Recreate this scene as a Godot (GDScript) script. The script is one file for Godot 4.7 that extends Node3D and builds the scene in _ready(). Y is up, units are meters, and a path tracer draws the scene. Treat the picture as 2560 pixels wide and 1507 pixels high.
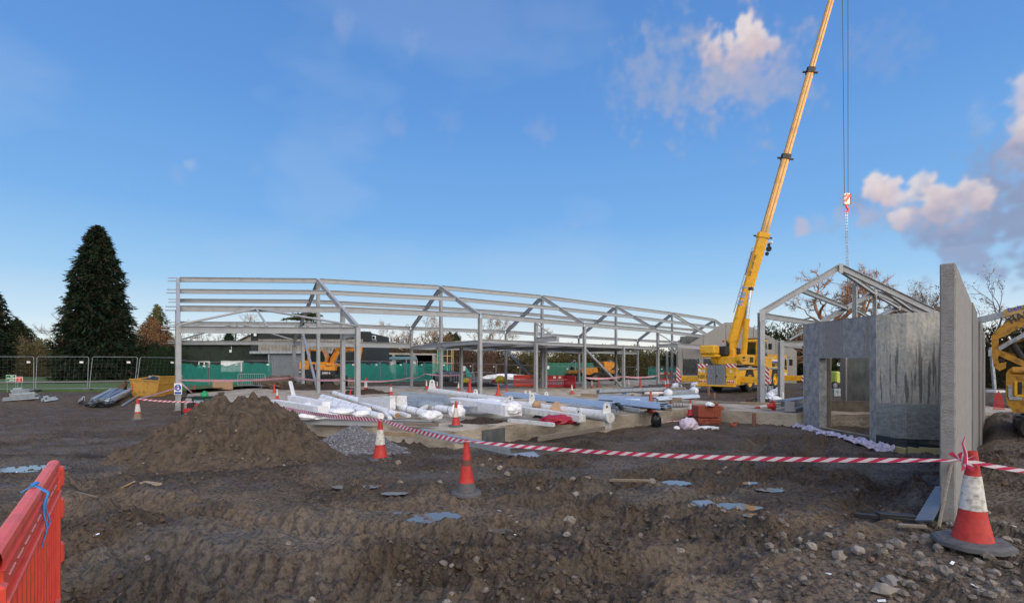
extends Node3D
# A building site in late afternoon shade: steel frames, mobile crane, precast walls, churned mud.
# World: x right, y up, the view looks along -z; "depth" below always means -z in metres.

const F := 1280.0
const HOR := 915.0
const EYE := 1.6
var rng := RandomNumberGenerator.new()
var M := {}
var taken := {}
var nA := FastNoiseLite.new()
var nB := FastNoiseLite.new()
var nC := FastNoiseLite.new()
var nM := FastNoiseLite.new()
var nD := FastNoiseLite.new()
var slab_poly := PackedVector2Array()
var puddles := []


# ---------------------------------------------------------------- mesh builder
class MB:
	var v := PackedVector3Array()
	var n := PackedVector3Array()
	var t := PackedVector2Array()
	var c := PackedColorArray()
	var col := Color.WHITE
	var use_col := false

	func vert(p: Vector3, nn: Vector3, uv: Vector2) -> void:
		v.append(p); n.append(nn); t.append(uv)
		if use_col: c.append(col)

	func qs(a: Vector3, b: Vector3, cc: Vector3, d: Vector3, na: Vector3, nb: Vector3, nc: Vector3, nd: Vector3, ua := Vector2(0, 1), ub := Vector2(1, 1), uc := Vector2(1, 0), ud := Vector2(0, 0)) -> void:
		vert(a, na, ua); vert(cc, nc, uc); vert(b, nb, ub)
		vert(a, na, ua); vert(d, nd, ud); vert(cc, nc, uc)

	# flat quad, a b c d counter-clockwise seen from outside
	func q(a: Vector3, b: Vector3, cc: Vector3, d: Vector3, ua := Vector2(0, 1), ub := Vector2(1, 1), uc := Vector2(1, 0), ud := Vector2(0, 0)) -> void:
		var nn := (b - a).cross(cc - a)
		if nn.length_squared() < 1e-14: nn = (cc - a).cross(d - a)
		nn = nn.normalized()
		qs(a, b, cc, d, nn, nn, nn, nn, ua, ub, uc, ud)

	func tri(a: Vector3, b: Vector3, cc: Vector3) -> void:
		var nn := (b - a).cross(cc - a).normalized()
		vert(a, nn, Vector2(0, 1)); vert(cc, nn, Vector2(.5, 0)); vert(b, nn, Vector2(1, 1))

	func tri_out(a: Vector3, b: Vector3, cc: Vector3, out: Vector3) -> void:
		if (b - a).cross(cc - a).dot(out) < 0: tri(a, cc, b)
		else: tri(a, b, cc)

	func q_out(a: Vector3, b: Vector3, cc: Vector3, d: Vector3, out: Vector3) -> void:
		if (b - a).cross(cc - a).dot(out) < 0: q(a, d, cc, b)
		else: q(a, b, cc, d)

	# box with optional chamfer r; s = full size
	func box(xf: Transform3D, s: Vector3, r := 0.0) -> void:
		var h := s * .5
		var e := Vector3(h.x - r, h.y - r, h.z - r)
		for i in 3:
			var j := (i + 1) % 3
			var k := (i + 2) % 3
			for sg in [-1.0, 1.0]:
				var o := Vector3.ZERO; o[i] = sg * h[i]
				var pj := Vector3.ZERO; pj[j] = e[j]
				var pk := Vector3.ZERO; pk[k] = e[k]
				var out := Vector3.ZERO; out[i] = sg
				if sg > 0: q(xf * (o - pj - pk), xf * (o + pj - pk), xf * (o + pj + pk), xf * (o - pj + pk))
				else: q(xf * (o + pj - pk), xf * (o - pj - pk), xf * (o - pj + pk), xf * (o + pj + pk))
		if r <= 0: return
		for i in 3:
			var j := (i + 1) % 3
			var k := (i + 2) % 3
			for sj in [-1.0, 1.0]:
				for sk in [-1.0, 1.0]:
					var a := Vector3.ZERO; a[j] = sj * h[j]; a[k] = sk * e[k]
					var b := Vector3.ZERO; b[j] = sj * e[j]; b[k] = sk * h[k]
					var l := Vector3.ZERO; l[i] = e[i]
					var out := Vector3.ZERO; out[j] = sj; out[k] = sk
					q_out(xf * (a - l), xf * (a + l), xf * (b + l), xf * (b - l), xf.basis * out)
		for sx in [-1.0, 1.0]:
			for sy in [-1.0, 1.0]:
				for sz in [-1.0, 1.0]:
					tri_out(xf * Vector3(sx * h.x, sy * e.y, sz * e.z), xf * Vector3(sx * e.x, sy * h.y, sz * e.z), xf * Vector3(sx * e.x, sy * e.y, sz * h.z), xf.basis * Vector3(sx, sy, sz))

	func bx(x: float, y: float, z: float, sx: float, sy: float, sz: float, r := 0.0) -> void:
		box(Transform3D(Basis(), Vector3(x, y, z)), Vector3(sx, sy, sz), r)

	static func along(a: Vector3, b: Vector3, up := Vector3.UP) -> Transform3D:
		var f := (b - a).normalized()
		if absf(f.dot(up)) > .98: up = Vector3(0, 0, 1) if absf(f.z) < .9 else Vector3(1, 0, 0)
		var s := f.cross(up).normalized()
		var u := s.cross(f).normalized()
		return Transform3D(Basis(f, u, s), (a + b) * .5)

	# bar from a to b, w across, h along up
	func bar(a: Vector3, b: Vector3, w: float, h: float, up := Vector3.UP, r := 0.0) -> void:
		box(along(a, b, up), Vector3(a.distance_to(b), h, w), r)

	# I section: depth h along up, flange width w
	func ib(a: Vector3, b: Vector3, w: float, h: float, up := Vector3.UP, tf := .016, tw := .012) -> void:
		var x := along(a, b, up)
		var l := a.distance_to(b)
		box(x * Transform3D(Basis(), Vector3(0, h * .5 - tf * .5, 0)), Vector3(l, tf, w))
		box(x * Transform3D(Basis(), Vector3(0, -h * .5 + tf * .5, 0)), Vector3(l, tf, w))
		box(x, Vector3(l, h - 2 * tf, tw))

	# C section: open side towards +side
	func ch(a: Vector3, b: Vector3, w: float, h: float, up := Vector3.UP, th := .006) -> void:
		var x := along(a, b, up)
		var l := a.distance_to(b)
		box(x * Transform3D(Basis(), Vector3(0, h * .5 - th * .5, 0)), Vector3(l, th, w))
		box(x * Transform3D(Basis(), Vector3(0, -h * .5 + th * .5, 0)), Vector3(l, th, w))
		box(x * Transform3D(Basis(), Vector3(0, 0, w * .5 - th * .5)), Vector3(l, h - 2 * th, th))

	func tube(p: Array, rad, sides := 8, caps := true) -> void:
		var rings := []
		var ns := []
		var up := Vector3.UP
		for i in p.size():
			var f: Vector3 = (p[mini(i + 1, p.size() - 1)] - p[maxi(i - 1, 0)]).normalized()
			if absf(f.dot(up)) > .98: up = Vector3(1, 0, 0)
			var s := f.cross(up).normalized()
			var u := s.cross(f).normalized()
			up = u
			var r: float = rad[i] if rad is Array else rad
			var ring := PackedVector3Array()
			var rn := PackedVector3Array()
			for k in sides + 1:
				var a := TAU * k / sides
				var d := s * cos(a) + u * sin(a)
				ring.append(p[i] + d * r); rn.append(d)
			rings.append(ring); ns.append(rn)
		var len_ := 0.0
		for i in p.size() - 1:
			var l2: float = len_ + p[i].distance_to(p[i + 1])
			for k in sides:
				var u0 := float(k) / sides
				var u1 := float(k + 1) / sides
				qs(rings[i][k + 1], rings[i][k], rings[i + 1][k], rings[i + 1][k + 1], ns[i][k + 1], ns[i][k], ns[i + 1][k], ns[i + 1][k + 1], Vector2(u1, len_), Vector2(u0, len_), Vector2(u0, l2), Vector2(u1, l2))
			len_ = l2
		if caps:
			for e in [0, p.size() - 1]:
				var f: Vector3 = (p[1] - p[0]) if e == 0 else (p[-1] - p[-2])
				for k in sides:
					tri_out(p[e], rings[e][k], rings[e][k + 1], -f if e == 0 else f)

	# profile of Vector2(radius, height) turned about y; each step keeps its own crease
	func lathe(prof: Array, sides := 20, xf := Transform3D()) -> void:
		for i in prof.size() - 1:
			var a: Vector2 = prof[i]
			var b: Vector2 = prof[i + 1]
			var sl := Vector2(b.y - a.y, a.x - b.x).normalized()
			for k in sides:
				var t0 := TAU * k / sides
				var t1 := TAU * (k + 1) / sides
				var d0 := Vector3(cos(t0), 0, -sin(t0))
				var d1 := Vector3(cos(t1), 0, -sin(t1))
				var n0 := (xf.basis * (d0 * sl.x + Vector3.UP * sl.y)).normalized()
				var n1 := (xf.basis * (d1 * sl.x + Vector3.UP * sl.y)).normalized()
				var u0 := float(k) / sides
				var u1 := float(k + 1) / sides
				qs(xf * (d0 * a.x + Vector3.UP * a.y), xf * (d1 * a.x + Vector3.UP * a.y), xf * (d1 * b.x + Vector3.UP * b.y), xf * (d0 * b.x + Vector3.UP * b.y), n0, n1, n1, n0, Vector2(u0, a.y), Vector2(u1, a.y), Vector2(u1, b.y), Vector2(u0, b.y))

	# noisy ellipsoid (stones, bags, sheets over things); flat = lower clamp
	func blob(xf: Transform3D, seg: int, noise: FastNoiseLite, amp: float, freq: float, smooth := true, seedv := 0.0, floor_ := -2.0) -> void:
		var rows := seg / 2 + 1
		var ps := []
		for i in rows + 1:
			var th := PI * i / rows
			var row := PackedVector3Array()
			for k in seg + 1:
				var ph := TAU * (k % seg) / seg
				var d := Vector3(sin(th) * cos(ph), cos(th), sin(th) * sin(ph))
				var q_ := d * freq + Vector3(seedv, seedv * .7, -seedv)
				var r := 1.0 + amp * noise.get_noise_3d(q_.x * 100, q_.y * 100, q_.z * 100)
				var pp := d * r
				pp.y = maxf(pp.y, floor_)
				row.append(xf * pp)
			ps.append(row)
		var cen := xf.origin
		for i in rows:
			for k in seg:
				var a: Vector3 = ps[i][k]
				var b: Vector3 = ps[i + 1][k]
				var c_: Vector3 = ps[i + 1][k + 1]
				var d_: Vector3 = ps[i][k + 1]
				if smooth:
					qs(a, d_, c_, b, nrm(ps, i, k, seg, rows), nrm(ps, i, k + 1, seg, rows), nrm(ps, i + 1, k + 1, seg, rows), nrm(ps, i + 1, k, seg, rows))
				else:
					if i > 0: tri_out(a, b, d_, (a - cen))
					if i < rows - 1: tri_out(d_, b, c_, (c_ - cen))

	func nrm(ps: Array, i: int, k: int, seg: int, rows: int) -> Vector3:
		var kk := k % seg
		var l: Vector3 = ps[i][(kk + seg - 1) % seg]
		var r: Vector3 = ps[i][(kk + 1) % seg]
		var u: Vector3 = ps[maxi(i - 1, 0)][kk]
		var d: Vector3 = ps[mini(i + 1, rows)][kk]
		if i == 0: return (ps[0][0] - ps[1][0]).lerp(ps[0][0] - ps[1][seg / 2], .5).normalized()
		if i == rows: return (ps[rows][0] - ps[rows - 1][0]).lerp(ps[rows][0] - ps[rows - 1][seg / 2], .5).normalized()
		return (r - l).cross(d - u).normalized() * -1.0 if (r - l).cross(d - u).dot(ps[i][kk] - (ps[0][0] + ps[rows][0]) * .5) < 0 else (r - l).cross(d - u).normalized()

	func mesh() -> ArrayMesh:
		var arr := []
		arr.resize(Mesh.ARRAY_MAX)
		arr[Mesh.ARRAY_VERTEX] = v
		arr[Mesh.ARRAY_NORMAL] = n
		arr[Mesh.ARRAY_TEX_UV] = t
		if use_col: arr[Mesh.ARRAY_COLOR] = c
		var m := ArrayMesh.new()
		m.add_surface_from_arrays(Mesh.PRIMITIVE_TRIANGLES, arr)
		return m


# ---------------------------------------------------------------- nodes
func numbered(nm: String) -> String:
	if not taken.has(nm):
		taken[nm] = 0
		return nm
	taken[nm] += 1
	return "%s_%03d" % [nm, taken[nm]]

func tag(o: Node, label: String, cat := "", group := "", kind := "") -> Node:
	if label: o.set_meta("label", label)
	if cat: o.set_meta("category", cat)
	if group: o.set_meta("group", group)
	if kind: o.set_meta("kind", kind)
	return o

func thing(nm: String, label: String, cat: String, at := Vector3.ZERO, basis_ := Basis(), group := "") -> Node3D:
	var o := Node3D.new()
	o.name = numbered(nm)
	o.transform = Transform3D(basis_, at)
	add_child(o)
	tag(o, label, cat, group)
	return o

func part(nm: String, mb, mat: Material, parent: Node, label := "", kind := "") -> MeshInstance3D:
	var o := MeshInstance3D.new()
	o.name = numbered(nm) if parent == self else nm
	o.mesh = mb.mesh() if mb is MB else mb
	o.material_override = mat
	parent.add_child(o, true)
	if label: o.set_meta("label", label)
	if kind: o.set_meta("kind", kind)
	return o

func solo(nm: String, mb, mat: Material, label: String, cat: String, group := "", kind := "") -> MeshInstance3D:
	var o := part(nm, mb, mat, self)
	tag(o, label, cat, group, kind)
	return o

func struct(nm: String, mb, mat: Material, parent: Node = self) -> MeshInstance3D:
	var o := part(nm, mb, mat, parent)
	o.set_meta("kind", "structure")
	return o

func copy(o: Node3D, at: Vector3, basis_: Basis, label := "", group := "") -> Node3D:
	var c: Node3D = o.duplicate()
	var base := String(o.name)
	var rx := RegEx.create_from_string("_\\d\\d\\d$")
	c.name = numbered(rx.sub(base, ""))
	c.transform = Transform3D(basis_, at)
	add_child(c)
	if label: c.set_meta("label", label)
	if group: c.set_meta("group", group)
	return c

func words(txt: String, size: float, mat: Material, parent: Node, xf: Transform3D, nm := "lettering", depth := .006) -> MeshInstance3D:
	var tm := TextMesh.new()
	var f := SystemFont.new()
	f.font_names = PackedStringArray(["Droid Sans"])
	f.font_weight = 700
	tm.font = f
	tm.text = txt
	tm.font_size = 32
	tm.pixel_size = size / 24.0
	tm.depth = depth
	tm.horizontal_alignment = HORIZONTAL_ALIGNMENT_CENTER
	tm.vertical_alignment = VERTICAL_ALIGNMENT_CENTER
	var o := MeshInstance3D.new()
	o.name = nm
	o.mesh = tm
	o.material_override = mat
	o.transform = xf
	parent.add_child(o, true)
	return o


# ---------------------------------------------------------------- measuring
func W(X: float, Y: float, d: float) -> Vector3:      # a measured sight line and its depth, as a point
	return Vector3((X - 1280.0) / F * d, EYE - (Y - HOR) / F * d, -d)

func pl(t: float, p: Array) -> float:
	if t <= p[0][0]: return p[0][1]
	for i in p.size() - 1:
		if t < p[i + 1][0]:
			var u: float = (t - p[i][0]) / (p[i + 1][0] - p[i][0])
			u = u * u * (3 - 2 * u)
			return lerpf(p[i][1], p[i + 1][1], u)
	return p[-1][1]

const HZ := [[4.5, 0.0], [7.0, -.12], [10.0, -.27], [14.0, -.62], [20.0, -.6]]

func bh(x: float, d: float) -> float:                 # ground level without its clods
	var h := pl(d, HZ)
	if d > 18.0:
		var k := smoothstep(-6.0, 6.0, x)
		var a := lerpf(26.0, 20.5, k)
		var b := lerpf(33.0, 24.0, k)
		h = lerpf(h, lerpf(.0, -.12, k), smoothstep(a, b, d))
		if d > 26.0: h = lerpf(h, lerpf(0.0, -.02, k), smoothstep(26.0, 32.0, d))
		if d > 40.0: h -= .5 * smoothstep(-15.0, 12.0, x) * smoothstep(45.0, 75.0, d)
	var s := (x - 4.66) * .727 - (d - 5.37) * .69         # to the right of the long wall
	if s > -.4 and d > 4.0:
		var up := lerpf(0.0, -.04, smoothstep(6.0, 12.0, d)) + .35 * smoothstep(.6, 2.6, s) * smoothstep(6.5, 9.0, d) * (1.0 - smoothstep(16.0, 20.0, d))
		h = lerpf(h, up, smoothstep(-.35, .35, s))
	var q := Vector2(x - 11.3, d - 13.5).length()
	if q < 2.4: h -= .34 * (1.0 - smoothstep(.5, 2.4, q))
	return h

var ruts := []

func add_rut(X0: float, Y0: float, X1: float, Y1: float, bow: float, deep: float) -> void:
	var p := G(X0, Y0)
	var q := G(X1, Y1)
	var a := Vector2(p.x, -p.z)
	var b := Vector2(q.x, -q.z)
	var l := a.distance_to(b)
	var R := l * l / (8.0 * bow)
	var n := (b - a).normalized().orthogonal()
	if n.y < 0: n = -n
	var c := (a + b) * .5 + n * sqrt(R * R - l * l * .25)
	var a0 := (a - c).angle()
	var a1 := (b - c).angle()
	ruts.append([c.x, c.y, R, minf(a0, a1), maxf(a0, a1), deep])

func arc_rut(x: float, d: float, u: Array, n: float) -> float:
	var dx: float = x - u[0]
	var dd: float = d - u[1]
	var R: float = u[2]
	var r := sqrt(dx * dx + dd * dd) - R + n * .05
	if absf(r) > .7: return 0.0
	var an := atan2(dd, dx)
	var k := .5 / R
	var e := smoothstep(u[3] - k, u[3] + k, an) * (1.0 - smoothstep(u[4] - k, u[4] + k, an))
	if e <= 0: return 0.0
	var tr := -.11 * exp(-pow(r / .24, 4)) + .05 * exp(-pow((absf(r) - .37) / .11, 2)) * (.7 + 1.6 * n)
	if absf(r) < .25: tr += .026 * sin(an * R * 36.0 + absf(r) * 16.0)
	return tr * e * u[5]

func fh(x: float, d: float) -> float:                 # ground level with clods, ruts and puddle hollows
	var h := bh(x, d)
	var a := nA.get_noise_2d(x, d)
	var m := smoothstep(-.18, .22, nM.get_noise_2d(x, d))
	if d < 14.0: m *= lerpf(.38, 1.0, smoothstep(-1.6, .3, x + .5 * a)) + .7 * exp(-(pow(x + 2.3, 2) + pow(d - 3.6, 2)) * .9)
	var b := nB.get_noise_2d(x, d)
	var c := nC.get_noise_2d(x, d)
	var far := 1.0 - .45 * smoothstep(14.0, 34.0, d)
	var k := 1.0 + clampf(nD.get_noise_2d(x, d), -1.0, 1.0)      # 0 in the middle of a clod
	var k2 := 1.0 + clampf(nD.get_noise_2d(x * 2.6 + 7.0, d * 2.6), -1.0, 1.0)
	h += far * (a * .10 - .035 * m + lerpf(.36, 1.0, m) * (b * .10 + (.10 * maxf(b, 0.0)) * (.6 + c) + c * .028 + (.075 * (.45 - k) + .024 * (.45 - k2)) * (.45 + maxf(.0, b + .4))))
	if d < 16.0:
		for u in ruts: h += arc_rut(x, d, u, b)
		for p in puddles:
			var dx: float = (x - p[0]) / p[2]
			if absf(dx) > 2.2: continue
			var dz: float = (d - p[1]) / p[3]
			if absf(dz) > 2.2: continue
			var w := exp(-(dx * dx + dz * dz) * .7)
			h = lerpf(h, p[4] - .028 + (b * .035 + c * .06), minf(1.0, w * 1.5))
	return h

func sh(x: float, d: float) -> float:                 # what one stands on there
	if d > 12.0 and d < 72.0 and Geometry2D.is_point_in_polygon(Vector2(x, d), slab_poly): return -.15
	return bh(x, d)

func G(X: float, Y: float) -> Vector3:                # where that sight line meets the ground
	var d := 1.7 * F / (Y - HOR)
	for i in 14:
		var h := sh((X - 1280.0) / F * d, d)
		d = lerpf(d, (EYE - h) * F / (Y - HOR), .6)
	var x := (X - 1280.0) / F * d
	return Vector3(x, sh(x, d), -d)


# ---------------------------------------------------------------- materials
func lin(r: float, g: float, b: float) -> Color:
	return Color(r, g, b).linear_to_srgb()

func mat(nm: String, c: Color, rough := .8, metal := 0.0) -> StandardMaterial3D:
	var m := StandardMaterial3D.new()
	m.resource_name = nm
	m.albedo_color = c
	m.roughness = rough
	m.metallic = metal
	M[nm] = m
	return m

func noise(seed_: int, freq: float, oct := 4, type := FastNoiseLite.TYPE_SIMPLEX_SMOOTH, frac := FastNoiseLite.FRACTAL_FBM) -> FastNoiseLite:
	var n := FastNoiseLite.new()
	n.seed = seed_
	n.frequency = freq
	n.noise_type = type
	n.fractal_type = frac
	n.fractal_octaves = oct
	return n

func tex(seed_: int, freq: float, ramp: Array, oct := 5, size := 512, type := FastNoiseLite.TYPE_SIMPLEX_SMOOTH, frac := FastNoiseLite.FRACTAL_FBM) -> NoiseTexture2D:
	var t := NoiseTexture2D.new()
	t.width = size; t.height = size
	t.seamless = true
	t.noise = noise(seed_, freq, oct, type, frac)
	var g := Gradient.new()
	var offs := PackedFloat32Array()
	var cols := PackedColorArray()
	for r in ramp:
		offs.append(r[0]); cols.append(r[1])
	g.offsets = offs; g.colors = cols
	t.color_ramp = g
	return t

func ntex(seed_: int, freq: float, strength: float, oct := 5, size := 512) -> NoiseTexture2D:
	var t := NoiseTexture2D.new()
	t.width = size; t.height = size
	t.seamless = true
	t.noise = noise(seed_, freq, oct)
	t.as_normal_map = true
	t.bump_strength = strength
	return t

func gray(v: float) -> Color:
	return Color(v, v, v)

func tri(m: StandardMaterial3D, s: float, world := true) -> StandardMaterial3D:
	m.uv1_triplanar = true
	m.uv1_world_triplanar = world
	m.uv1_scale = Vector3(s, s, s)
	return m

func dirt(nm: String, c: Color, seed_: int, s := .6, rough := .6, lo := .62, hi := 1.05, metal := 0.0, world := false) -> StandardMaterial3D:
	# a paint or metal with faint weathering
	var m := mat(nm, c, rough, metal)
	m.albedo_texture = tex(seed_, .012, [[0.0, gray(lo)], [.38, gray(lerpf(lo, hi, .75))], [.6, gray(minf(hi, 1.0))], [1.0, gray(lerpf(lo, hi, .6))]], 6, 256)
	return tri(m, s, world)


const SUN_AZ := 24.0      # degrees to the right of straight behind the viewer
const SUN_EL := 3.6

func sun_dir() -> Vector3:
	var a := deg_to_rad(SUN_AZ)
	var e := deg_to_rad(SUN_EL)
	return Vector3(sin(a) * cos(e), sin(e), cos(a) * cos(e))

func _ready() -> void:
	rng.seed = 20177
	var cam := Camera3D.new()
	cam.name = "camera"
	add_child(cam)
	cam.position = Vector3(0, EYE, 0)
	cam.keep_aspect = Camera3D.KEEP_HEIGHT
	cam.set_frustum(.05 * 2 * 753.5 / F, Vector2(0, .05 * (HOR - 753.5) / F), .05, 3000.0)
	cam.current = true
	var we := WorldEnvironment.new()
	we.name = "environment"
	var env := Environment.new()
	env.background_mode = Environment.BG_SKY
	env.tonemap_mode = Environment.TONE_MAPPER_LINEAR
	env.tonemap_exposure = EXPO
	env.sdfgi_enabled = true
	env.ssao_enabled = true
	env.ssil_enabled = true
	env.sky = Sky.new()
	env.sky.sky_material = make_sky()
	we.environment = env
	add_child(we)
	var sun := DirectionalLight3D.new()
	sun.name = "sun"
	sun.light_color = Color(1.0, .80, .56)
	sun.light_energy = 1.5
	sun.light_angular_distance = .5
	sun.shadow_enabled = true
	add_child(sun)
	sun.look_at_from_position(sun_dir() * 50.0, Vector3.ZERO)

	nA = noise(11, .22, 3)
	nB = noise(12, 1.5, 5)
	nC = noise(13, 8.5, 4)
	nM = noise(14, .35, 3)
	nD = noise(15, 4.2, 2, FastNoiseLite.TYPE_CELLULAR)
	nD.cellular_return_type = FastNoiseLite.RETURN_DISTANCE
	nD.domain_warp_enabled = true
	nD.domain_warp_amplitude = .16
	nD.domain_warp_frequency = 3.0
	materials()
	layout_slab()
	puddles = []
	for p in [[892, 1212, .28, .12], [985, 1229, .15, .07], [1092, 1290, .25, .17], [965, 1276, .26, .07], [1252, 1291, .11, .09], [1255, 1321, .09, .07], [1692, 1203, .17, .13], [1927, 1220, .15, .10], [1833, 1262, .26, .14], [1916, 1284, .2, .08], [1885, 1205, .12, .09], [80, 1168, .5, .25]]:
		var g := G(p[0], p[1])
		puddles.append([g.x, -g.z, p[2] * 1.5, p[3] * 1.6, bh(g.x, -g.z) - .018])
	for u in [[230, 1185, 1330, 1345, .9, 1.1], [150, 1250, 1250, 1445, .8, 1.0], [110, 1345, 930, 1530, .5, .9], [1290, 1260, 1900, 1085, .8, 1.0], [1360, 1320, 2050, 1090, .8, 1.1], [1500, 1440, 2230, 1190, .5, .8], [700, 1180, 1230, 1262, .3, .8], [520, 1420, 1500, 1500, .3, .7]]: add_rut(u[0], u[1], u[2], u[3], u[4], u[5])
	build_ground()
	build_slab()
	build_mound()
	build_steel()
	build_gable()
	build_concrete()
	build_buildings()
	build_fences()
	build_trees()
	build_crane()
	build_machines()
	build_barriers_cones()
	build_pile()
	build_site_stuff()
	build_tapes()
	build_foreground()


const EXPO := 1.0

func sky_ramp(el: float, az: float) -> Color:
	# clear evening air, deeper blue overhead, paler low down, a cream band at the horizon
	var e := maxf(el, 0.0)
	var pts := [[0.0, .98, .93, .83], [2.2, .92, .93, .88], [4.5, .64, .79, .89], [8.5, .355, .615, .89], [15.0, .198, .445, .83], [25.0, .130, .332, .735], [36.0, .098, .258, .625], [55.0, .065, .19, .55], [90.0, .05, .15, .46]]
	var c := Vector3(pts[0][1], pts[0][2], pts[0][3])
	for i in pts.size() - 1:
		if e >= pts[i][0]:
			var u: float = clampf((e - pts[i][0]) / (pts[i + 1][0] - pts[i][0]), 0, 1)
			c = Vector3(pts[i][1], pts[i][2], pts[i][3]).lerp(Vector3(pts[i + 1][1], pts[i + 1][2], pts[i + 1][3]), u)
	return Color(c.x, c.y, c.z)

func make_sky() -> PanoramaSkyMaterial:
	var w := 2048
	var h := 1024
	var data := PackedFloat32Array()
	data.resize(w * h * 3)
	var s := sun_dir()
	var wisp := noise(71, 1.3, 5)
	var warp := noise(72, 3.0, 5)
	var caz := PackedFloat32Array(); caz.resize(w)
	var saz := PackedFloat32Array(); saz.resize(w)
	for x in w:
		var az := (x + .5) / w * TAU
		caz[x] = cos(az); saz[x] = sin(az)
	for y in h:
		var el := (.5 - (y + .5) / h) * PI
		var ce := cos(el)
		var se := sin(el)
		if el < -.03:
			for x in range(0, w):
				var i := (y * w + x) * 3
				data[i] = .055; data[i + 1] = .05; data[i + 2] = .042
			continue
		var base := sky_ramp(rad_to_deg(el), 0.0)
		var low := 1.0 - smoothstep(2.0, 9.0, rad_to_deg(el))
		for x in w:
			var r := base.r
			var g := base.g
			var b := base.b
			var dx := saz[x] * ce
			var dz := -caz[x] * ce
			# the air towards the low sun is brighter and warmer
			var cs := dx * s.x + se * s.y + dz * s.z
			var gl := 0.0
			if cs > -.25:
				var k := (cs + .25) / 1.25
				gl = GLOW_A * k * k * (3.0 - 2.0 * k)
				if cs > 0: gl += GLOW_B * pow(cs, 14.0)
			if low > 0.0 and caz[x] > 0:
				var left := smoothstep(-.35, -.8, saz[x])
				r *= 1.0 - .14 * low * left
				g *= 1.0 - .03 * low * left
				b *= 1.0 + .05 * low * left
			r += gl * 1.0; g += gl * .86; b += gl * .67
			# thin high veil
			if se > .02:
				var n := wisp.get_noise_3d(dx * 1.2 + 5, se * 2.6, dz * 1.2)
				if n > .12:
					var k := minf((n - .12) * .45, .10)
					r += (.62 + gl - r) * k; g += (.68 + gl - g) * k; b += (.80 + gl - b) * k
			var i := (y * w + x) * 3
			data[i] = r; data[i + 1] = g; data[i + 2] = b
	# cumulus: puffs [X, Y, r, alpha, softness, lit, shade]
	var W1 := Color(.80, .72, .71)
	var P1 := Color(.60, .50, .55)
	var S1 := Color(.36, .42, .60)
	var S2 := Color(.27, .34, .52)
	var pf := [
		[1690, 190, 135, .42, .9, S1, S1], [1860, 185, 150, .50, .9, P1, S1], [1600, 205, 105, .28, .9, S1, S1], [1965, 195, 95, .30, .95, S1, S1], [1760, 225, 130, .26, .95, S1, S1],
		[1840, 150, 105, .5, .85, P1, S1], [1790, 118, 34, .5, .7, W1, P1], [1905, 106, 32, .75, .5, W1, P1], [1822, 92, 34, .8, .45, W1, P1], [1860, 80, 36, .9, .4, W1, P1], [1886, 90, 32, .8, .45, W1, P1], [1850, 110, 50, .6, .7, W1, P1], [1936, 104, 18, .6, .5, W1, P1],
		[2215, 130, 95, .16, .95, S1, S1], [2290, 110, 70, .12, .95, S1, S1], [2130, 150, 70, .10, .95, S1, S1],
		[2590, 250, 100, .62, .6, W1, P1], [2575, 330, 70, .72, .55, W1, P1], [2500, 400, 110, .55, .9, S2, S2], [2560, 400, 90, .6, .8, P1, S2], [2440, 440, 80, .38, .95, S2, S2], [2470, 310, 60, .14, .9, W1, S1], [2600, 180, 70, .3, .8, W1, S1],
		[2330, 560, 120, .62, .8, S2, S2], [2450, 575, 150, .80, .75, S2, S2], [2560, 560, 170, .85, .75, S2, S2], [2240, 530, 70, .5, .85, P1, S2], [2540, 470, 95, .7, .8, S2, S2], [2150, 520, 70, .55, .85, S2, S2], [2680, 520, 200, .8, .8, S2, S2],
		[2160, 545, 50, .55, .75, P1, S1], [2105, 545, 38, .3, .85, P1, S1],
		[2190, 470, 44, .92, .4, W1, P1], [2225, 480, 40, .85, .45, W1, P1], [2300, 472, 42, .85, .5, W1, S1], [2262, 500, 40, .55, .7, W1, S1], [2345, 505, 55, .85, .5, W1, P1], [2285, 540, 42, .7, .6, P1, S1], [2420, 500, 60, .8, .5, W1, S1], [2462, 492, 34, .8, .4, W1, P1], [2390, 540, 80, .65, .75, P1, S2], [2250, 545, 36, .75, .5, W1, P1],
		[2005, 568, 24, .55, .6, P1, P1], [2045, 560, 34, .28, .9, P1, S1],
		[990, 308, 44, 0.10, .9, P1, P1], [1130, 315, 40, 0.08, .9, P1, P1], [1348, 330, 36, 0.14, .8, P1, P1], [860, 60, 30, 0.07, .9, W1, W1], [850, 95, 26, 0.05, .9, W1, W1], [1035, 110, 32, 0.07, .9, W1, W1], [476, 411, 20, 0.19, .7, W1, P1], [436, 440, 30, 0.08, .9, P1, P1], [1435, 562, 20, 0.10, .9, P1, P1], [640, 420, 24, 0.05, .9, P1, P1], [315, 470, 24, 0.05, .9, P1, P1],
		[-260, 330, 150, .4, .9, P1, S1], [-420, 300, 190, .6, .7, W1, S1], [2950, 300, 220, .8, .7, W1, S2], [3300, 420, 260, .8, .7, W1, S2],
	]
	for p in pf:
		puff(data, w, h, p, warp)
	# the same kind of clouds go on round the rest of the sky
	var r2 := RandomNumberGenerator.new()
	r2.seed = 5
	for i in 26:
		var az := r2.randf_range(64.0, 296.0)
		var el := r2.randf_range(5.0, 34.0)
		for k in 4:
			puff_at(data, w, h, az + r2.randf_range(-7, 7), el + r2.randf_range(-2, 2), r2.randf_range(2.5, 6.5), .5, W1 * 1.15, S1, warp)
	var im := Image.create_from_data(w, h, false, Image.FORMAT_RGBF, data.to_byte_array())
	var m := PanoramaSkyMaterial.new()
	m.panorama = ImageTexture.create_from_image(im)
	return m

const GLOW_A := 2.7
const GLOW_B := 3.0

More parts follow.
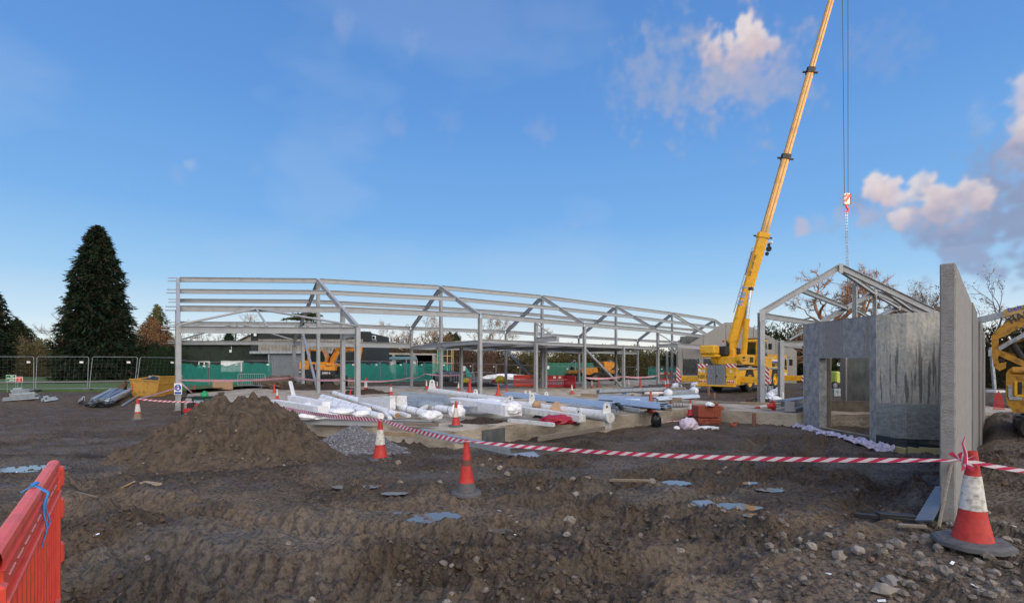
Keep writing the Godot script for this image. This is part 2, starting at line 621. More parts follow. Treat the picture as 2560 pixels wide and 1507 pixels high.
func puff(data: PackedFloat32Array, w: int, h: int, p: Array, warp: FastNoiseLite) -> void:
	var az := atan((p[0] - 1280.0) / F)
	var el := atan((HOR - p[1]) / F * cos(az))
	var rr: float = p[2] / F * cos(az) * cos(az) * 1.0
	puff_at(data, w, h, rad_to_deg(az), rad_to_deg(el), rad_to_deg(rr), p[3], p[5], p[6], warp, p[4], 1.0 / cos(az))

func puff_at(data: PackedFloat32Array, w: int, h: int, az: float, el: float, r: float, alpha: float, lit: Color, shade: Color, warp: FastNoiseLite, soft := .7, tall := 1.0) -> void:
	var cx := az / 360.0 * w
	var cy := (.5 - el / 180.0) * h
	var rx := r / 360.0 * w / maxf(cos(deg_to_rad(el)), .3)
	var ry := r / 180.0 * h * tall
	for y in range(maxi(0, int(cy - ry * 1.7)), mini(h / 2, int(cy + ry * 1.7))):
		for xx in range(int(cx - rx * 1.7), int(cx + rx * 1.7)):
			var dx := (xx + .5 - cx) / rx
			var dy := (y + .5 - cy) / ry
			var d2 := dx * dx + dy * dy
			if d2 > 2.8: continue
			var n := warp.get_noise_2d(posmod(xx + 1024, w) * .016, y * .016)
			var n2 := warp.get_noise_2d(posmod(xx + 1024, w) * .05 + 40, y * .05)
			var q := sqrt(d2) + n * (.35 + .5 * soft) + n2 * .42
			var a := alpha * (1.0 - smoothstep(1.0 - soft, 1.0, q))
			if a <= .003: continue
			var t := clampf(.55 - dy * .75 + n * .6 - n2 * .3, 0, 1)
			var i := (y * w + posmod(xx, w)) * 3
			data[i] += (lerpf(shade.r, lit.r, t) - data[i]) * a
			data[i + 1] += (lerpf(shade.g, lit.g, t) - data[i + 1]) * a
			data[i + 2] += (lerpf(shade.b, lit.b, t) - data[i + 2]) * a


# ---------------------------------------------------------------- materials
func materials() -> void:
	var m := mat("mud", Color.WHITE, .8)
	m.vertex_color_use_as_albedo = true
	m.albedo_texture = tex(31, .03, [[0.0, gray(.35)], [.36, gray(.62)], [.5, gray(.90)], [.62, gray(.80)], [1.0, gray(1.0)]], 7, 1024)
	m.roughness_texture = tex(32, .006, [[0.0, gray(.40)], [.30, gray(.62)], [.42, gray(.92)], [1.0, gray(1.0)]], 4, 512)
	m.metallic_specular = .27
	m.normal_enabled = true
	m.normal_texture = ntex(33, .03, 14.0, 6, 1024)
	m.normal_scale = 1.5
	tri(m, .42)
	m = mat("mound_soil", lin(.112, .083, .058), .95)
	m.albedo_texture = tex(34, .014, [[0.0, gray(.48)], [.35, gray(.72)], [.55, gray(.95)], [1.0, Color(1.0, .97, .92)]], 6, 512)
	m.normal_enabled = true
	m.normal_texture = ntex(35, .03, 10.0, 6, 512)
	tri(m, .7)
	m = mat("puddle", lin(.13, .12, .105), .07)
	m.metallic_specular = .6
	m = mat("concrete_slab", Color.WHITE, 1.0)
	m.metallic_specular = .25
	m.albedo_texture = tex(41, .008, [[0.0, lin(.22, .185, .14)], [.35, lin(.34, .295, .23)], [.55, lin(.45, .395, .315)], [1.0, lin(.50, .45, .37)]], 6, 512)
	m.roughness_texture = tex(42, .01, [[0.0, gray(.35)], [.4, gray(.7)], [1.0, gray(.95)]], 4, 256)
	m.normal_enabled = true
	m.normal_texture = ntex(43, .06, 3.0)
	tri(m, .22)
	m = mat("precast", Color.WHITE, .78)
	m.albedo_texture = tex(44, .009, [[0.0, lin(.18, .19, .193)], [.34, lin(.235, .245, .245)], [.5, lin(.285, .29, .285)], [.62, lin(.315, .315, .305)], [1.0, lin(.35, .35, .335)]], 6, 1024)
	m.normal_enabled = true
	m.normal_texture = ntex(45, .05, 2.2)
	tri(m, .28)
	m.uv1_scale = Vector3(.34, .24, .34)
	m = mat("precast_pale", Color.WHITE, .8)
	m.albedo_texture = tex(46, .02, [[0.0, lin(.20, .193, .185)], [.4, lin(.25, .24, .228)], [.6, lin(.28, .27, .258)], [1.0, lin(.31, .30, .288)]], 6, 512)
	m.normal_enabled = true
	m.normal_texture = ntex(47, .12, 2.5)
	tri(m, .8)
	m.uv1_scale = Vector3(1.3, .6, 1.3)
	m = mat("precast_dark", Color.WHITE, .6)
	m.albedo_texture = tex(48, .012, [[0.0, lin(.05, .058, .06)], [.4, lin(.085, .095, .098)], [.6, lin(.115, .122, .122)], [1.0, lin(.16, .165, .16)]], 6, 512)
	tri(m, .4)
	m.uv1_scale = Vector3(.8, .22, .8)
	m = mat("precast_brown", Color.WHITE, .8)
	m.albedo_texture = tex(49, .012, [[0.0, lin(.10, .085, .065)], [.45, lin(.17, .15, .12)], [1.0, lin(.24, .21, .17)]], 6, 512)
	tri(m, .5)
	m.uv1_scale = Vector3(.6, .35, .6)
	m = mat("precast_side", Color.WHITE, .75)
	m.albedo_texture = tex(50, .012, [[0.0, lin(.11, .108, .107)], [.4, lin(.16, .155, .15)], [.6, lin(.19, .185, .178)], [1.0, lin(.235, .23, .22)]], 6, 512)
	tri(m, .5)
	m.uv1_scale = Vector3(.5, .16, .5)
	mat("barrier_pale", lin(.85, .35, .30), .4)
	m = mat("clod", Color.WHITE, .92)
	m.vertex_color_use_as_albedo = true
	mat("lime", lin(.55, .62, .10), .5)
	mat("tar_band", lin(.018, .03, .042), .5)
	dirt("steel", lin(.335, .35, .365), 51, .5, .5, .90, 1.0)
	m = dirt("galv", lin(.50, .56, .62), 52, 1.2, .32, .8, 1.0, .75)
	m = dirt("galv_dull", lin(.36, .40, .44), 53, 1.2, .45, .7, 1.0, .35)
	m = dirt("deck_blue", lin(.44, .53, .63), 54, 1.0, .3, .85, 1.0, .35)
	dirt("white_wrap", lin(.86, .87, .90), 55, 1.1, .38, .84, 1.0)
	m = M.white_wrap
	m.normal_enabled = true
	m.normal_texture = ntex(56, .03, 5.0, 4, 256)
	m.normal_scale = .5
	dirt("white_paint", lin(.74, .75, .74), 57, 1.3, .5, .72, 1.0)
	m = mat("film", lin(.82, .84, .88), .28)
	m = mat("film_pink", lin(.60, .52, .61), .3)
	dirt("crane_yellow", lin(.80, .43, .018), 58, .9, .42, .8, 1.0)
	dirt("boom_pale", lin(.52, .34, .13), 59, .5, .45, .78, 1.0)
	dirt("boom_yellow", lin(.84, .42, .012), 60, .7, .42, .82, 1.0)
	dirt("digger_orange", lin(.78, .30, .025), 61, .9, .45, .75, 1.0)
	dirt("skip_yellow", lin(.46, .25, .035), 62, .8, .62, .72, 1.0)
	dirt("lift_orange", lin(.47, .235, .02), 63, 1.2, .5, .6, 1.0)
	dirt("tread_plate", lin(.24, .25, .265), 64, 2.0, .45, .7, 1.0, .4)
	mat("wire", lin(.13, .14, .15), .6)
	mat("rubber", lin(.022, .022, .023), .85)
	dirt("black_paint", lin(.02, .021, .024), 65, 2.0, .5, .6, 1.0)
	m = mat("glass_dark", lin(.02, .035, .03), .06)
	m.metallic_specular = .7
	mat("red", lin(.52, .03, .025), .5)
	mat("white", lin(.78, .78, .77), .5)
	mat("blue", lin(.03, .09, .40), .45)
	mat("ink", lin(.03, .03, .035), .6)
	mat("lamp_red", lin(.45, .02, .015), .25)
	mat("lamp_amber", lin(.8, .28, .02), .25)
	mat("chrome", lin(.55, .57, .6), .2, .9)
	m = dirt("cone_red", lin(.54, .034, .026), 66, 3.0, .5, .70, 1.0)
	m = dirt("cone_orange", lin(.50, .10, .05), 67, 3.0, .6, .55, 1.0)
	m = dirt("cone_white", lin(.72, .70, .64), 68, 4.0, .5, .50, 1.0)
	m = dirt("cone_base", lin(.11, .11, .115), 69, 4.0, .75, .6, 1.0)
	m = dirt("cone_muddy", lin(.26, .20, .15), 70, 4.0, .9, .6, 1.0)
	m = dirt("barrier_red", lin(.86, .095, .055), 73, 1.5, .36, .84, 1.0)
	m = dirt("barrier_deep", lin(.50, .022, .03), 74, 1.5, .45, .75, 1.0)
	m = mat("timber", Color.WHITE, .8)
	m.albedo_texture = tex(75, .02, [[0.0, lin(.16, .11, .065)], [.5, lin(.32, .24, .15)], [1.0, lin(.42, .33, .22)]], 5, 256)
	tri(m, 1.4, false)
	m.uv1_scale = Vector3(.5, 5, 5)
	m = mat("timber_old", Color.WHITE, .85)
	m.albedo_texture = tex(76, .02, [[0.0, lin(.11, .09, .07)], [.5, lin(.20, .17, .135)], [1.0, lin(.30, .26, .21)]], 5, 256)
	tri(m, 1.4, false)
	m.uv1_scale = Vector3(.6, 5, 5)
	dirt("stake", lin(.30, .15, .10), 77, 3.0, .8, .6, 1.0)
	dirt("brick", lin(.36, .085, .05), 78, 4.0, .85, .7, 1.0)
	dirt("card", lin(.42, .27, .16), 79, 2.0, .8, .8, 1.0)
	m = mat("stone", Color.WHITE, .9)
	m.vertex_color_use_as_albedo = true
	m.albedo_texture = tex(80, .03, [[0.0, gray(.55)], [.5, gray(.85)], [1.0, gray(1.0)]], 5, 256)
	tri(m, 3.0)
	m = mat("gravel", lin(.24, .24, .25), .9)
	m.albedo_texture = tex(81, .05, [[0.0, gray(.5)], [.5, gray(.8)], [1.0, gray(1.0)]], 4, 256)
	tri(m, 2.0)
	m = mat("grass", Color.WHITE, .95)
	m.albedo_texture = tex(82, .05, [[0.0, lin(.030, .055, .014)], [.5, lin(.060, .110, .024)], [1.0, lin(.095, .14, .035)]], 6, 512)
	tri(m, .35)
	dirt("path", lin(.26, .23, .20), 83, .5, .9, .8, 1.0)
	m = mat("leaf", Color.WHITE, .9)
	m.metallic_specular = .15
	m.vertex_color_use_as_albedo = true
	m = mat("bark", lin(.15, .11, .08), .9)
	mat("bark_grey", lin(.13, .12, .105), .9)
	mat("bark_red", lin(.30, .165, .095), .9)
	m = mat("net_green", Color(lin(.01, .25, .20), .80), .8)
	m.transparency = BaseMaterial3D.TRANSPARENCY_ALPHA
	m = mat("net_green_thin", Color(lin(.01, .27, .22), .55), .8)
	m.transparency = BaseMaterial3D.TRANSPARENCY_ALPHA
	dirt("shed_green", lin(.022, .035, .026), 84, .3, .85, .7, 1.0)
	dirt("shed_dark", lin(.026, .032, .034), 85, .3, .8, .7, 1.0)
	dirt("clad_pale", lin(.38, .36, .31), 86, .5, .6, .75, 1.0)
	dirt("shutter", lin(.22, .245, .28), 87, .5, .45, .8, 1.0)
	dirt("box_green", lin(.02, .16, .10), 88, .4, .5, .8, 1.0)
	mat("tape_white", lin(.80, .76, .80), .45)
	m = mat("tape", Color.WHITE, .42)
	var im := Image.create(128, 32, false, Image.FORMAT_RGB8)
	var cr := lin(.52, .035, .10)
	var cw := lin(.70, .64, .68)
	for y in 32:
		for x in 128:
			var k := fposmod((x + y * 1.3) / 64.0, 1.0)
			im.set_pixel(x, y, cr if k < .5 else cw)
	im.resize(256, 64, Image.INTERPOLATE_BILINEAR)
	m.albedo_texture = ImageTexture.create_from_image(im)
	m = mat("chevron", Color.WHITE, .4)
	im = Image.create(64, 64, false, Image.FORMAT_RGB8)
	for y in 64:
		for x in 64:
			im.set_pixel(x, y, lin(.50, .015, .02) if fposmod((x + y) / 32.0, 1.0) < .5 else lin(.8, .78, .76))
	m.albedo_texture = ImageTexture.create_from_image(im)
	tri(m, 1.9, false)


# ---------------------------------------------------------------- ground
func build_ground() -> void:
	var ds := PackedFloat32Array()
	var d := 1.25
	while d < 30.0:
		ds.append(d); d *= 1.010 if d < 2.2 else (1.0048 if d < 11.0 else 1.0085)
	while d < 62.0:
		ds.append(d); d *= 1.035
	while d < 1500.0:
		ds.append(d); d *= 1.10
	var cols := 920
	var rows := ds.size()
	var pos := PackedVector3Array(); pos.resize(rows * cols)
	var nor := PackedVector3Array(); nor.resize(rows * cols)
	var col := PackedColorArray(); col.resize(rows * cols)
	var nt := noise(21, .55, 4)
	var nu := noise(22, .16, 3)
	for r in rows:
		d = ds[r]
		for k in cols:
			var u := 2.0 * k / (cols - 1) - 1.0
			u = u * 1.28 + 1.3 * signf(u) * pow(maxf(0.0, absf(u) - .86) / .14, 2.0)
			var x := u * d
			if d < 3.0: x = u * (d + (3.0 - d) * .7)
			var y := 0.0
			if d < 80.0:
				y = fh(x, d)
				if d > 12.0 and d < 72.0 and Geometry2D.is_point_in_polygon(Vector2(x, d), slab_poly): y = minf(y, -.62)
			else:
				y = bh(x, d)
			pos[r * cols + k] = Vector3(x, y, -d)
			var a := nt.get_noise_2d(x, d) * 1.3
			var b := nu.get_noise_2d(x, d) * 1.4
			# grey clay, brown loam, pale dried crust, wet dark
			var c := Vector3(.182, .157, .130).lerp(Vector3(.196, .150, .108), clampf(.5 + b, 0, 1))
			c = c.lerp(Vector3(.112, .090, .070).lerp(Vector3(.132, .097, .068), clampf(.5 - b, 0, 1)), smoothstep(-.22, .28, nM.get_noise_2d(x, d) + .35 * a))
			c *= 1.06 + .5 * clampf(a, -.7, .6)
			if d > 11.0: c = c.lerp(Vector3(.185, .142, .106), .7 * smoothstep(11.0, 22.0, d))
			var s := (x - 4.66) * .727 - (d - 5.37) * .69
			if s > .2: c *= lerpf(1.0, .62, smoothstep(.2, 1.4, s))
			if d > 70.0: c = c.lerp(Vector3(.075, .085, .04), smoothstep(70.0, 90.0, d))
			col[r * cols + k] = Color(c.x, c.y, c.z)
	var idx := PackedInt32Array(); idx.resize((rows - 1) * (cols - 1) * 6)
	var w := 0
	for r in rows:
		var r0 := maxi(r - 1, 0) * cols
		var r1 := mini(r + 1, rows - 1) * cols
		for k in cols:
			var i := r * cols + k
			var tx := pos[r * cols + mini(k + 1, cols - 1)] - pos[r * cols + maxi(k - 1, 0)]
			var tz := pos[r1 + k] - pos[r0 + k]
			nor[i] = tx.cross(tz).normalized()
			if nor[i].y < 0: nor[i] = -nor[i]
			if r < rows - 1 and k < cols - 1:
				idx[w] = i; idx[w + 1] = i + cols; idx[w + 2] = i + cols + 1
				idx[w + 3] = i; idx[w + 4] = i + cols + 1; idx[w + 5] = i + 1
				w += 6
	var arr := []
	arr.resize(Mesh.ARRAY_MAX)
	arr[Mesh.ARRAY_VERTEX] = pos
	arr[Mesh.ARRAY_NORMAL] = nor
	arr[Mesh.ARRAY_COLOR] = col
	arr[Mesh.ARRAY_INDEX] = idx
	var m := ArrayMesh.new()
	m.add_surface_from_arrays(Mesh.PRIMITIVE_TRIANGLES, arr)
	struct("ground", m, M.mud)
	# the plot goes on behind the viewer
	var bk := MB.new()
	bk.use_col = true
	bk.col = Color(.10, .086, .07)
	var e := 1.25
	bk.q(Vector3(-300, -.03, 300), Vector3(300, -.03, 300), Vector3(300, -.03, -e), Vector3(-300, -.03, -e))
	struct("ground", bk, M.mud)
	# standing water
	var pn := noise(23, 2.0, 3)
	for p in puddles:
		var mb := MB.new()
		var cen := Vector3(p[0], p[4] - .006, -p[1])
		var prev := Vector3.ZERO
		for k in 25:
			var a := TAU * (k % 24) / 24
			var rr := .84 * (1.0 + .3 * pn.get_noise_2d(cos(a) + p[0], sin(a) + p[1]))
			var q := cen + Vector3(cos(a) * p[2] * rr, 0, sin(a) * p[3] * rr)
			if k > 0: mb.tri_out(cen, prev, q, Vector3.UP)
			prev = q
		struct("puddle_water", mb, M.puddle)
	# lawn and path beyond the left fence
	var lawn := MB.new()
	var gn := noise(24, .25, 3)
	var lh := func(x: float, dd: float) -> float: return .10 + .05 * gn.get_noise_2d(x, dd) + .02 * gn.get_noise_2d(x * 6, dd * 6) + maxf(0, dd - 60) * .004
	for i in 34:
		for k in 26:
			var x0 := -90.0 + i * 2.05
			var x1 := x0 + 2.05
			var d0 := 31.9 + k * 2.2
			var d1 := d0 + 2.2
			lawn.q(Vector3(x0, lh.call(x0, d0), -d0), Vector3(x1, lh.call(x1, d0), -d0), Vector3(x1, lh.call(x1, d1), -d1), Vector3(x0, lh.call(x0, d1), -d1))
			if k == 0: lawn.q(Vector3(x0, -.4, -d0), Vector3(x1, -.4, -d0), Vector3(x1, lh.call(x1, d0), -d0), Vector3(x0, lh.call(x0, d0), -d0))
	struct("lawn", lawn, M.grass)
	var path := MB.new()
	var pp := [[-80.0, 42.0, 1.6], [-46.0, 44.5, 2.0], [-40.0, 46.5, 2.2], [-33.0, 51.0, 2.4], [-26.0, 58.0, 2.6]]
	for i in pp.size() - 1:
		var a: Array = pp[i]
		var b: Array = pp[i + 1]
		for k in 6:
			var u0 := k / 6.0
			var u1 := (k + 1) / 6.0
			var x0 := lerpf(a[0], b[0], u0)
			var x1 := lerpf(a[0], b[0], u1)
			var c0 := lerpf(a[1], b[1], u0)
			var c1 := lerpf(a[1], b[1], u1)
			path.q(Vector3(x0, .16, -c0 + a[2]), Vector3(x1, .16, -c1 + a[2]), Vector3(x1, .165, -c1 - a[2]), Vector3(x0, .165, -c0 - a[2]))
	struct("path", path, M.path)


func layout_slab() -> void:
	slab_poly = PackedVector2Array()
	for p in [[20.0, 18.0], [10.4, 18.7], [7.68, 20.9], [7.3, 21.1], [3.98, 18.2], [.48, 15.9], [-1.55, 13.7], [-3.6, 15.3], [-7.0, 17.0], [-9.5, 20.0], [-13.2, 21.3], [-15.4, 24.0], [-24.0, 38.0], [-26.0, 41.5], [-16.0, 43.5], [-7.0, 46.0], [2.0, 53.0], [12.0, 62.0], [22.0, 68.0], [24.0, 64.0], [20.5, 56.0], [13.5, 46.5], [7.5, 38.0], [9.0, 27.0], [10.2, 25.0], [14.0, 24.2], [21.0, 23.4]]:
		slab_poly.append(Vector2(p[0], p[1]))

func build_slab() -> void:
	var mb := MB.new()
	var t := Geometry2D.triangulate_polygon(slab_poly)
	var P := func(i: int, y: float) -> Vector3: return Vector3(slab_poly[i].x, y, -slab_poly[i].y)
	for i in range(0, t.size(), 3):
		mb.tri_out(P.call(t[i], -.15), P.call(t[i + 1], -.15), P.call(t[i + 2], -.15), Vector3.UP)
	var n := slab_poly.size()
	var cen := Vector3(0, 0, -32)
	for i in n:
		var j := (i + 1) % n
		var a: Vector3 = P.call(i, -.15)
		var b: Vector3 = P.call(j, -.15)
		var out := Vector3(b.z - a.z, 0, a.x - b.x)
		var mid := (a + b) * .5 + out.normalized() * .05
		if Geometry2D.is_point_in_polygon(Vector2(mid.x, -mid.z), slab_poly): out = -out
		mb.q_out(a, b, b + Vector3(0, -1.1, 0), a + Vector3(0, -1.1, 0), out)
	struct("concrete_slab", mb, M.concrete_slab)
	# dark damp stains on the near upstand are a skim of wet slurry left by the pour
	var sl := MB.new()
	var a := Vector3(-1.55, 0, -13.7)
	var b := Vector3(.48, 0, -15.9)
	var out := Vector3(.735, 0, .678)
	var sn := noise(25, 1.0, 3)
	for k in 14:
		var u0 := .34 + .32 * k / 14.0
		var u1 := .34 + .32 * (k + 1) / 14.0
		var lo0 := -.62 - .2 * absf(sn.get_noise_1d(u0 * 30)) * 2
		var lo1 := -.62 - .2 * absf(sn.get_noise_1d(u1 * 30)) * 2
		sl.q_out(a.lerp(b, u0) + out * .006 + Vector3.UP * lo0, a.lerp(b, u1) + out * .006 + Vector3.UP * lo1, a.lerp(b, u1) + out * .006 + Vector3.UP * -.21, a.lerp(b, u0) + out * .006 + Vector3.UP * -.21, out)
	part("damp_patch", sl, M.precast_dark, get_node("concrete_slab"))
	# a strip of mud tracked over the slab by the pile
	heap("mud_patch", Vector3(-.95, -.16, -15.9), .8, .6, .16, M.mud, "low patch of brown mud spread over the slab corner behind a cone", "mud", 91, Color(.085, .066, .05))
	heap("mud_patch", Vector3(1.4, -.18, -17.4), .9, .55, .2, M.mud, "muddy debris under the white beams at the slab edge", "mud", 92, Color(.08, .07, .06))
	heap("mud_patch", Vector3(-9.5, -.3, -32.5), 2.6, 1.6, .42, M.mud, "brown earth ridge lying in front of the orange excavator", "earth", 93, Color(.11, .08, .06))
	heap("mud_patch", Vector3(7.3, -.65, -20.55), .6, .4, .3, M.mud, "small soil heap in the slab corner below the striped cone", "earth", 94, Color(.12, .1, .08))
	heap("mud_patch", Vector3(-15.0, -.3, -38.0), 4.0, 1.5, .5, M.mud, "earth bank along the foot of the green mesh fence", "earth", 95, Color(.11, .085, .065))
	heap("mud_patch", Vector3(-5.0, -.3, -44.5), 5.0, 1.6, .5, M.mud, "long low earth bank behind the middle columns", "earth", 96, Color(.12, .095, .07))
	heap("mud_patch", Vector3(12.2, -.3, -25.0), 1.3, .5, .32, M.mud, "brown soil ridge between the gable frame and the crane", "earth", 97, Color(.13, .09, .06))

func heap(nm: String, c: Vector3, rx: float, rz: float, h: float, m: Material, label: String, cat: String, sd: int, colr := Color(.11, .08, .06), seg := 40) -> MeshInstance3D:
	var mb := MB.new()
	mb.use_col = true
	var n1 := noise(sd, 1.0 / rx, 5)
	var g := []
	for i in seg + 1:
		var row := PackedVector3Array()
		for k in seg + 1:
			var u := -1.0 + 2.0 * k / seg
			var v_ := -1.0 + 2.0 * i / seg
			var rr := sqrt(u * u + v_ * v_)
			var nn := n1.get_noise_2d(u * rx * 1.5 + sd, v_ * rx * 1.5)
			var y := h * (1.0 - smoothstep(0.0, 1.0, rr + nn * .5)) * (1.0 + .3 * n1.get_noise_2d(u * rx * 5, v_ * rx * 5)) + h * .25 * n1.get_noise_2d(u * rx * 9 + 3, v_ * rx * 9) * (1.0 - smoothstep(.6, 1.0, rr)) - .12 * smoothstep(.8, 1.1, rr)
			row.append(c + Vector3(u * rx, y, v_ * rz))
		g.append(row)
	grid(mb, g, colr, n1)
	return solo(nm, mb, m, label, cat)

func grid(mb: MB, g: Array, colr: Color, n1: FastNoiseLite) -> void:
	var rows := g.size()
	var cols: int = g[0].size()
	var N := []
	for i in rows:
		var rn := PackedVector3Array()
		for k in cols:
			var tx: Vector3 = g[i][mini(k + 1, cols - 1)] - g[i][maxi(k - 1, 0)]
			var tz: Vector3 = g[mini(i + 1, rows - 1)][k] - g[maxi(i - 1, 0)][k]
			var nn := tx.cross(tz).normalized()
			rn.append(nn if nn.y >= 0 else -nn)
		N.append(rn)
	for i in rows - 1:
		for k in cols - 1:
			var f := 1.0 + .5 * n1.get_noise_2d(k * 7.0, i * 7.0)
			mb.col = Color(colr.r * f, colr.g * f, colr.b * f)
			var a: Vector3 = g[i][k]
			var b: Vector3 = g[i][k + 1]
			var c: Vector3 = g[i + 1][k + 1]
			var d: Vector3 = g[i + 1][k]
			if (d - a).cross(b - a).dot(N[i][k]) >= 0: mb.qs(a, d, c, b, N[i][k], N[i + 1][k], N[i + 1][k + 1], N[i][k + 1])
			else: mb.qs(a, b, c, d, N[i][k], N[i][k + 1], N[i + 1][k + 1], N[i + 1][k])


func build_mound() -> void:
	var mb := MB.new()
	mb.use_col = true
	var n1 := noise(101, .8, 5)
	var n2 := noise(102, 2.6, 5)
	var n3 := noise(103, 9.0, 3)
	var g := []
	var seg := 230
	for i in seg + 1:
		var row := PackedVector3Array()
		for k in seg + 1:
			var x := lerpf(-9.3, -2.3, float(k) / seg)
			var d := lerpf(8.2, 13.6, float(i) / seg)
			var wx := x + .35 * n1.get_noise_2d(x, d)
			var wd := d + .35 * n1.get_noise_2d(x + 9, d)
			var h := -9.0
			for p in [[-5.5, 10.9, 1.24, .94], [-6.3, 11.0, 1.06, .86], [-7.0, 10.7, .28, .52], [-4.6, 10.6, .25, .58], [-5.9, 10.1, .45, .66], [-5.8, 10.6, .26, .36]]:
				var r: float = sqrt(pow(wx - p[0], 2) + pow(wd - p[1], 2) * .95 + .02)
				var hh: float = p[2] - r * p[3]
				h = maxf(h, hh) + .10 * exp(-absf(h - hh) * 7.0)
			h -= .08
			var b := bh(x, d)
			var top := smoothstep(-.1, .5, h - b)
			h += (.30 * n1.get_noise_2d(x * 1.4, d * 1.4) + .12 * n2.get_noise_2d(x, d) + .06 * absf(n2.get_noise_2d(x * 1.7 + 4, d * 1.7)) + .035 * n3.get_noise_2d(x, d)) * (.35 + .65 * top)
			h = lerpf(b - .25 + .1 * n2.get_noise_2d(x, d), h, smoothstep(-.45, -.05, h - b))
			row.append(Vector3(x, h, -d))
		g.append(row)
	grid(mb, g, Color(.95, .95, .95), n2)
	M.mound_soil.vertex_color_use_as_albedo = true
	solo("soil_mound", mb, M.mound_soil, "tall heap of dark brown excavated soil left of centre", "soil heap")
	var cl := MB.new()
	cl.use_col = true
	cl.blob(Transform3D(), 8, noise(106, .014, 4), .7, 1.2, false, 2.0)
	var mts := []
	var mcs := []
	for i in 3800:
		var k := rng.randi_range(3, seg - 4)
		var j := rng.randi_range(3, seg - 4)
		var p: Vector3 = g[j][k]
		var up := p.y - bh(p.x, -p.z)
		if up < -.12 or rng.randf() > .25 + .9 * exp(-up * 2.2): continue
		var sz := .008 + .036 * pow(rng.randf(), 3.0)
		mts.append(Transform3D(Basis.from_euler(Vector3(rng.randf() * 6, rng.randf() * 6, rng.randf() * 6)).scaled(Vector3(sz, sz * .8, sz)), p + Vector3(0, sz * .2, 0)))
		var tn := rng.randf_range(.6, 1.3)
		mcs.append(Color(.10 * tn, .078 * tn, .058 * tn) if i % 14 else Color(.24, .21, .18))
	var mcl := multi(cl.mesh(), mts, mcs)
	mcl.name = "mound_clods"
	mcl.material_override = M.clod
	get_node("soil_mound").add_child(mcl)
	mcl.set_meta("kind", "stuff")
	# grey gravel heap behind it
	mb = MB.new()
	mb.use_col = true
	g = []
	var gp := noise(104, 1.2, 4)
	for i in 61:
		var row := PackedVector3Array()
		for k in 81:
			var x := lerpf(-5.6, -2.3, k / 80.0)
			var d := lerpf(10.4, 14.6, i / 60.0)
			var r := sqrt(pow((x + 3.95) / 1.0, 2) + pow((d - 12.75) / 1.15, 2)) + .25 * gp.get_noise_2d(x, d)
			row.append(Vector3(x, bh(x, d) - .12 + .78 * maxf(0.0, 1.0 - r * .66) + .03 * gp.get_noise_2d(x * 8, d * 8), -d))
		g.append(row)
	grid(mb, g, Color(.9, .9, .9), n2)
	M.gravel.vertex_color_use_as_albedo = true
	var gh := solo("gravel_heap", mb, M.gravel, "heap of loose grey gravel beside the soil mound", "gravel heap")
	var chip := MB.new()
	chip.use_col = true
	chip.col = Color(1, 1, 1)
	chip.blob(Transform3D(Basis(), Vector3.ZERO), 6, noise(105, .01, 2), .5, 1.0, false, 3.0)
	var ts := []
	var cs := []
	for i in 5200:
		var k := rng.randi_range(2, 77)
		var j := rng.randi_range(2, 57)
		var p: Vector3 = g[j][k].lerp(g[j + 1][k + 1], rng.randf()) + Vector3(rng.randf_range(-.03, .03), 0, rng.randf_range(-.03, .03))
		if p.y < bh(p.x, -p.z) - .06: continue
		var s := rng.randf_range(.012, .028)
		ts.append(Transform3D(Basis.from_euler(Vector3(rng.randf() * 6, rng.randf() * 6, rng.randf() * 6)).scaled(Vector3(s, s * .8, s)), p))
		var c := rng.randf_range(.55, 1.25)
		cs.append(Color(c, c, c * 1.04))
	var mm := multi(chip.mesh(), ts, cs)
	mm.name = "gravel_chips"
	var gm: StandardMaterial3D = mat("gravel_chip", lin(.24, .24, .255), .9)
	gm.vertex_color_use_as_albedo = true
	mm.material_override = gm
	gh.add_child(mm)
	mm.set_meta("kind", "stuff")

func multi(m: Mesh, ts: Array, cs: Array) -> MultiMeshInstance3D:
	var mm := MultiMesh.new()
	mm.transform_format = MultiMesh.TRANSFORM_3D
	mm.use_colors = cs.size() > 0
	mm.mesh = m
	mm.instance_count = ts.size()
	for i in ts.size():
		mm.set_instance_transform(i, ts[i])
		if cs.size() > 0: mm.set_instance_color(i, cs[i])
	var o := MultiMeshInstance3D.new()
	o.multimesh = mm
	return o


# ---------------------------------------------------------------- steel frame
func P3(p: Array, y: float) -> Vector3:
	return Vector3(p[0], y, -p[1])

func ibeam(parent: Node, nm: String, a: Vector3, b: Vector3, w: float, h: float, m := "steel", up := Vector3.UP) -> void:
	var mb := MB.new()
	mb.ib(a, b, w, h, up, maxf(.016, h * .06), .014)
	part(nm, mb, M[m], parent)

func column(parent: Node, p: Array, y0: float, y1: float, w := .21, facing := Vector3(.68, 0, .73)) -> void:
	var mb := MB.new()
	mb.ib(P3(p, y0 + .02), P3(p, y1), w, w, facing, .018, .014)
	part("column", mb, M.steel, parent)
	mb = MB.new()
	mb.box(Transform3D(MB.along(Vector3.ZERO, facing).basis, P3(p, y0 + .015)), Vector3(.36, .03, .36))
	part("base_plate", mb, M.galv_dull, parent)

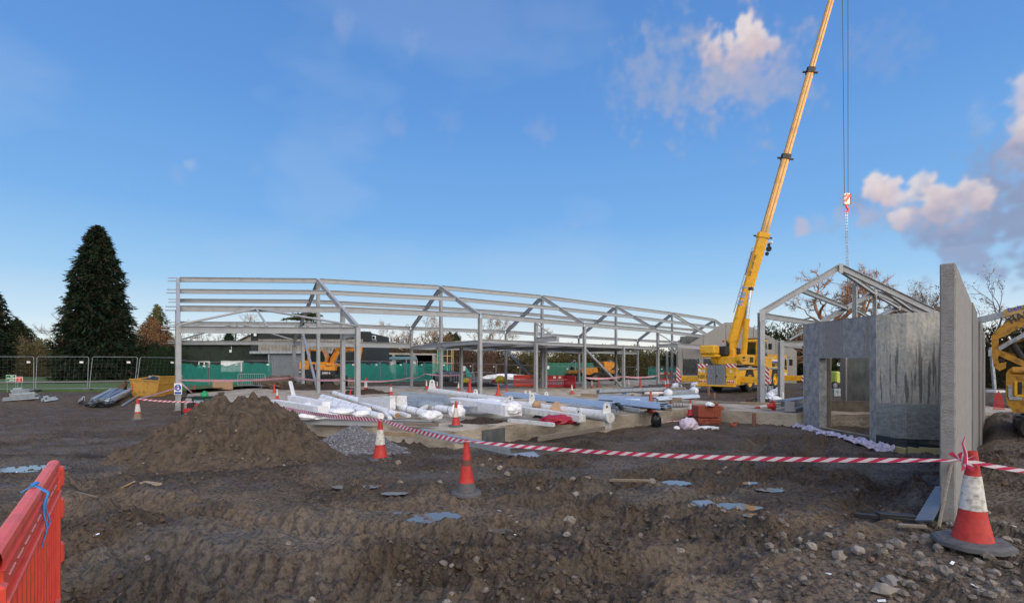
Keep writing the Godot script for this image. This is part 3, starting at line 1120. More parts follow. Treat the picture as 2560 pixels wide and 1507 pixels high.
func build_steel() -> void:
	var s := thing("steel_frame", "long grey steel portal frame of a new building, unclad, left of the crane", "steel frame")
	var R := [[-21.55, 33.0], [-12.7, 33.5], [-5.06, 36.4], [2.43, 41.4], [9.75, 48.0], [17.1, 54.6], [24.7, 62.3]]
	var B := [[-18.3, 28.0], [-9.47, 28.6], [-2.0, 32.0], [5.51, 38.96], [13.06, 45.8], [22.0, 56.4], [28.5, 63.0]]
	var C := [[-24.8, 38.0], [-15.7, 38.4], [-8.43, 42.9], [-.56, 47.4], [7.3, 55.7], [15.5, 63.0], [22.0, 68.0]]
	var A := [[-16.65, 25.5], [-7.95, 26.3]]
	var D := [[-26.5, 40.6], [-17.3, 40.6]]
	var yr := 7.2
	var ye := 4.75
	var yc := 3.6
	var mid := func(e: Array, r: Array, t: float) -> Vector3: return P3(e, ye).lerp(P3(r, yr), t)
	for i in 7:
		# rafters; the first two frames carry on down to the canopy columns
		var nb: Vector3 = P3(A[i], yc) if i < 2 else P3(B[i], ye)
		var nc: Vector3 = P3(D[i], yc) if i < 2 else P3(C[i], ye)
		var rr := P3(R[i], yr)
		ibeam(s, "rafter", nb + Vector3(0, -.02, 0), rr + Vector3(0, -.05, 0), .17, .28)
		ibeam(s, "rafter", nc + Vector3(0, -.02, 0), rr + Vector3(0, -.05, 0), .17, .28)
		var mb := MB.new()
		mb.bar(rr + Vector3(0, -.33, 0), rr + Vector3(0, .08, 0), .20, .03, (rr - nb).normalized())
		part("ridge_plate", mb, M.galv_dull, s)
		column(s, R[i], -.15, yr - .2, .19)
		column(s, B[i], -.15 if i > 0 else -.5, ye - .12, .21)
		column(s, C[i], -.15, ye - .12, .19)
	column(s, A[0], -.62, yc + .05, .23)
	column(s, A[1], -.15, yc - .02, .23)
	for i in 2:
		column(s, D[i], -.15, yc, .2)
		ibeam(s, "tie_beam", P3(A[i], 3.25), P3(B[i], 3.25), .16, .26)
		ibeam(s, "tie_beam", P3(D[i], 3.35), P3(C[i], 3.35), .16, .26)
	# lines of beams that run from frame to frame
	for i in 6:
		var ext := func(a: Vector3, b: Vector3) -> Vector3: return a + (a - b).normalized() * (.62 if i == 0 else 0.0)
		for L in [["ridge_beam", P3(R[i], yr - .02), P3(R[i + 1], yr - .02), .30], ["purlin", mid.call(B[i], R[i], .55), mid.call(B[i + 1], R[i + 1], .55), .27], ["purlin", mid.call(C[i], R[i], .55), mid.call(C[i + 1], R[i + 1], .55), .27], ["eaves_beam", P3(B[i], ye), P3(B[i + 1], ye), .32], ["eaves_beam", P3(C[i], ye), P3(C[i + 1], ye), .30]]:
			var a: Vector3 = L[1]
			var b: Vector3 = L[2]
			if i < 6:
				var g := (b - a).normalized() * .11
				ibeam(s, L[0], a + g, b - g, .15, L[3])
			if i == 0:
				var mb := MB.new()
				for dy in [-.10, .10]:
					mb.bar(a + Vector3(-.66, dy, 0), a + Vector3(-.08, dy, 0), .10, .05)
				part("purlin_stub", mb, M.galv_dull, s)
	for E in [[A, P3(A[0], yc - .18), P3(A[1], yc - .18), .34], [D, P3(D[0], yc - .15), P3(D[1], yc - .15), .32]]:
		ibeam(s, "eaves_beam", E[1] + Vector3(.12, 0, 0), E[2] - Vector3(.12, 0, 0), .17, E[3])
		var mb := MB.new()
		for dy in [-.02, .14]:
			mb.bar(E[1] + Vector3(-.8, dy, 0), E[1] + Vector3(-.1, dy, 0), .12, .05)
		part("purlin_stub", mb, M.galv_dull, s)
	# tubular wind bracing in the roof plane of the first bay
	for S in [[A, B], [D, C]]:
		var a0 := P3(S[0][0], yc + .05)
		var a1 := P3(S[0][1], yc + .05)
		var top := P3(S[1][0], ye + .02).lerp(P3(S[1][1], ye + .02), .47)
		var low := P3(S[0][0], yc).lerp(P3(S[0][1], yc), .49)
		for T in [[a0, top], [top, a1], [top, low]]:
			var mb := MB.new()
			mb.tube([T[0], T[1]], .057, 8)
			part("brace", mb, M.steel, s)
	var braces := [[P3(C[1], 4.0), P3(R[1], -.1)], [P3(B[3], 2.95), P3([9.0, 42.0], -.1)], [P3(C[3], 3.1), P3(R[3], -.1)], [W(1736, 895, 52), W(1792, 957, 50)], [P3(C[2], 4.5), P3(C[2], 3.5) + Vector3(-1.0, 0, .1)]]
	for b in braces:
		var mb := MB.new()
		mb.bar(b[0], b[1], .15, .15, Vector3.UP, .015)
		part("brace", mb, M.galv_dull, s)
	# floor zone
	var yf := 3.3
	ibeam(s, "floor_beam", P3(C[1], yf), P3(C[2], yf), .2, .42)
	for i in [2, 3]:
		ibeam(s, "floor_beam", P3(B[i], yf - .12), P3(B[i + 1], yf - .12), .18, .24)
		ibeam(s, "floor_beam", P3(C[i], yf - .12), P3(C[i + 1], yf - .12), .18, .36)
		ibeam(s, "floor_beam", P3(R[i], yf - .15), P3(R[i + 1], yf - .15), .18, .36)
		for k in 4:
			var t := k / 4.0
			var a := P3(B[i], yf - .2).lerp(P3(B[i + 1], yf - .2), t)
			var c := P3(R[i], yf - .2).lerp(P3(R[i + 1], yf - .2), t)
			var e := P3(C[i], yf - .2).lerp(P3(C[i + 1], yf - .2), t)
			ibeam(s, "floor_beam", a, c, .14, .26)
			ibeam(s, "floor_beam", c, e, .14, .26)
	ibeam(s, "floor_beam", P3(B[4], yf - .12), P3(R[4], yf - .12), .18, .26)
	ibeam(s, "floor_beam", P3(R[4], yf - .12), P3(C[4], yf - .12), .18, .26)
	ibeam(s, "floor_beam", P3(C[4], yf - .12), P3(C[5], yf - .12), .18, .3)
	for i in [2, 3]:
		var mb := MB.new()
		var a := P3(B[i], yf + .02).lerp(P3(C[i], yf + .02), .30 if i == 2 else .02)
		var b := P3(B[i + 1], yf + .02).lerp(P3(C[i + 1], yf + .02), .02)
		var c := P3(C[i + 1], yf + .02).lerp(P3(B[i + 1], yf + .02), .2)
		var d := P3(C[i], yf + .02).lerp(P3(B[i], yf + .02), .2)
		mb.q_out(a, b, c, d, Vector3.UP)
		var dn := Vector3(0, -.05, 0)
		mb.q_out(a + dn, b + dn, c + dn, d + dn, Vector3.DOWN)
		mb.q_out(a, b, b + dn, a + dn, Vector3(.7, 0, .7))
		mb.q_out(d, a, a + dn, d + dn, Vector3(-.7, 0, .3))
		part("floor_deck", mb, M.galv_dull, s)
	for p in [[1.64, 35.0, 4.6], [9.2, 42.2, 3.2], [-3.83, 38.6, 3.1], [2.62, 40.0, 3.1], [17.6, 58.0, 3.2], [20.2, 60.0, 3.2]]:
		column(s, [p[0], p[1]], -.15, p[2], .2)
	# canopy brackets on the near side with their ties
	var br := [[1.64, 35.0], [13.06, 45.8], [22.0, 56.4]]
	for p in br:
		var a := P3(p, 3.4)
		var b := a + Vector3(.68, 0, .73) * 2.0
		ibeam(s, "bracket", a + Vector3(.08, 0, .08), b, .16, .32)
		var mb := MB.new()
		mb.box(Transform3D(MB.along(a, b).basis, b), Vector3(.03, .44, .24))
		part("end_plate", mb, M.steel, s)
		mb = MB.new()
		mb.tube([P3(p, 4.55), a.lerp(b, .82) + Vector3(0, .16, 0)], .05, 6)
		part("brace", mb, M.steel, s)
	ibeam(s, "eaves_beam", P3([14.42, 44.34], 3.38), P3([23.36, 54.9], 3.38), .18, .42)
	# loose decking waiting on the floor beams
	var st := thing("decking_bundle", "flat bundle of ribbed metal decking resting on the upper floor beams", "decking bundle")
	for k in 4:
		var mb := MB.new()
		deck_profile(mb, W(1158 + k * 8, 846, 37.6 + k * .35) * Vector3(1, 0, 1) + Vector3(0, 3.38 + .0 * k, 0), W(1330 + k * 22, 846, 37.5 + k * .6) * Vector3(1, 0, 1) + Vector3(0, 3.38, 0), .55, .1, 2)
		part("decking_sheet", mb, M.galv, st)

# trapezoid decking sheet of n ribs from a to b
func deck_profile(mb: MB, a: Vector3, b: Vector3, w: float, h: float, n: int) -> void:
	var x := MB.along(a, b)
	var l := a.distance_to(b) * .5
	var pr := []
	for i in n:
		var o := -w * .5 + w * i / n
		var p := w / n
		for q in [[0.0, 0.0], [.28, 0.0], [.38, 1.0], [.9, 1.0]]:
			pr.append(Vector2(o + p * q[0], h * q[1]))
	pr.append(Vector2(w * .5, 0))
	var th := .012
	for i in pr.size() - 1:
		var p0: Vector2 = pr[i]
		var p1: Vector2 = pr[i + 1]
		mb.q_out(x * Vector3(-l, p0.y, p0.x), x * Vector3(l, p0.y, p0.x), x * Vector3(l, p1.y, p1.x), x * Vector3(-l, p1.y, p1.x), x.basis * Vector3(0, 1, p0.y - p1.y))
		mb.q_out(x * Vector3(-l, p0.y - th, p0.x), x * Vector3(l, p0.y - th, p0.x), x * Vector3(l, p1.y - th, p1.x), x * Vector3(-l, p1.y - th, p1.x), x.basis * Vector3(0, -1, 0))
		for e in [-l, l]:
			mb.q_out(x * Vector3(e, p0.y, p0.x), x * Vector3(e, p1.y, p1.x), x * Vector3(e, p1.y - th, p1.x), x * Vector3(e, p0.y - th, p0.x), x.basis * Vector3(e, 0, 0))


func build_gable() -> void:
	var s := thing("gable_frame", "grey steel gable frame with open roof behind the concrete walls", "steel frame")
	var L := [[11.5, 23.6], [17.3, 28.6], [23.5, 35.8]]
	var R := [[15.0, 23.4], [22.2, 31.3], [29.5, 39.0]]
	var E := [[19.0, 23.06], [26.0, 30.3], [33.0, 37.6]]
	var ye := 4.05
	var yr := 6.13
	for i in 3:
		var up := Vector3.UP
		var d := .27 if i == 0 else .24
		ibeam(s, "rafter", P3(L[i], ye), P3(R[i], yr), .17, d)
		ibeam(s, "rafter", P3(E[i], ye), P3(R[i], yr), .17, d)
		column(s, L[i], -.15, ye + .02, .23, Vector3(.1, 0, 1))
		column(s, E[i], -.15, ye + .02, .23, Vector3(.1, 0, 1))
		var mb := MB.new()
		mb.bar(P3(R[i], yr - .30) + Vector3(0, 0, .1), P3(R[i], yr + .13) + Vector3(0, 0, .1), .18, .02, Vector3(0, 0, 1))
		part("ridge_plate", mb, M.steel, s)
		# haunch where rafter meets column
		mb = MB.new()
		mb.bar(P3(L[i], ye - .38) + Vector3(0, 0, .12), P3(L[i], ye + .14) + Vector3(0, 0, .12), .25, .02, Vector3(0, 0, 1))
		part("haunch_plate", mb, M.steel, s)
	for i in 2:
		ibeam(s, "eaves_beam", P3(L[i], ye - .12), P3(L[i + 1], ye - .12), .15, .25)
		ibeam(s, "eaves_beam", P3(E[i], ye - .12), P3(E[i + 1], ye - .12), .15, .25)
		ibeam(s, "ridge_beam", P3(R[i], yr - .08), P3(R[i + 1], yr - .08), .15, .25)
		ibeam(s, "purlin", P3(L[i], ye).lerp(P3(R[i], yr), .53) + Vector3(0, -.08, 0), P3(L[i + 1], ye).lerp(P3(R[i + 1], yr), .48) + Vector3(0, -.1, 0), .14, .22)
		ibeam(s, "purlin", P3(E[i], ye).lerp(P3(R[i], yr), .53) + Vector3(0, -.08, 0), P3(E[i + 1], ye).lerp(P3(R[i + 1], yr), .5) + Vector3(0, -.1, 0), .14, .22)
	column(s, [18.3, 27.3], -.15, 6.0, .2)
	column(s, R[1], -.15, 5.95, .2)
	column(s, [14.2, 27.0], -.15, 2.95, .23, Vector3(.1, 0, 1))
	ibeam(s, "canopy_beam", P3([14.32, 27.0], 2.78), P3([19.5, 27.6], 2.78), .17, .26)
	ibeam(s, "canopy_beam", P3([14.2, 27.1], 2.75), P3([17.0, 30.0], 2.75), .17, .26)
	var mb := MB.new()
	mb.tube([W(1974, 850, 27.0), W(2030, 818, 27.0)], .06, 6)
	part("brace", mb, M.steel, s)


# ---------------------------------------------------------------- precast walls
func wall_seg(parent: Node, nm: String, a: Vector2, b: Vector2, y0: float, y1: float, th: float, m: Material, gap := .008) -> MeshInstance3D:
	var mb := MB.new()
	var A := Vector3(a.x, 0, -a.y)
	var B := Vector3(b.x, 0, -b.y)
	var f := (B - A).normalized()
	var side := f.cross(Vector3.UP).normalized()      # to the right of the run
	var x := Transform3D(Basis(f, Vector3.UP, side), (A + B) * .5 - side * th * .5 + Vector3(0, (y0 + y1) * .5, 0))
	mb.box(x, Vector3(A.distance_to(B) - gap, y1 - y0, th), .012)
	return part(nm, mb, m, parent)

func stain_material() -> StandardMaterial3D:
	var w := 512
	var h := 512
	var im := Image.create(w, h, false, Image.FORMAT_RGB8)
	var n1 := noise(201, .012, 5)
	var n2 := noise(202, .045, 4)
	var n3 := noise(203, .010, 3)
	for x in w:
		for y in h:
			var v_ := y / float(h)                     # 0 at the top
			var base := Vector3(.46, .44, .385).lerp(Vector3(.34, .35, .33), clampf(.5 + n1.get_noise_2d(x, y * .6), 0, 1))
			base *= .9 + .25 * n2.get_noise_2d(x, y * .35)
			# runs of water: darker streaks with ragged ends
			var run := .5 + .9 * n3.get_noise_1d(x * 3.2) + .35 * n2.get_noise_1d(x * 1.7)
			var lat := smoothstep(.15, .95, x / float(w))
			var streak := n2.get_noise_2d(x * 1.1, y * .07) + n1.get_noise_2d(x * 2.3 + 90, y * .25) * .8 + .18 * lat
			var dark := smoothstep(.06, .20, streak - .14 + .10 * lat - .42 * absf(v_ - .55)) * smoothstep(.12, .35, v_) * (1.0 - smoothstep(.70, .735, v_))
			base = base.lerp(Vector3(.052, .062, .058), dark * .74)
			if v_ > .715:                              # band where the shutter changed
				var u := smoothstep(.715, .73, v_)
				var lo := Vector3(.26, .285, .295) * (.85 + .35 * n2.get_noise_2d(x * .5, y * 1.4))
				if v_ < .80: lo = lo.lerp(Vector3(.21, .24, .26), .6 * clampf(.5 + n1.get_noise_2d(x, y * 3), 0, 1))
				else: lo *= .86 + .05 * sin(x * .42)
				base = base.lerp(lo, u)
			im.set_pixel(x, y, lin(base.x, base.y, base.z))
	var m := mat("precast_stained", Color.WHITE, .7)
	m.albedo_texture = ImageTexture.create_from_image(im)
	m.normal_enabled = true
	m.normal_texture = ntex(204, .04, 2.0)
	m.uv1_triplanar = false
	return m

func build_concrete() -> void:
	# long wall that runs away to the right
	var s := thing("long_concrete_wall", "long tall pale grey precast concrete wall running away at far right", "wall")
	var d := Vector2(.69, .727).normalized()
	var p := Vector2(4.66, 5.37)
	var L := [2.35, 2.3, 2.4, 2.35, 2.4, 2.35, 2.4, 2.3]
	for i in L.size():
		var q: Vector2 = p + d * L[i]
		var off: Vector2 = Vector2(d.y, -d.x) * (.0 if i < 2 else [.02, -.01, .03, .0, .02, -.01][i - 2])
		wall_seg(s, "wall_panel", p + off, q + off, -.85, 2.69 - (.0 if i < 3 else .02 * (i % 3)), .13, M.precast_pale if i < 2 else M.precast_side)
		p = q
	# curved wall with the doorway
	s = thing("curved_concrete_wall", "curved grey precast wall with a doorway, stained dark by rain", "wall")
	var xz := func(X: float, dd: float) -> Vector2: return Vector2((X - 1280) / F * dd, dd)
	var y1 := 3.1
	var y0 := -1.05
	var K0: Vector2 = xz.call(2010, 18.5)
	var Ka: Vector2 = xz.call(2049.5, 17.55)
	var K1: Vector2 = xz.call(2062, 17.25)
	var K2: Vector2 = xz.call(2110, 16.35)
	var K3: Vector2 = xz.call(2165, 15.4)
	var Kb: Vector2 = xz.call(2176, 15.22)
	var K4: Vector2 = xz.call(2192, 14.95)
	var K5: Vector2 = xz.call(2298, 14.32)
	var K6: Vector2 = Vector2(12.70, 14.02)
	var th := .24
	# runs are given right to left so that their outer face looks at the viewer
	wall_seg(s, "wall_panel", Ka, K0, y0, y1, -th, M.precast, .0)
	wall_seg(s, "lintel", K1, Ka, 1.87, y1, -th, M.precast, .0)
	wall_seg(s, "lintel", K2, K1, 1.865, y1, -th, M.precast_pale, .0)
	wall_seg(s, "lintel", K3, K2, 1.86, y1, -th, M.precast, .0)
	wall_seg(s, "lintel", Kb, K3, 1.855, y1, -th, M.precast_pale, .0)
	wall_seg(s, "wall_panel", K4, Kb, y0, y1, -th, M.precast, .0)
	wall_seg(s, "sill", Kb, Ka, y0, -.50, -th - .02, M.precast_brown, .0)
	# broad stained panels, their face drawn once over both
	var sm := stain_material()
	var mb := MB.new()
	var run := [K4, K4.lerp(K5, .33) + Vector2(-.03, -.10), K4.lerp(K5, .67) + Vector2(-.03, -.12), K5, K6]
	var tot := 0.0
	for i in run.size() - 1: tot += run[i].distance_to(run[i + 1])
	var acc := 0.0
	for i in run.size() - 1:
		var a: Vector2 = run[i]
		var b: Vector2 = run[i + 1]
		var u0 := acc / tot
		acc += a.distance_to(b)
		var u1 := acc / tot
		var A := Vector3(a.x, 0, -a.y)
		var B := Vector3(b.x, 0, -b.y)
		var n := Vector3(-(B.z - A.z), 0, B.x - A.x).normalized()
		if n.z < 0: n = -n
		mb.q(A + Vector3.UP * -.45, B + Vector3.UP * -.45, B + Vector3.UP * y1, A + Vector3.UP * y1, Vector2(u0, 1), Vector2(u1, 1), Vector2(u1, 0), Vector2(u0, 0))
		var back := -n * th
		mb.q_out(A + back + Vector3.UP * y0, B + back + Vector3.UP * y0, B + back + Vector3.UP * y1, A + back + Vector3.UP * y1, -n)
		mb.q_out(A + Vector3.UP * y1, B + Vector3.UP * y1, B + back + Vector3.UP * y1, A + back + Vector3.UP * y1, Vector3.UP)
	part("wall_panel", mb, sm, s, "broad panel streaked with dark water stains")
	mb = MB.new()
	var ins := MB.new()
	for i in run.size() - 1:
		var a: Vector2 = run[i]
		var b: Vector2 = run[i + 1]
		var A := Vector3(a.x, 0, -a.y)
		var B := Vector3(b.x, 0, -b.y)
		var n := Vector3(-(B.z - A.z), 0, B.x - A.x).normalized()
		if n.z < 0: n = -n
		var k0 := -.40 - .06 * i
		var k1 := -.46 - .06 * i
		mb.q_out(A + n * .012 + Vector3.UP * -.80, B + n * .012 + Vector3.UP * -.80, B + n * .012 + Vector3.UP * k1 * .93, A + n * .012 + Vector3.UP * k0, n)
		if i > 0: ins.bar(A + n * .05 + Vector3.UP * -.79, B + n * .05 + Vector3.UP * -.83, .09, .26, Vector3.UP, .01)
	part("tar_coat", mb, M.tar_band, s)
	part("insulation_strip", ins, mat("insulation", lin(.42, .38, .20), .8), s)
	# room behind the doorway
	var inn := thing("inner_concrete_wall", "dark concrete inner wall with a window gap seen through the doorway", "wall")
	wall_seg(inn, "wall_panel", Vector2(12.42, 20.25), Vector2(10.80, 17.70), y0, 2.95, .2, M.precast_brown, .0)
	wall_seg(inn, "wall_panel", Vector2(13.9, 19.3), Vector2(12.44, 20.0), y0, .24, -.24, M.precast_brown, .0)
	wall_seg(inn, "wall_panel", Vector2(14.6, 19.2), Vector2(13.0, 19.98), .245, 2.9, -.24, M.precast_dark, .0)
	mb = MB.new()
	mb.bx(12.98, 1.55, -20.0, .06, 2.6, .30)
	part("jamb", mb, M.precast_pale, inn)
	# polythene and broken insulation along the foot of the curved wall
	mb = MB.new()
	var nn := noise(205, 1.6, 4)
	var foot := [xz.call(1990, 18.5), xz.call(2030, 17.7), xz.call(2070, 16.7), xz.call(2120, 15.75), xz.call(2170, 14.95), xz.call(2205, 14.6), xz.call(2240, 14.35)]
	var g := []
	for j in 7:
		var row := PackedVector3Array()
		for i in 49:
			var u := i / 48.0 * (foot.size() - 1)
			var q: Vector2 = foot[mini(int(u), foot.size() - 2)].lerp(foot[mini(int(u), foot.size() - 2) + 1], u - mini(int(u), foot.size() - 2))
			var v_ := j / 6.0
			var out := Vector2(-.6, -.35) * v_ * (.50 + .35 * nn.get_noise_1d(i * .55))
			var y := lerpf(-.45 - .0035 * i, bh(q.x + out.x, q.y + out.y) + .02, pow(v_, .55)) + .10 * nn.get_noise_2d(i * .8, j * 1.3)
			row.append(Vector3(q.x + out.x, y, -(q.y + out.y)))
		g.append(row)
	mb.use_col = true
	grid(mb, g, Color(.62, .62, .70), nn)
	var fm := mat("film_dirty", Color.WHITE, .35)
	fm.vertex_color_use_as_albedo = true
	fm.albedo_texture = tex(206, .03, [[0.0, Color(.42, .35, .30)], [.38, Color(.75, .72, .78)], [.6, Color(.96, .95, 1.0)], [1.0, Color(.88, .82, .74)]], 4, 256)
	tri(fm, 1.2)
	solo("polythene_strip", mb, fm, "crumpled white and lilac polythene along the foot of the curved wall", "plastic sheet")
	# far concrete hall with its gable
	var hall := thing("concrete_hall", "pale precast concrete building with a broad gable behind the crane", "building")
	var hz := 50.0
	var pts := func(a: Array) -> PackedVector2Array:
		var r := PackedVector2Array()
		for q in a:
			var w := W(q[0], q[1], hz)
			r.append(Vector2(w.x, w.y))
		return r
	prism(hall, "wall_panel", pts.call([[1695, 962], [1695, 878], [1707, 871], [1707, 962]]), -hz, .3, M.precast_pale)
	prism(hall, "wall_panel", pts.call([[1708, 897], [1708, 870.5], [1758, 840], [1758, 897]]), -hz, .3, M.precast_pale)
	prism(hall, "wall_panel", pts.call([[1759, 897], [1759, 839.5], [1815, 806], [1815, 897]]), -hz, .3, M.precast_pale)
	prism(hall, "pier", pts.call([[1749, 962], [1749, 897.3], [1759, 897.3], [1759, 962]]), -hz, .3, M.precast_pale)
	prism(hall, "pier", pts.call([[1806, 962], [1806, 897.3], [1815, 897.3], [1815, 962]]), -hz, .3, M.precast_pale)
	prism(hall, "wall_panel", pts.call([[1816, 962], [1816, 806], [1852, 806], [1884, 820], [1884, 962]]), -hz, .3, M.precast_pale)
	prism(hall, "wall_panel", pts.call([[1885, 962], [1885, 820.5], [1940, 849], [1940, 962]]), -hz, .3, M.precast_pale)
	prism(hall, "wall_panel", pts.call([[1941, 962], [1941, 849.5], [1993, 877], [1993, 962]]), -hz, .3, M.precast_pale)
	prism(hall, "dwarf_wall", pts.call([[1708, 962], [1708, 938], [1805, 938], [1805, 962]]), -hz + .05, .2, M.precast_pale)
	mb = MB.new()
	mb.box(Transform3D(Basis(), Vector3(22.95, 2.2, -55.5)), Vector3(9.3, 5.2, .3))
	part("back_wall", mb, M.precast_dark, hall)
	mb = MB.new()
	mb.bar(Vector3(16.45, 1.6, -50.35), Vector3(18.2, 1.6, -55.3), .3, 3.6)
	mb.box(Transform3D(Basis(), Vector3(27.6, 1.6, -52.9)), Vector3(.3, 3.6, 5.0))
	part("side_wall", mb, M.precast, hall)

# outline in the plane facing the viewer, given thickness backwards
func prism(parent: Node, nm: String, o: PackedVector2Array, z: float, th: float, m: Material) -> MeshInstance3D:
	var mb := MB.new()
	var t := Geometry2D.triangulate_polygon(o)
	for i in range(0, t.size(), 3):
		mb.tri_out(V(o[t[i]], z), V(o[t[i + 1]], z), V(o[t[i + 2]], z), Vector3(0, 0, 1))
		mb.tri_out(V(o[t[i]], z - th), V(o[t[i + 1]], z - th), V(o[t[i + 2]], z - th), Vector3(0, 0, -1))
	var cw := Geometry2D.is_polygon_clockwise(o)
	for i in o.size():
		var a := o[i]
		var b := o[(i + 1) % o.size()]
		var out := Vector3(b.y - a.y, a.x - b.x, 0) * (-1.0 if cw else 1.0)
		mb.q_out(V(a, z), V(b, z), V(b, z - th), V(a, z - th), out)
	return part(nm, mb, m, parent)

func V(p: Vector2, z: float) -> Vector3:
	return Vector3(p.x, p.y, z)


# ---------------------------------------------------------------- buildings behind the fence
func build_buildings() -> void:
	var z := 50.0
	var sh_ := thing("green_shed", "long low dark green clad shed behind the green mesh", "building")
	var x0 := W(436, 0, z).x
	var x1 := W(640, 0, z).x
	var mb := MB.new()
	mb.bx((x0 + x1) * .5, 1.8, -z - 3, x1 - x0, 3.7, 6)
	part("wall", mb, M.shed_green, sh_)
	mb = MB.new()
	mb.bx((x0 + x1) * .5, 3.72, -z - 2.9, x1 - x0 + .3, .14, 6.4)
	part("roof", mb, M.shed_dark, sh_)
	var ribs := MB.new()
	var x := x0 + .1
	while x < x1:
		ribs.bx(x, 1.8, -z + .012, .05, 3.6, .03)
		x += .28
	part("wall_ribs", ribs, M.shed_green, sh_, "", "stuff")
	for wdw in [[497, 523, 904, 917, 2], [553, 606, 903, 928, 4]]:
		var a := W(wdw[0], wdw[3], z - .06)
		var b := W(wdw[1], wdw[2], z - .06)
		var fr := MB.new()
		for yy in [a.y, b.y]: fr.bx((a.x + b.x) * .5, yy, -z + .08, b.x - a.x + .1, .09, .06)
		for k in wdw[4] + 1: fr.bx(lerpf(a.x, b.x, float(k) / wdw[4]), (a.y + b.y) * .5, -z + .08, .09, b.y - a.y, .06)
		var wn := part("window", fr, M.white, sh_)
		for k in wdw[4]:
			var pn := MB.new()
			pn.bx(lerpf(a.x, b.x, (k + .5) / wdw[4]), (a.y + b.y) * .5, -z + .055, (b.x - a.x) / wdw[4] - .09, b.y - a.y - .09, .012)
			part("pane", pn, M.film if wdw[4] == 4 else M.glass_dark, wn)
	mb = MB.new()
	mb.box(Transform3D(Basis(), W(577, 878, z) + Vector3(0, 0, .1)), Vector3(.2, .26, .12), .02)
	part("alarm_box", mb, M.white, sh_)
	mb = MB.new()
	mb.tube([W(578, 876, z) + Vector3(0, 0, .04), W(578, 862, z) + Vector3(0, 0, .04)], .02, 5)
	part("cable", mb, M.white, sh_)

	var u := thing("dark_unit", "tall dark clad workshop with a roller shutter behind the excavator", "building")
	x0 = W(626, 0, 49).x
	x1 = W(922, 0, 49).x
	mb = MB.new()
	mb.bx((x0 + x1) * .5, 2.35, -49 - 4, x1 - x0, 4.9, 8)
	part("wall", mb, M.shed_dark, u)
	ribs = MB.new()
	x = x0 + .1
	while x < x1:
		ribs.bx(x, 4.25, -49 + .02, .07, 1.0, .04)
		ribs.bx(x, 1.3, -49 + .02, .07, 2.6, .04)
		x += .21
	part("wall_ribs", ribs, M.shed_dark, u, "", "stuff")
	mb = MB.new()
	var bx0 := W(646, 0, 48.9).x
	var bx1 := W(906, 0, 48.9).x
	var by0 := W(0, 878, 48.9).y
	var by1 := W(0, 848, 48.9).y
	mb.bx((bx0 + bx1) * .5, (by0 + by1) * .5, -48.93, bx1 - bx0, by1 - by0, .10)
	part("cladding_band", mb, M.black_paint, u)
	ribs = MB.new()
	x = bx0 + .05
	while x < bx1:
		ribs.bx(x, (by0 + by1) * .5, -48.86, .085, by1 - by0, .04)
		x += .135
	part("cladding_boards", ribs, M.clad_pale, u, "", "stuff")
	mb = MB.new()
	mb.bx(W(740, 0, 48.7).x, W(0, 881, 48.7).y, -48.75, W(860, 0, 48.7).x - W(628, 0, 48.7).x, .26, .3, .02)
	part("lintel", mb, M.galv_dull, u)
	var sx0 := W(673, 0, 48.8).x
	var sx1 := W(752, 0, 48.8).x
	ribs = MB.new()
	var y := .1
	while y < 2.72:
		ribs.tube([Vector3(sx0, y, -48.9), Vector3(sx1, y, -48.9)], .065, 6)
		y += .11
	part("roller_shutter", ribs, M.shutter, u)
	for q in [sx0 - .06, sx1 + .06]:
		mb = MB.new()
		mb.bx(q, 1.4, -48.82, .12, 2.8, .14)
		part("shutter_guide", mb, M.galv_dull, u)
	mb = MB.new()
	mb.box(Transform3D(Basis(), W(637, 837, 48.8)), Vector3(.22, .26, .14), .02)
	part("alarm_box", mb, M.white, u)

	mb = MB.new()
	mb.lathe([Vector2(0, 4.95), Vector2(.55, 4.95), Vector2(.58, 4.85), Vector2(.58, 4.4), Vector2(.54, 4.38), Vector2(.54, 0), Vector2(0, 0)], 20, Transform3D(Basis(), W(913, 0, 50.0) * Vector3(1, 0, 1)))
	solo("dark_tank", mb, M.shed_dark, "tall dark round tank at the right end of the workshop", "tank")
	var fl := thing("floodlight", "small white floodlight on a bracket beside the dark tank", "floodlight", W(933, 846, 50.0))
	mb = MB.new()
	mb.bar(Vector3(-.3, -.2, -.2), Vector3(.3, -.2, -.1), .05, .05)
	part("bracket", mb, M.white, fl)
	mb = MB.new()
	mb.bx(.05, .08, 0, .34, .38, .2, .02)
	part("housing", mb, M.white, fl)
	mb = MB.new()
	mb.bx(.05, .08, .105, .24, .28, .02)
	part("lens", mb, M.glass_dark, fl)

	var pg := thing("pale_gable_building", "pale clad building with a sloping roof edge behind the green shed", "building")
	var o := PackedVector2Array()
	for q in [[566, 868], [624, 840], [640, 840], [640, 960], [566, 960]]:
		var w := W(q[0], q[1], 62)
		o.append(Vector2(w.x, w.y))
	prism(pg, "wall", o, -62, 5.0, M.clad_pale)
	mb = MB.new()
	mb.bar(W(560, 869.5, 61.9), W(626, 837.5, 61.9), .5, .12)
	part("roof_edge", mb, M.black_paint, pg)

	# open-fronted barn
	var bn := thing("open_barn", "open fronted barn with a dark interior behind the green netting", "barn")
	var zb := 62.0
	var a := W(926, 885, zb)
	var b := W(1087, 887, zb)
	mb = MB.new()
	mb.bar(Vector3(a.x - .2, a.y + .06, -zb + .1), Vector3(b.x + .2, b.y + .06, -zb + .1), .12, .22)
	part("fascia", mb, M.clad_pale, bn)
	mb = MB.new()
	mb.q_out(Vector3(a.x - .2, a.y + .1, -zb), Vector3(b.x + .2, b.y + .1, -zb), Vector3(b.x + .2, b.y - .5, -zb - 7), Vector3(a.x - .2, a.y - .5, -zb - 7), Vector3.UP)
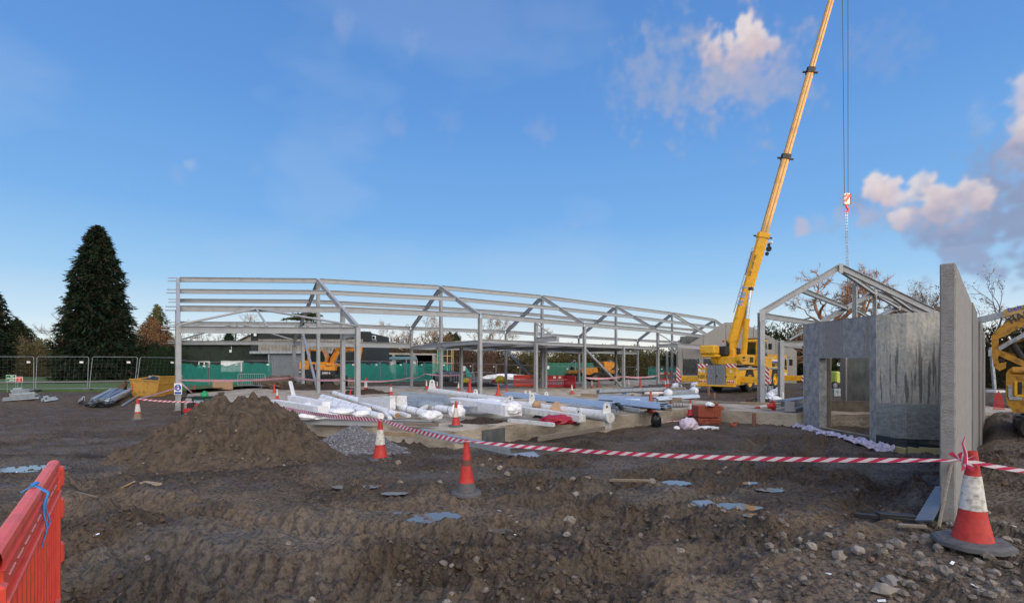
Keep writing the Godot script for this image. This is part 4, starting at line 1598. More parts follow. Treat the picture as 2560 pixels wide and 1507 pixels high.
	mb.q_out(Vector3(a.x - .2, a.y, -zb), Vector3(b.x + .2, b.y, -zb), Vector3(b.x + .2, b.y - .6, -zb - 7), Vector3(a.x - .2, a.y - .6, -zb - 7), Vector3.DOWN)
	part("roof", mb, M.shed_dark, bn)
	mb = MB.new()
	mb.bx((a.x + b.x) * .5, 1.2, -zb - 7, b.x - a.x, 3.4, .2)
	part("back_wall", mb, M.shed_dark, bn)
	mb = MB.new()
	mb.bx(b.x, 1.2, -zb - 3.5, .2, 3.4, 7)
	part("side_wall", mb, M.timber, bn)
	mb = MB.new()
	mb.bx(a.x, 1.2, -zb - 3.5, .2, 3.4, 7)
	part("side_wall", mb, M.shed_dark, bn)
	for X in [929, 984, 1036, 1084]:
		mb = MB.new()
		mb.bx(W(X, 0, zb).x, 1.3, -zb + .05, .28, 3.4, .28)
		part("post", mb, M.clad_pale, bn)
	var st := thing("stall_canopy", "small stall with a grey green canopy in front of the barn", "stall")
	var c0 := W(962, 896, 57.5)
	var c1 := W(1042, 896, 57.5)
	mb = MB.new()
	mb.q_out(c0 + Vector3(.3, .25, -1.4), c1 + Vector3(-.3, .25, -1.4), c1 + Vector3(0, -.06, 0), c0 + Vector3(0, -.06, 0), Vector3(0, 1, .4))
	mb.q_out(c0 + Vector3(.3, .24, -1.4), c1 + Vector3(-.3, .24, -1.4), c1 + Vector3(0, -.07, 0), c0 + Vector3(0, -.07, 0), Vector3(0, -1, -.4))
	mb.q_out(c0 + Vector3(0, -.06, 0), c1 + Vector3(0, -.06, 0), c1 + Vector3(0, -.16, .0), c0 + Vector3(0, -.16, .0), Vector3(0, 0, 1))
	part("canopy", mb, mat("canopy_green", lin(.11, .20, .20), .7), st)
	for q in [0.0, .33, .66, 1.0]:
		mb = MB.new()
		var p := c0.lerp(c1, q)
		mb.tube([Vector3(p.x, 0, p.z - .1), Vector3(p.x, p.y - .05, p.z - .1)], .03, 6)
		part("pole", mb, M.white, st)
	for q in [[.02, .12], [.15, .3], [.80, .95]]:
		mb = MB.new()
		mb.bx(lerpf(c0.x, c1.x, (q[0] + q[1]) * .5), 1.5, c0.z - .3, (c1.x - c0.x) * (q[1] - q[0]), 1.3, .05)
		part("side_sheet", mb, M.film, st)

	# scaffold tower with netting
	var sc := thing("scaffold_tower", "yellow scaffold tower hung with green netting beyond the fence", "scaffold tower")
	var s0 := W(1094, 0, 58.0)
	var s1 := W(1129, 0, 58.0)
	var top := W(0, 866, 58.0).y
	var ty := mat("scaffold_yellow", lin(.55, .42, .18), .5)
	for q in [[s0.x, 0.0], [s1.x, 0.0], [s0.x, -1.4], [s1.x, -1.4], [s1.x - .5, 0.0]]:
		mb = MB.new()
		mb.tube([Vector3(q[0], -.2, -58.0 + q[1]), Vector3(q[0], top, -58.0 + q[1])], .045, 6)
		part("standard", mb, ty, sc)
	for yy in [.9, 1.9, 2.75, 3.6]:
		mb = MB.new()
		mb.tube([Vector3(s0.x - .1, yy, -57.95), Vector3(s1.x + .1, yy, -57.95)], .045, 6)
		part("ledger", mb, ty, sc)
	mb = MB.new()
	mb.bx((s0.x + s1.x) * .5, 1.95, -58.7, s1.x - s0.x, .08, 1.3)
	part("platform", mb, M.timber, sc)
	mb = MB.new()
	mb.bx(s0.x + .35, 1.7, -58.0, .75, 3.6, .03)
	mb.bx((s0.x + s1.x) * .5 + .2, 1.2, -58.05, 1.0, 1.2, .03)
	part("netting", mb, M.net_green, sc)


# ---------------------------------------------------------------- fences
func heras(a: Vector2, b: Vector2, h: float, label: String, group: String, net := 0, tilt := 0.0, ybase := .0) -> void:
	var o := thing("fence_panel", label, "fence panel", Vector3.ZERO, Basis(), group)
	var A := Vector3(a.x, sh(a.x, a.y) + ybase, -a.y)
	var B := Vector3(b.x, sh(b.x, b.y) + ybase, -b.y)
	var f := (B - A).normalized()
	A += f * .05; B -= f * .05
	var n := f.cross(Vector3.UP).normalized()
	var up := Vector3.UP * h + f * tilt
	var mb := MB.new()
	mb.tube([A, A + up * .97, A + up * .97 + Vector3.UP * h * .03 + f * .07], .016, 6)
	mb.tube([B, B + up * .97, B + up * .97 + Vector3.UP * h * .03 - f * .07], .016, 6)
	mb.tube([A + up + f * .07, B + up - f * .07], .016, 6)
	mb.tube([A + Vector3.UP * .12, B + Vector3.UP * .12], .014, 5)
	part("frame", mb, M.galv_dull, o)
	mb = MB.new()
	var l := A.distance_to(B)
	for k in range(1, 10):
		var y := h * k / 10.0
		mb.bar(A + Vector3.UP * y, B + Vector3.UP * y, .003, .003)
	var cnt := int(l / .25)
	for k in range(1, cnt):
		mb.bar(A + f * l * k / cnt + Vector3.UP * .12, A + f * l * k / cnt + up, .003, .003)
	part("wire_mesh", mb, M.wire, o, "", "stuff")
	for p in [A, B]:
		mb = MB.new()
		mb.box(Transform3D(Basis(f, Vector3.UP, -n), p + Vector3.UP * .05), Vector3(.24, .14, .62), .03)
		part("foot_block", mb, M.cone_base, o)
	mb = MB.new()
	mb.box(Transform3D(Basis(f, Vector3.UP, -n), B - f * .32 + Vector3.UP * h * .84 - n * .01), Vector3(.2, .12, .01))
	part("tag", mb, M.white, o)
	if net > 0:
		mb = MB.new()
		var seg := 12
		var nz := noise(int(a.x * 7) + 300, 2.0, 2)
		for k in seg:
			var u0 := float(k) / seg
			var u1 := float(k + 1) / seg
			var sag := .0 if net == 2 else .22
			var t0 := h * (.93 - sag * .5 * sin(u0 * PI) * (.7 + nz.get_noise_1d(u0 * 2)))
			var t1 := h * (.93 - sag * .5 * sin(u1 * PI) * (.7 + nz.get_noise_1d(u1 * 2)))
			for j in 5:
				var v0 := j / 5.0
				var v1 := (j + 1) / 5.0
				var pt := func(u: float, v_: float, t: float) -> Vector3: return A.lerp(B, u) + f * tilt * v_ + Vector3.UP * (.03 + (t - .03) * v_) - n * (.03 + .05 * nz.get_noise_2d(u * 5, v_ * 3))
				mb.q(pt.call(u0, v0, t0), pt.call(u1, v0, t1), pt.call(u1, v1, t1), pt.call(u0, v1, t0))
		part("debris_netting", mb, M.net_green if net == 1 else M.net_green_thin, o)

func build_fences() -> void:
	var at := func(X: float, d: float) -> Vector2: return Vector2((X - 1280) / F * d, d)
	var lp := [[-52, 31.4], [85, 31.6], [219, 32.2], [337, 33.0], [443, 35.5]]
	var lab := ["bare mesh fence panel at the left edge with the green notice in front", "bare mesh fence panel in front of the path and picnic table", "bare mesh fence panel in front of the tall conifer", "bare mesh fence panel behind the yellow skip"]
	for i in 4:
		heras(at.call(lp[i][0], lp[i][1]), at.call(lp[i + 1][0], lp[i + 1][1]), 2.1, lab[i], "site fence panels", 0, [.0, .08, .18, .25][i], .08)
	var gp := [[446, 38.5], [521, 40.5], [602, 42.5], [681, 44.0]]
	lab = ["green netted fence panel next to the leftmost steel column", "green netted fence panel below the shed windows", "green netted fence panel left of the roller shutter"]
	for i in 3:
		heras(at.call(gp[i][0], gp[i][1]), at.call(gp[i + 1][0], gp[i + 1][1]), 2.05, lab[i], "site fence panels", 1)
	heras(at.call(684, 44.3), at.call(764, 45.0), 2.05, "bare mesh fence panel across the roller shutter", "site fence panels", 0)
	var mp := [[838, 45.5], [893, 46.5], [949, 48.5], [1010, 50.5], [1060, 53.5], [1118, 54.5]]
	lab = ["green netted fence panel left of the excavator's dipper arm", "green netted fence panel right of the excavator's dipper arm", "green netted fence panel in front of the stall canopy", "green netted fence panel in front of the open barn", "thinly netted fence panel below the scaffold tower"]
	for i in 5:
		heras(at.call(mp[i][0], mp[i][1]), at.call(mp[i + 1][0], mp[i + 1][1]), 2.05, lab[i], "site fence panels", 1 if i < 4 else 2)
	var rp := [[1122, 57.0], [1182, 60.0], [1240, 63.0], [1300, 66.0], [1362, 69.0], [1425, 70.0], [1490, 71.0], [1552, 72.0], [1598, 73.0], [1614, 73.5]]
	for i in 9:
		if i == 8: break
		heras(at.call(rp[i][0], rp[i][1]), at.call(rp[i + 1][0], rp[i + 1][1]), 2.0, "bare mesh fence panel in the far row behind the dumpers and barriers", "far bare fence panels", 0)
	heras(at.call(1620, 70.0), at.call(1662, 70.0), 2.0, "green netted fence panel far behind the steel frame, left of a pair", "site fence panels", 2)
	heras(at.call(1664, 70.0), at.call(1722, 69.0), 2.0, "green netted fence panel beside the concrete hall", "site fence panels", 2)
	# loose green sheet hanging on the fence
	var mb := MB.new()
	var o := PackedVector2Array()
	for q in [[1163, 914], [1180, 938], [1178, 943], [1166, 942]]:
		var w := W(q[0], q[1], 52.0)
		o.append(Vector2(w.x, w.y))
	var hold := thing("green_sheet", "triangular bright green sheet hanging from the fence near the barriers", "sheet")
	prism(hold, "sheet", o, -52.0, .03, mat("sheet_green", lin(.03, .36, .30), .6))
	hold.get_child(0).name = "cloth"
	var s := thing("white_notice", "white notice board hung on the fence left of the green sheet", "sign")
	mb = MB.new()
	mb.box(Transform3D(Basis(), W(1160, 921, 52.0)), Vector3(.28, .5, .02))
	part("board", mb, M.white, s)
	mb = MB.new()
	mb.tube([W(1160, 927, 52.1), W(1160, 955, 52.1)], .02, 5)
	part("stake", mb, M.galv_dull, s)


# ---------------------------------------------------------------- trees
func leaf(mb: MB, p: Vector3, dir: Vector3, len_: float, wid: float, roll: float, colr: Color) -> void:
	var s := dir.cross(Vector3.UP)
	if s.length() < .01: s = Vector3(1, 0, 0)
	s = s.normalized().rotated(dir, roll)
	var nn := s.cross(dir).normalized()
	mb.col = colr
	var a := p - s * wid * .5
	var b := p + s * wid * .5
	var c := p + dir * len_
	mb.vert(a, nn, Vector2.ZERO); mb.vert(c, nn, Vector2.ONE); mb.vert(b, nn, Vector2.RIGHT)

func rdir(r: RandomNumberGenerator) -> Vector3:
	var z := r.randf_range(-1, 1)
	var a := r.randf() * TAU
	var q := sqrt(1 - z * z)
	return Vector3(q * cos(a), z, q * sin(a))

func prof(t: float, p: Array) -> float:
	for i in p.size() - 1:
		if t <= p[i + 1][0]: return lerpf(p[i][1], p[i + 1][1], (t - p[i][0]) / (p[i + 1][0] - p[i][0]))
	return 0.0

# dense evergreen whose half-width follows a profile [height, radius]
func evergreen(seed_: int, pr: Array, n: int, ls: float, cols: Array, core := .72) -> ArrayMesh:
	var r := RandomNumberGenerator.new()
	r.seed = seed_
	var nz := noise(seed_, .55, 4)
	var nc := noise(seed_ + 1, .9, 3)
	var mb := MB.new()
	mb.use_col = true
	var H: float = pr[-1][0]
	var cap := 0
	while cap < n:
		var y := r.randf() * H
		var R := prof(y, pr)
		var rmax: float = 0.0
		for q in pr: rmax = maxf(rmax, q[1])
		if r.randf() > R / rmax + .06: continue
		cap += 1
		var a := r.randf() * TAU
		var d := Vector3(cos(a), 0, sin(a))
		var lump := 1.0 + .55 * nz.get_noise_3d(d.x * R * 1.6, y * 1.3, d.z * R * 1.6)
		var depth := pow(r.randf(), 2.2)
		var rad := R * lump * (1.0 - depth * .42)
		if r.randf() < .05: rad *= 1.0 + .22 * r.randf()
		var p := d * rad + Vector3.UP * (y + r.randf_range(-.1, .1))
		var dir := (d * r.randf_range(.5, 1.0) + Vector3(r.randf_range(-.6, .6), r.randf_range(-.95, .25), r.randf_range(-.6, .6))).normalized()
		var k := clampf(.5 + nc.get_noise_3d(p.x, p.y, p.z) * 1.3 + r.randf_range(-.25, .25), 0, 1)
		var c: Color = cols[0].lerp(cols[1], k)
		if r.randf() < .10: c = cols[2]
		leaf(mb, p, dir, ls * r.randf_range(.6, 1.3), ls * r.randf_range(.22, .42), r.randf_range(-1.5, 1.5), c)
	# twiggy heart that stops light from passing straight through
	mb.col = cols[0] * .8
	var prev := []
	var steps := 14
	for i in steps + 1:
		var y := H * i / steps
		var ring := []
		for k in 13:
			var a := TAU * (k % 12) / 12
			var d := Vector3(cos(a), 0, sin(a))
			var R := prof(y, pr) * core * (1.0 + .45 * nz.get_noise_3d(d.x * 3 + 7, y * 1.3, d.z * 3))
			ring.append(d * R + Vector3.UP * y)
		if i > 0:
			for k in 12:
				var m := r.randf()
				mb.col = cols[0].lerp(cols[1], .4 * m) * .8
				mb.q_out(prev[k], prev[k + 1], ring[k + 1], ring[k], prev[k] + ring[k + 1] - Vector3.UP * y * 2)
		prev = ring
	return mb.mesh()

# rounded bush or thicket made of leaf-sized faces
func thicket(seed_: int, size: Vector3, n: int, ls: float, cols: Array, solid := true) -> ArrayMesh:
	var r := RandomNumberGenerator.new()
	r.seed = seed_
	var nz := noise(seed_, .5, 4)
	var mb := MB.new()
	mb.use_col = true
	for i in n:
		var d := rdir(r)
		if d.y < -.15: d.y = -d.y
		var lump := 1.0 + .42 * nz.get_noise_3d(d.x * 4, d.y * 4, d.z * 4)
		var rad := lump * (1.0 - pow(r.randf(), 1.8) * .55)
		var p := Vector3(d.x * size.x, d.y * size.y, d.z * size.z) * rad
		var dir := (d + rdir(r) * .8 + Vector3.UP * .2).normalized()
		var k := clampf(.5 + nz.get_noise_3d(p.x * 2.2, p.y * 2.2, p.z * 2.2) + r.randf_range(-.3, .3), 0, 1)
		var c: Color = cols[0].lerp(cols[1], k)
		if r.randf() < .12: c = cols[2]
		leaf(mb, p, dir, ls * r.randf_range(.5, 1.4), ls * r.randf_range(.2, .45), r.randf_range(-1.5, 1.5), c)
	if solid:
		mb.col = cols[0] * .8
		mb.blob(Transform3D(Basis().scaled(size * .72), Vector3.ZERO), 12, noise(seed_ + 3, .01, 3), .5, 1.0, true, seed_)
	return mb.mesh()

func grow(mb: MB, tw: MB, r: RandomNumberGenerator, p: Vector3, dir: Vector3, len_: float, rad: float, depth: int, maxd: int, o: Dictionary) -> void:
	var pts := [p]
	var rr := [rad]
	var d := dir
	var q := p
	var seg := 3 if depth < 2 else 2
	for i in seg:
		d = (d + rdir(r) * o.bend + Vector3.UP * o.lift * (.5 if depth == 0 else 1.0)).normalized()
		q += d * len_ / seg
		pts.append(q)
		rr.append(lerpf(rad, rad * o.taper, float(i + 1) / seg))
	if depth < maxd:
		mb.tube(pts, rr, 7 if depth < 2 else (5 if depth < 4 else 3), false)
	if depth >= maxd - 1:
		for k in o.twigs:
			var t := r.randf()
			var s: Vector3 = (pts[0] as Vector3).lerp(pts[-1], t)
			var td := (d * .6 + rdir(r) + Vector3.UP * .15).normalized()
			leaf(tw, s, td, len_ * r.randf_range(.5, 1.1), o.tw, r.randf() * 3.0, o.twc.lerp(o.twc2, r.randf()))
			if o.leaves > 0.0 and r.randf() < o.leaves:
				leaf(tw, s + td * len_ * r.randf(), rdir(r), o.lsize, o.lsize * .7, r.randf() * 3.0, o.lc.lerp(o.lc2, r.randf()))
	if depth >= maxd: return
	var n: int = o.kids + (1 if r.randf() < .35 else 0)
	for k in n:
		var ax := d.cross(rdir(r)).normalized()
		var ang: float = o.spread * r.randf_range(.55, 1.25)
		var nd := d.rotated(ax, ang)
		var st: Vector3 = pts[-1] if k < 2 or depth == 0 else pts[-2]
		grow(mb, tw, r, st, nd, len_ * r.randf_range(.66, .9), rad * o.taper * (.82 if k == 0 else .66), depth + 1, maxd, o)

func bare_tree(nm: String, label: String, at: Vector3, h: float, seed_: int, o: Dictionary, bark: String, group := "", maxd := 6) -> Node3D:
	var base := {"bend": .28, "lift": .10, "taper": .72, "twigs": 5, "tw": .05, "twc": Color(.11, .085, .065), "twc2": Color(.17, .13, .10), "kids": 2, "spread": .62, "leaves": 0.0, "lsize": .2, "lc": Color(.1, .1, .05), "lc2": Color(.1, .1, .05), "rad": .035}
	base.merge(o, true)
	var r := RandomNumberGenerator.new()
	r.seed = seed_
	var mb := MB.new()
	var tw := MB.new()
	tw.use_col = true
	grow(mb, tw, r, Vector3.ZERO, Vector3.UP, h * .27, h * base.rad, 0, maxd, base)
	var t := thing(nm, label, "tree", at, Basis(), group)
	part("trunk", mb, M[bark], t)
	part("twigs", tw, M.leaf, t, "", "stuff")
	return t

func place(X: float, d: float, y := 0.0) -> Vector3:
	var x := (X - 1280) / F * d
	return Vector3(x, y if y != 0.0 else bh(x, d) - .05, -d)

func plant(nm: String, label: String, cat: String, at: Vector3, m: Mesh, trunk := 0.0, group := "", bark := "bark") -> Node3D:
	var t := thing(nm, label, cat, at, Basis(), group)
	if trunk > 0:
		var mb := MB.new()
		mb.tube([Vector3.ZERO, Vector3(.05, trunk * .5, 0), Vector3(0, trunk, .03)], [.25, .2, .1], 8, false)
		part("trunk", mb, M[bark], t)
	part("foliage", m, M.leaf, t, "", "stuff")
	return t

func build_trees() -> void:
	var dk := [Color(.011, .020, .013), Color(.030, .044, .026), Color(.055, .038, .024)]
	var cp := [[0.0, 3.6], [3.4, 3.15], [5.1, 2.95], [7.3, 2.6], [10.0, 2.2], [11.6, 1.9], [13.3, 1.55], [14.8, 1.15], [15.8, .85], [16.6, .5], [17.0, .05]]
	plant("conifer", "very tall dark conical conifer on the lawn at left", "tree", place(243, 56.0), evergreen(401, cp, 26000, .50, dk, .58), 6.0)
	var e2 := evergreen(402, [[0.0, 1.6], [3, 2.2], [7, 1.9], [9.5, 1.1], [11.2, .15]], 6000, .5, dk, .7)
	var t := plant("conifer", "dark conifer cut off by the left edge of the picture", "tree", place(-32, 60.0, .2), e2, 5.0)
	var sc := evergreen(403, [[0.0, 3.0], [3, 3.8], [6.5, 2.6], [9, .8], [10, .1]], 6000, .6, [Color(.016, .026, .015), Color(.035, .048, .024), Color(.05, .042, .026)], .7)
	plant("evergreen_tree", "dark broad evergreen behind the brown bushes at far left", "tree", place(42, 92.0, .2), sc, 3.0)
	var brown := [Color(.075, .056, .040), Color(.150, .108, .074), Color(.11, .095, .05)]
	var red := [Color(.085, .056, .044), Color(.165, .105, .075), Color(.12, .09, .06)]
	var olive := [Color(.060, .058, .030), Color(.140, .120, .058), Color(.17, .12, .06)]
	var green := [Color(.015, .026, .012), Color(.042, .062, .024), Color(.075, .075, .03)]
	var bb := thicket(411, Vector3(4.6, 5.6, 3.5), 7000, .42, brown)
	var br := thicket(412, Vector3(5.0, 4.8, 3.5), 7000, .40, red)
	var bo := thicket(413, Vector3(5.2, 4.6, 3.6), 6500, .42, olive)
	var bg := thicket(414, Vector3(4.5, 5.2, 3.6), 6500, .40, green)
	plant("shrub", "brown leafless thicket behind the picnic table at left", "shrub", place(20, 78.0, .2), bb)
	plant("shrub", "olive brown bush between the thicket and the tall conifer", "shrub", place(100, 72.0, .2), bo)
	plant("shrub", "reddish brown thicket at the left edge behind the lawn", "shrub", place(-70, 82.0, .2), br)
	plant("shrub", "low brown thicket in the gap left of the tall conifer", "shrub", place(150, 84.0, .2), br)
	# clipped and wild hedges right of the conifer
	plant("clipped_shrub", "dark rounded clipped shrub behind the yellow skip", "shrub", place(412, 48.5, .1), thicket(421, Vector3(2.5, 3.05, 2.0), 9000, .16, [Color(.014, .026, .014), Color(.030, .050, .024), Color(.03, .04, .02)]))
	plant("dark_hedge", "dark evergreen hedge mass between the conifer and the green shed", "hedge", place(360, 60.0, .1), thicket(422, Vector3(5.0, 4.3, 2.4), 7000, .4, dk))
	plant("dark_hedge", "dark evergreen hedge behind the leftmost steel column", "hedge", place(455, 64.0, .1), thicket(423, Vector3(5.0, 3.9, 2.4), 6000, .4, dk))
	# small copper tree lit by the sun, with a slim conifer behind
	plant("copper_tree", "small copper brown leafy tree lit by the sun right of the conifer", "tree", place(381, 105.0, .2), evergreen(424, [[0.0, 2.6], [3, 3.8], [6.5, 3.6], [9, 2.2], [11, .6], [11.6, .1]], 6500, .55, [Color(.14, .075, .04), Color(.26, .15, .08), Color(.10, .07, .04)], .55), 4.0)
	plant("slim_conifer", "slim conifer tip rising behind the copper tree", "tree", place(392, 112.0, .2), evergreen(425, [[0.0, 2.5], [8, 2.4], [12, 1.6], [14.5, .4], [15, .1]], 3500, .6, [Color(.03, .042, .022), Color(.07, .08, .04), Color(.1, .08, .05)], .6), 4.0)
	# cedar with flat layers behind the workshop
	var cd := thing("cedar", "flat layered dark cedar rising behind the workshop roof", "tree", place(768, 95.0))
	var mb := MB.new()
	mb.tube([Vector3.ZERO, Vector3(.2, 6, 0), Vector3(0, 11.0, .2)], [.55, .4, .15], 8, false)
	part("trunk", mb, M.bark, cd)
	mb = MB.new(); mb.use_col = true
	var r := RandomNumberGenerator.new(); r.seed = 77
	for L in [[11.3, 3.2, 0.2], [10.6, 4.3, -.6], [9.6, 3.6, .8], [8.6, 4.4, -.3], [7.4, 3.4, .4]]:
		for i in 900:
			var a := r.randf() * TAU
			var q: float = sqrt(r.randf()) * L[1] * (.7 + .3 * sin(a * 3 + L[0]))
			leaf(mb, Vector3(cos(a) * q + L[2], L[0] + r.randf_range(-.25, .2) - q * .06, sin(a) * q * .8), (rdir(r) * Vector3(1, .3, 1)).normalized(), .5, .2, r.randf() * 3, Color(.018, .028, .016).lerp(Color(.04, .05, .028), r.randf()))
	part("foliage", mb, M.leaf, cd, "", "stuff")
	# bare winter trees along the skyline
	var skyl := {"twigs": 6, "tw": .055, "twc": Color(.13, .10, .085), "twc2": Color(.22, .17, .14)}
	var t1 := bare_tree("bare_tree", "bare rounded tree on the skyline left of the second gable column", place(965, 118.0), 12.0, 431, skyl, "bark_grey", "bare trees on the skyline")
	var t2 := bare_tree("bare_tree", "bare tall tree on the skyline right behind the second frame's rear column", place(1045, 112.0), 12.8, 432, skyl, "bark_grey", "bare trees on the skyline")
	var t3 := bare_tree("bare_tree", "bare spreading tree on the skyline left of the scaffold tower", place(1085, 118.0), 12.4, 433, skyl, "bark_grey", "bare trees on the skyline")
	for q in [[t1, 500, 120.0, .95, "bare tree on the skyline just right of the leftmost steel column"], [t2, 605, 124.0, 1.15, "bare tree seen under the first bay's wind bracing"], [t3, 1245, 108.0, 1.05, "bare tree on the skyline above the stacked decking"], [t1, 1330, 120.0, .9, "bare tree on the skyline behind the third frame"], [t2, 128, 92.0, .92, "bare pale tree in the gap left of the tall conifer"], [t3, 350, 130.0, .9, "thin bare tree left of the copper tree"], [t2, 440, 120.0, .95, "bare tree right of the copper tree, crossed by the purlin ends"], [t1, 1215, 96.0, .62, "low bare tree behind the middle columns"], [t3, 1420, 110.0, .6, "low bare tree behind the green container"]]:
		var o: Node3D = q[0]
		copy(o, place(q[1], q[2]), Basis(Vector3.UP, q[1] * .013).scaled(Vector3.ONE * q[3]), q[4])
	# brown hedgerow closing the view
	var hp := {500: "above the green shed's left end", 560: "under the first bay's wind bracing", 610: "beside the pale sloping roof", 690: "behind the workshop's left part", 950: "behind the barn's left end", 1000: "behind the stall canopy", 1050: "behind the middle of the barn", 1105: "behind the scaffold tower", 1150: "just right of the scaffold tower", 1195: "behind the third frame's near column", 1240: "behind the yellow heap", 1290: "above the bright red barrier", 1335: "behind the column between the two red barriers", 1385: "above the dark red stickered barrier", 1430: "behind the green container's left half", 1480: "behind the green container's right half", 1530: "above the right hand dumper", 1575: "right of the dumpers", 1612: "above the far green netted panels", 1655: "between the rightmost columns", 1695: "touching the concrete hall's left edge", 1740: "behind the concrete hall", 880: "behind the dark round tank", 820: "behind the workshop's right part"}
	var hg := "hedgerow bushes behind the site"
	var hr := [[500, 96, 0, .9], [560, 92, 1, .8], [610, 96, 2, .9], [690, 98, 0, 1.0], [950, 96, 1, 1.15], [1000, 92, 0, 1.1], [1050, 94, 1, 1.1], [1105, 90, 0, 1.15], [1150, 92, 1, 1.05], [1195, 90, 1, 1.0], [1240, 94, 0, .95], [1290, 96, 2, .95], [1335, 92, 2, 1.05], [1385, 96, 2, 1.1], [1430, 98, 2, 1.15], [1480, 96, 2, 1.1], [1530, 94, 2, 1.15], [1575, 96, 3, 1.0], [1612, 92, 2, 1.1], [1655, 94, 2, 1.0], [1695, 90, 3, 1.0], [1740, 90, 2, 1.0], [880, 100, 0, .9], [820, 102, 1, .8]]
	var ms := [bb, br, bo, bg]
	var first := {}
	for q in hr:
		var lb: String = ["dark brown", "reddish brown", "olive brown", "green"][q[2]] + " winter hedgerow bush " + hp[q[0]]
		if not first.has(q[2]):
			first[q[2]] = plant("hedgerow_bush", lb, "bush", place(q[0], q[1]), ms[q[2]], 0.0, hg)
			first[q[2]].transform.basis = Basis(Vector3.UP, q[0] * .1).scaled(Vector3.ONE * q[3])
		else:
			copy(first[q[2]], place(q[0], q[1]), Basis(Vector3.UP, q[0] * .1).scaled(Vector3.ONE * q[3]), lb, hg)
	for q in [[1000, 112.0, "small dark pointed conifer on the skyline", 1124], [0, 114.0, "second small dark conifer on the skyline, the right one of a pair", 1139], [0, 112.0, "dark conifer tip above the green shed roof", 572]]:
		plant("small_conifer", q[2], "tree", place(q[3], q[1]), evergreen(440 + q[3], [[0, 1.6], [5, 1.7], [8, 1.2], [9.2, .1]], 1500, .5, dk, .7))
	# evergreens and the great pruned oak at right
	for q in [[1925, 62.0, 1.05, "loose green bush between the gable column and the concrete hall"], [1985, 66.0, 1.12, "dark green bush behind the gable frame's left bay"], [2045, 64.0, .95, "dark green bush just left of the curved wall's roof beams"]]:
		plant("green_bush", q[3], "bush", place(q[0], q[1]), thicket(450 + int(q[0]), Vector3(3.6, 6.6, 3.2) * q[2], 6500, .36, green))
	var oak := {"twigs": 11, "tw": .045, "twc": Color(.15, .10, .07), "twc2": Color(.30, .19, .12), "kids": 2, "spread": .72, "bend": .42, "lift": .06, "taper": .78, "rad": .062}
	bare_tree("oak_tree", "great bare oak with an orange sunlit trunk behind the gable frame", place(2128, 56.0), 14.2, 463, oak, "bark_red", "", 7)
	bare_tree("oak_tree", "smaller bare oak left of the great one, seen under the left rafter", place(2040, 60.0), 10.6, 462, oak, "bark_red", "", 6)
	var ros := oak.duplicate()
	ros.merge({"leaves": .5, "lsize": .22, "lc": Color(.20, .13, .07), "lc2": Color(.12, .10, .06), "spread": .6, "bend": .3, "lift": .1, "rad": .03}, true)
	bare_tree("oak_tree", "brown leaved tree filling the gap behind the gable's right rafter", place(2210, 60.0), 10.4, 464, ros, "bark_red", "", 6)
	var pk := ros.duplicate()
	pk.merge({"leaves": .35, "twigs": 5, "tw": .03, "lc": Color(.24, .12, .10), "lc2": Color(.12, .09, .06), "lsize": .13}, true)
	bare_tree("winter_tree", "thin reddish tree behind the top of the long wall's left side", place(2322, 52.0), 10.0, 465, pk, "bark_grey", "", 6)
	bare_tree("winter_tree", "spreading reddish tree right of the long wall above the lift's boom", place(2446, 44.0), 9.0, 466, pk, "bark_grey", "", 6)
	bare_tree("winter_tree", "thinner reddish tree at the right edge above the lift", place(2510, 46.0), 7.6, 467, pk, "bark_grey", "", 6)
	plant("green_bush", "small dark green bush beside the long wall's top left corner", "bush", place(2350, 50.0), thicket(471, Vector3(1.5, 8.2, 1.8), 3500, .3, [Color(.03, .04, .015), Color(.08, .075, .03), Color(.1, .07, .03)]))
	for q in [[2480, 40.0, 1.0], [2560, 42.0, 1.1], [2640, 40.0, 1.1]]:
		plant("green_bush", "dark brown green bush behind the boom lift at the right edge", "bush", place(q[0], q[1]), thicket(480 + int(q[0]), Vector3(3.4, 4.6, 2.6) * q[2], 4500, .34, [Color(.02, .021, .013), Color(.05, .045, .026), Color(.06, .04, .026)]), 0.0, "bushes behind the boom lift")
	# unseen wood added behind the viewer to lay shade over the site
	var ww := MB.new()
	ww.use_col = true
	ww.col = Color(.03, .038, .02)
	ww.blob(Transform3D(Basis().scaled(Vector3(8.0, 9.5, 6.0)), Vector3(0, 10.0, 0)), 16, noise(491, .012, 4), .45, 1.0, true, 5.0)
	ww.col = Color(.08, .06, .045)
	ww.tube([Vector3(0, -1, 0), Vector3(0, 6, 0)], [.7, .5], 8)
	var ts := []
	var wr := RandomNumberGenerator.new(); wr.seed = 12
	for i in 44:
		var x := -70.0 + i * 5.6
		var k := 1.6 if x < 21.0 else (.86 if x < 27.0 else (1.65 if x < 42.0 else 1.02))  # heights shaped to shade the tall conifer and leave the copper tree lit
		ts.append(Transform3D(Basis(Vector3.UP, wr.randf() * 6).scaled(Vector3(1, k * wr.randf_range(.95, 1.08), 1)), Vector3(x, 0, 118 + wr.randf_range(-5, 5))))
	var mm := multi(ww.mesh(), ts, [])
	mm.name = "added_shade_wood"
	mm.material_override = M.leaf
	add_child(mm)
	tag(mm, "unseen wood added behind the viewer to shade the site", "added_shade_wood", "", "stuff")


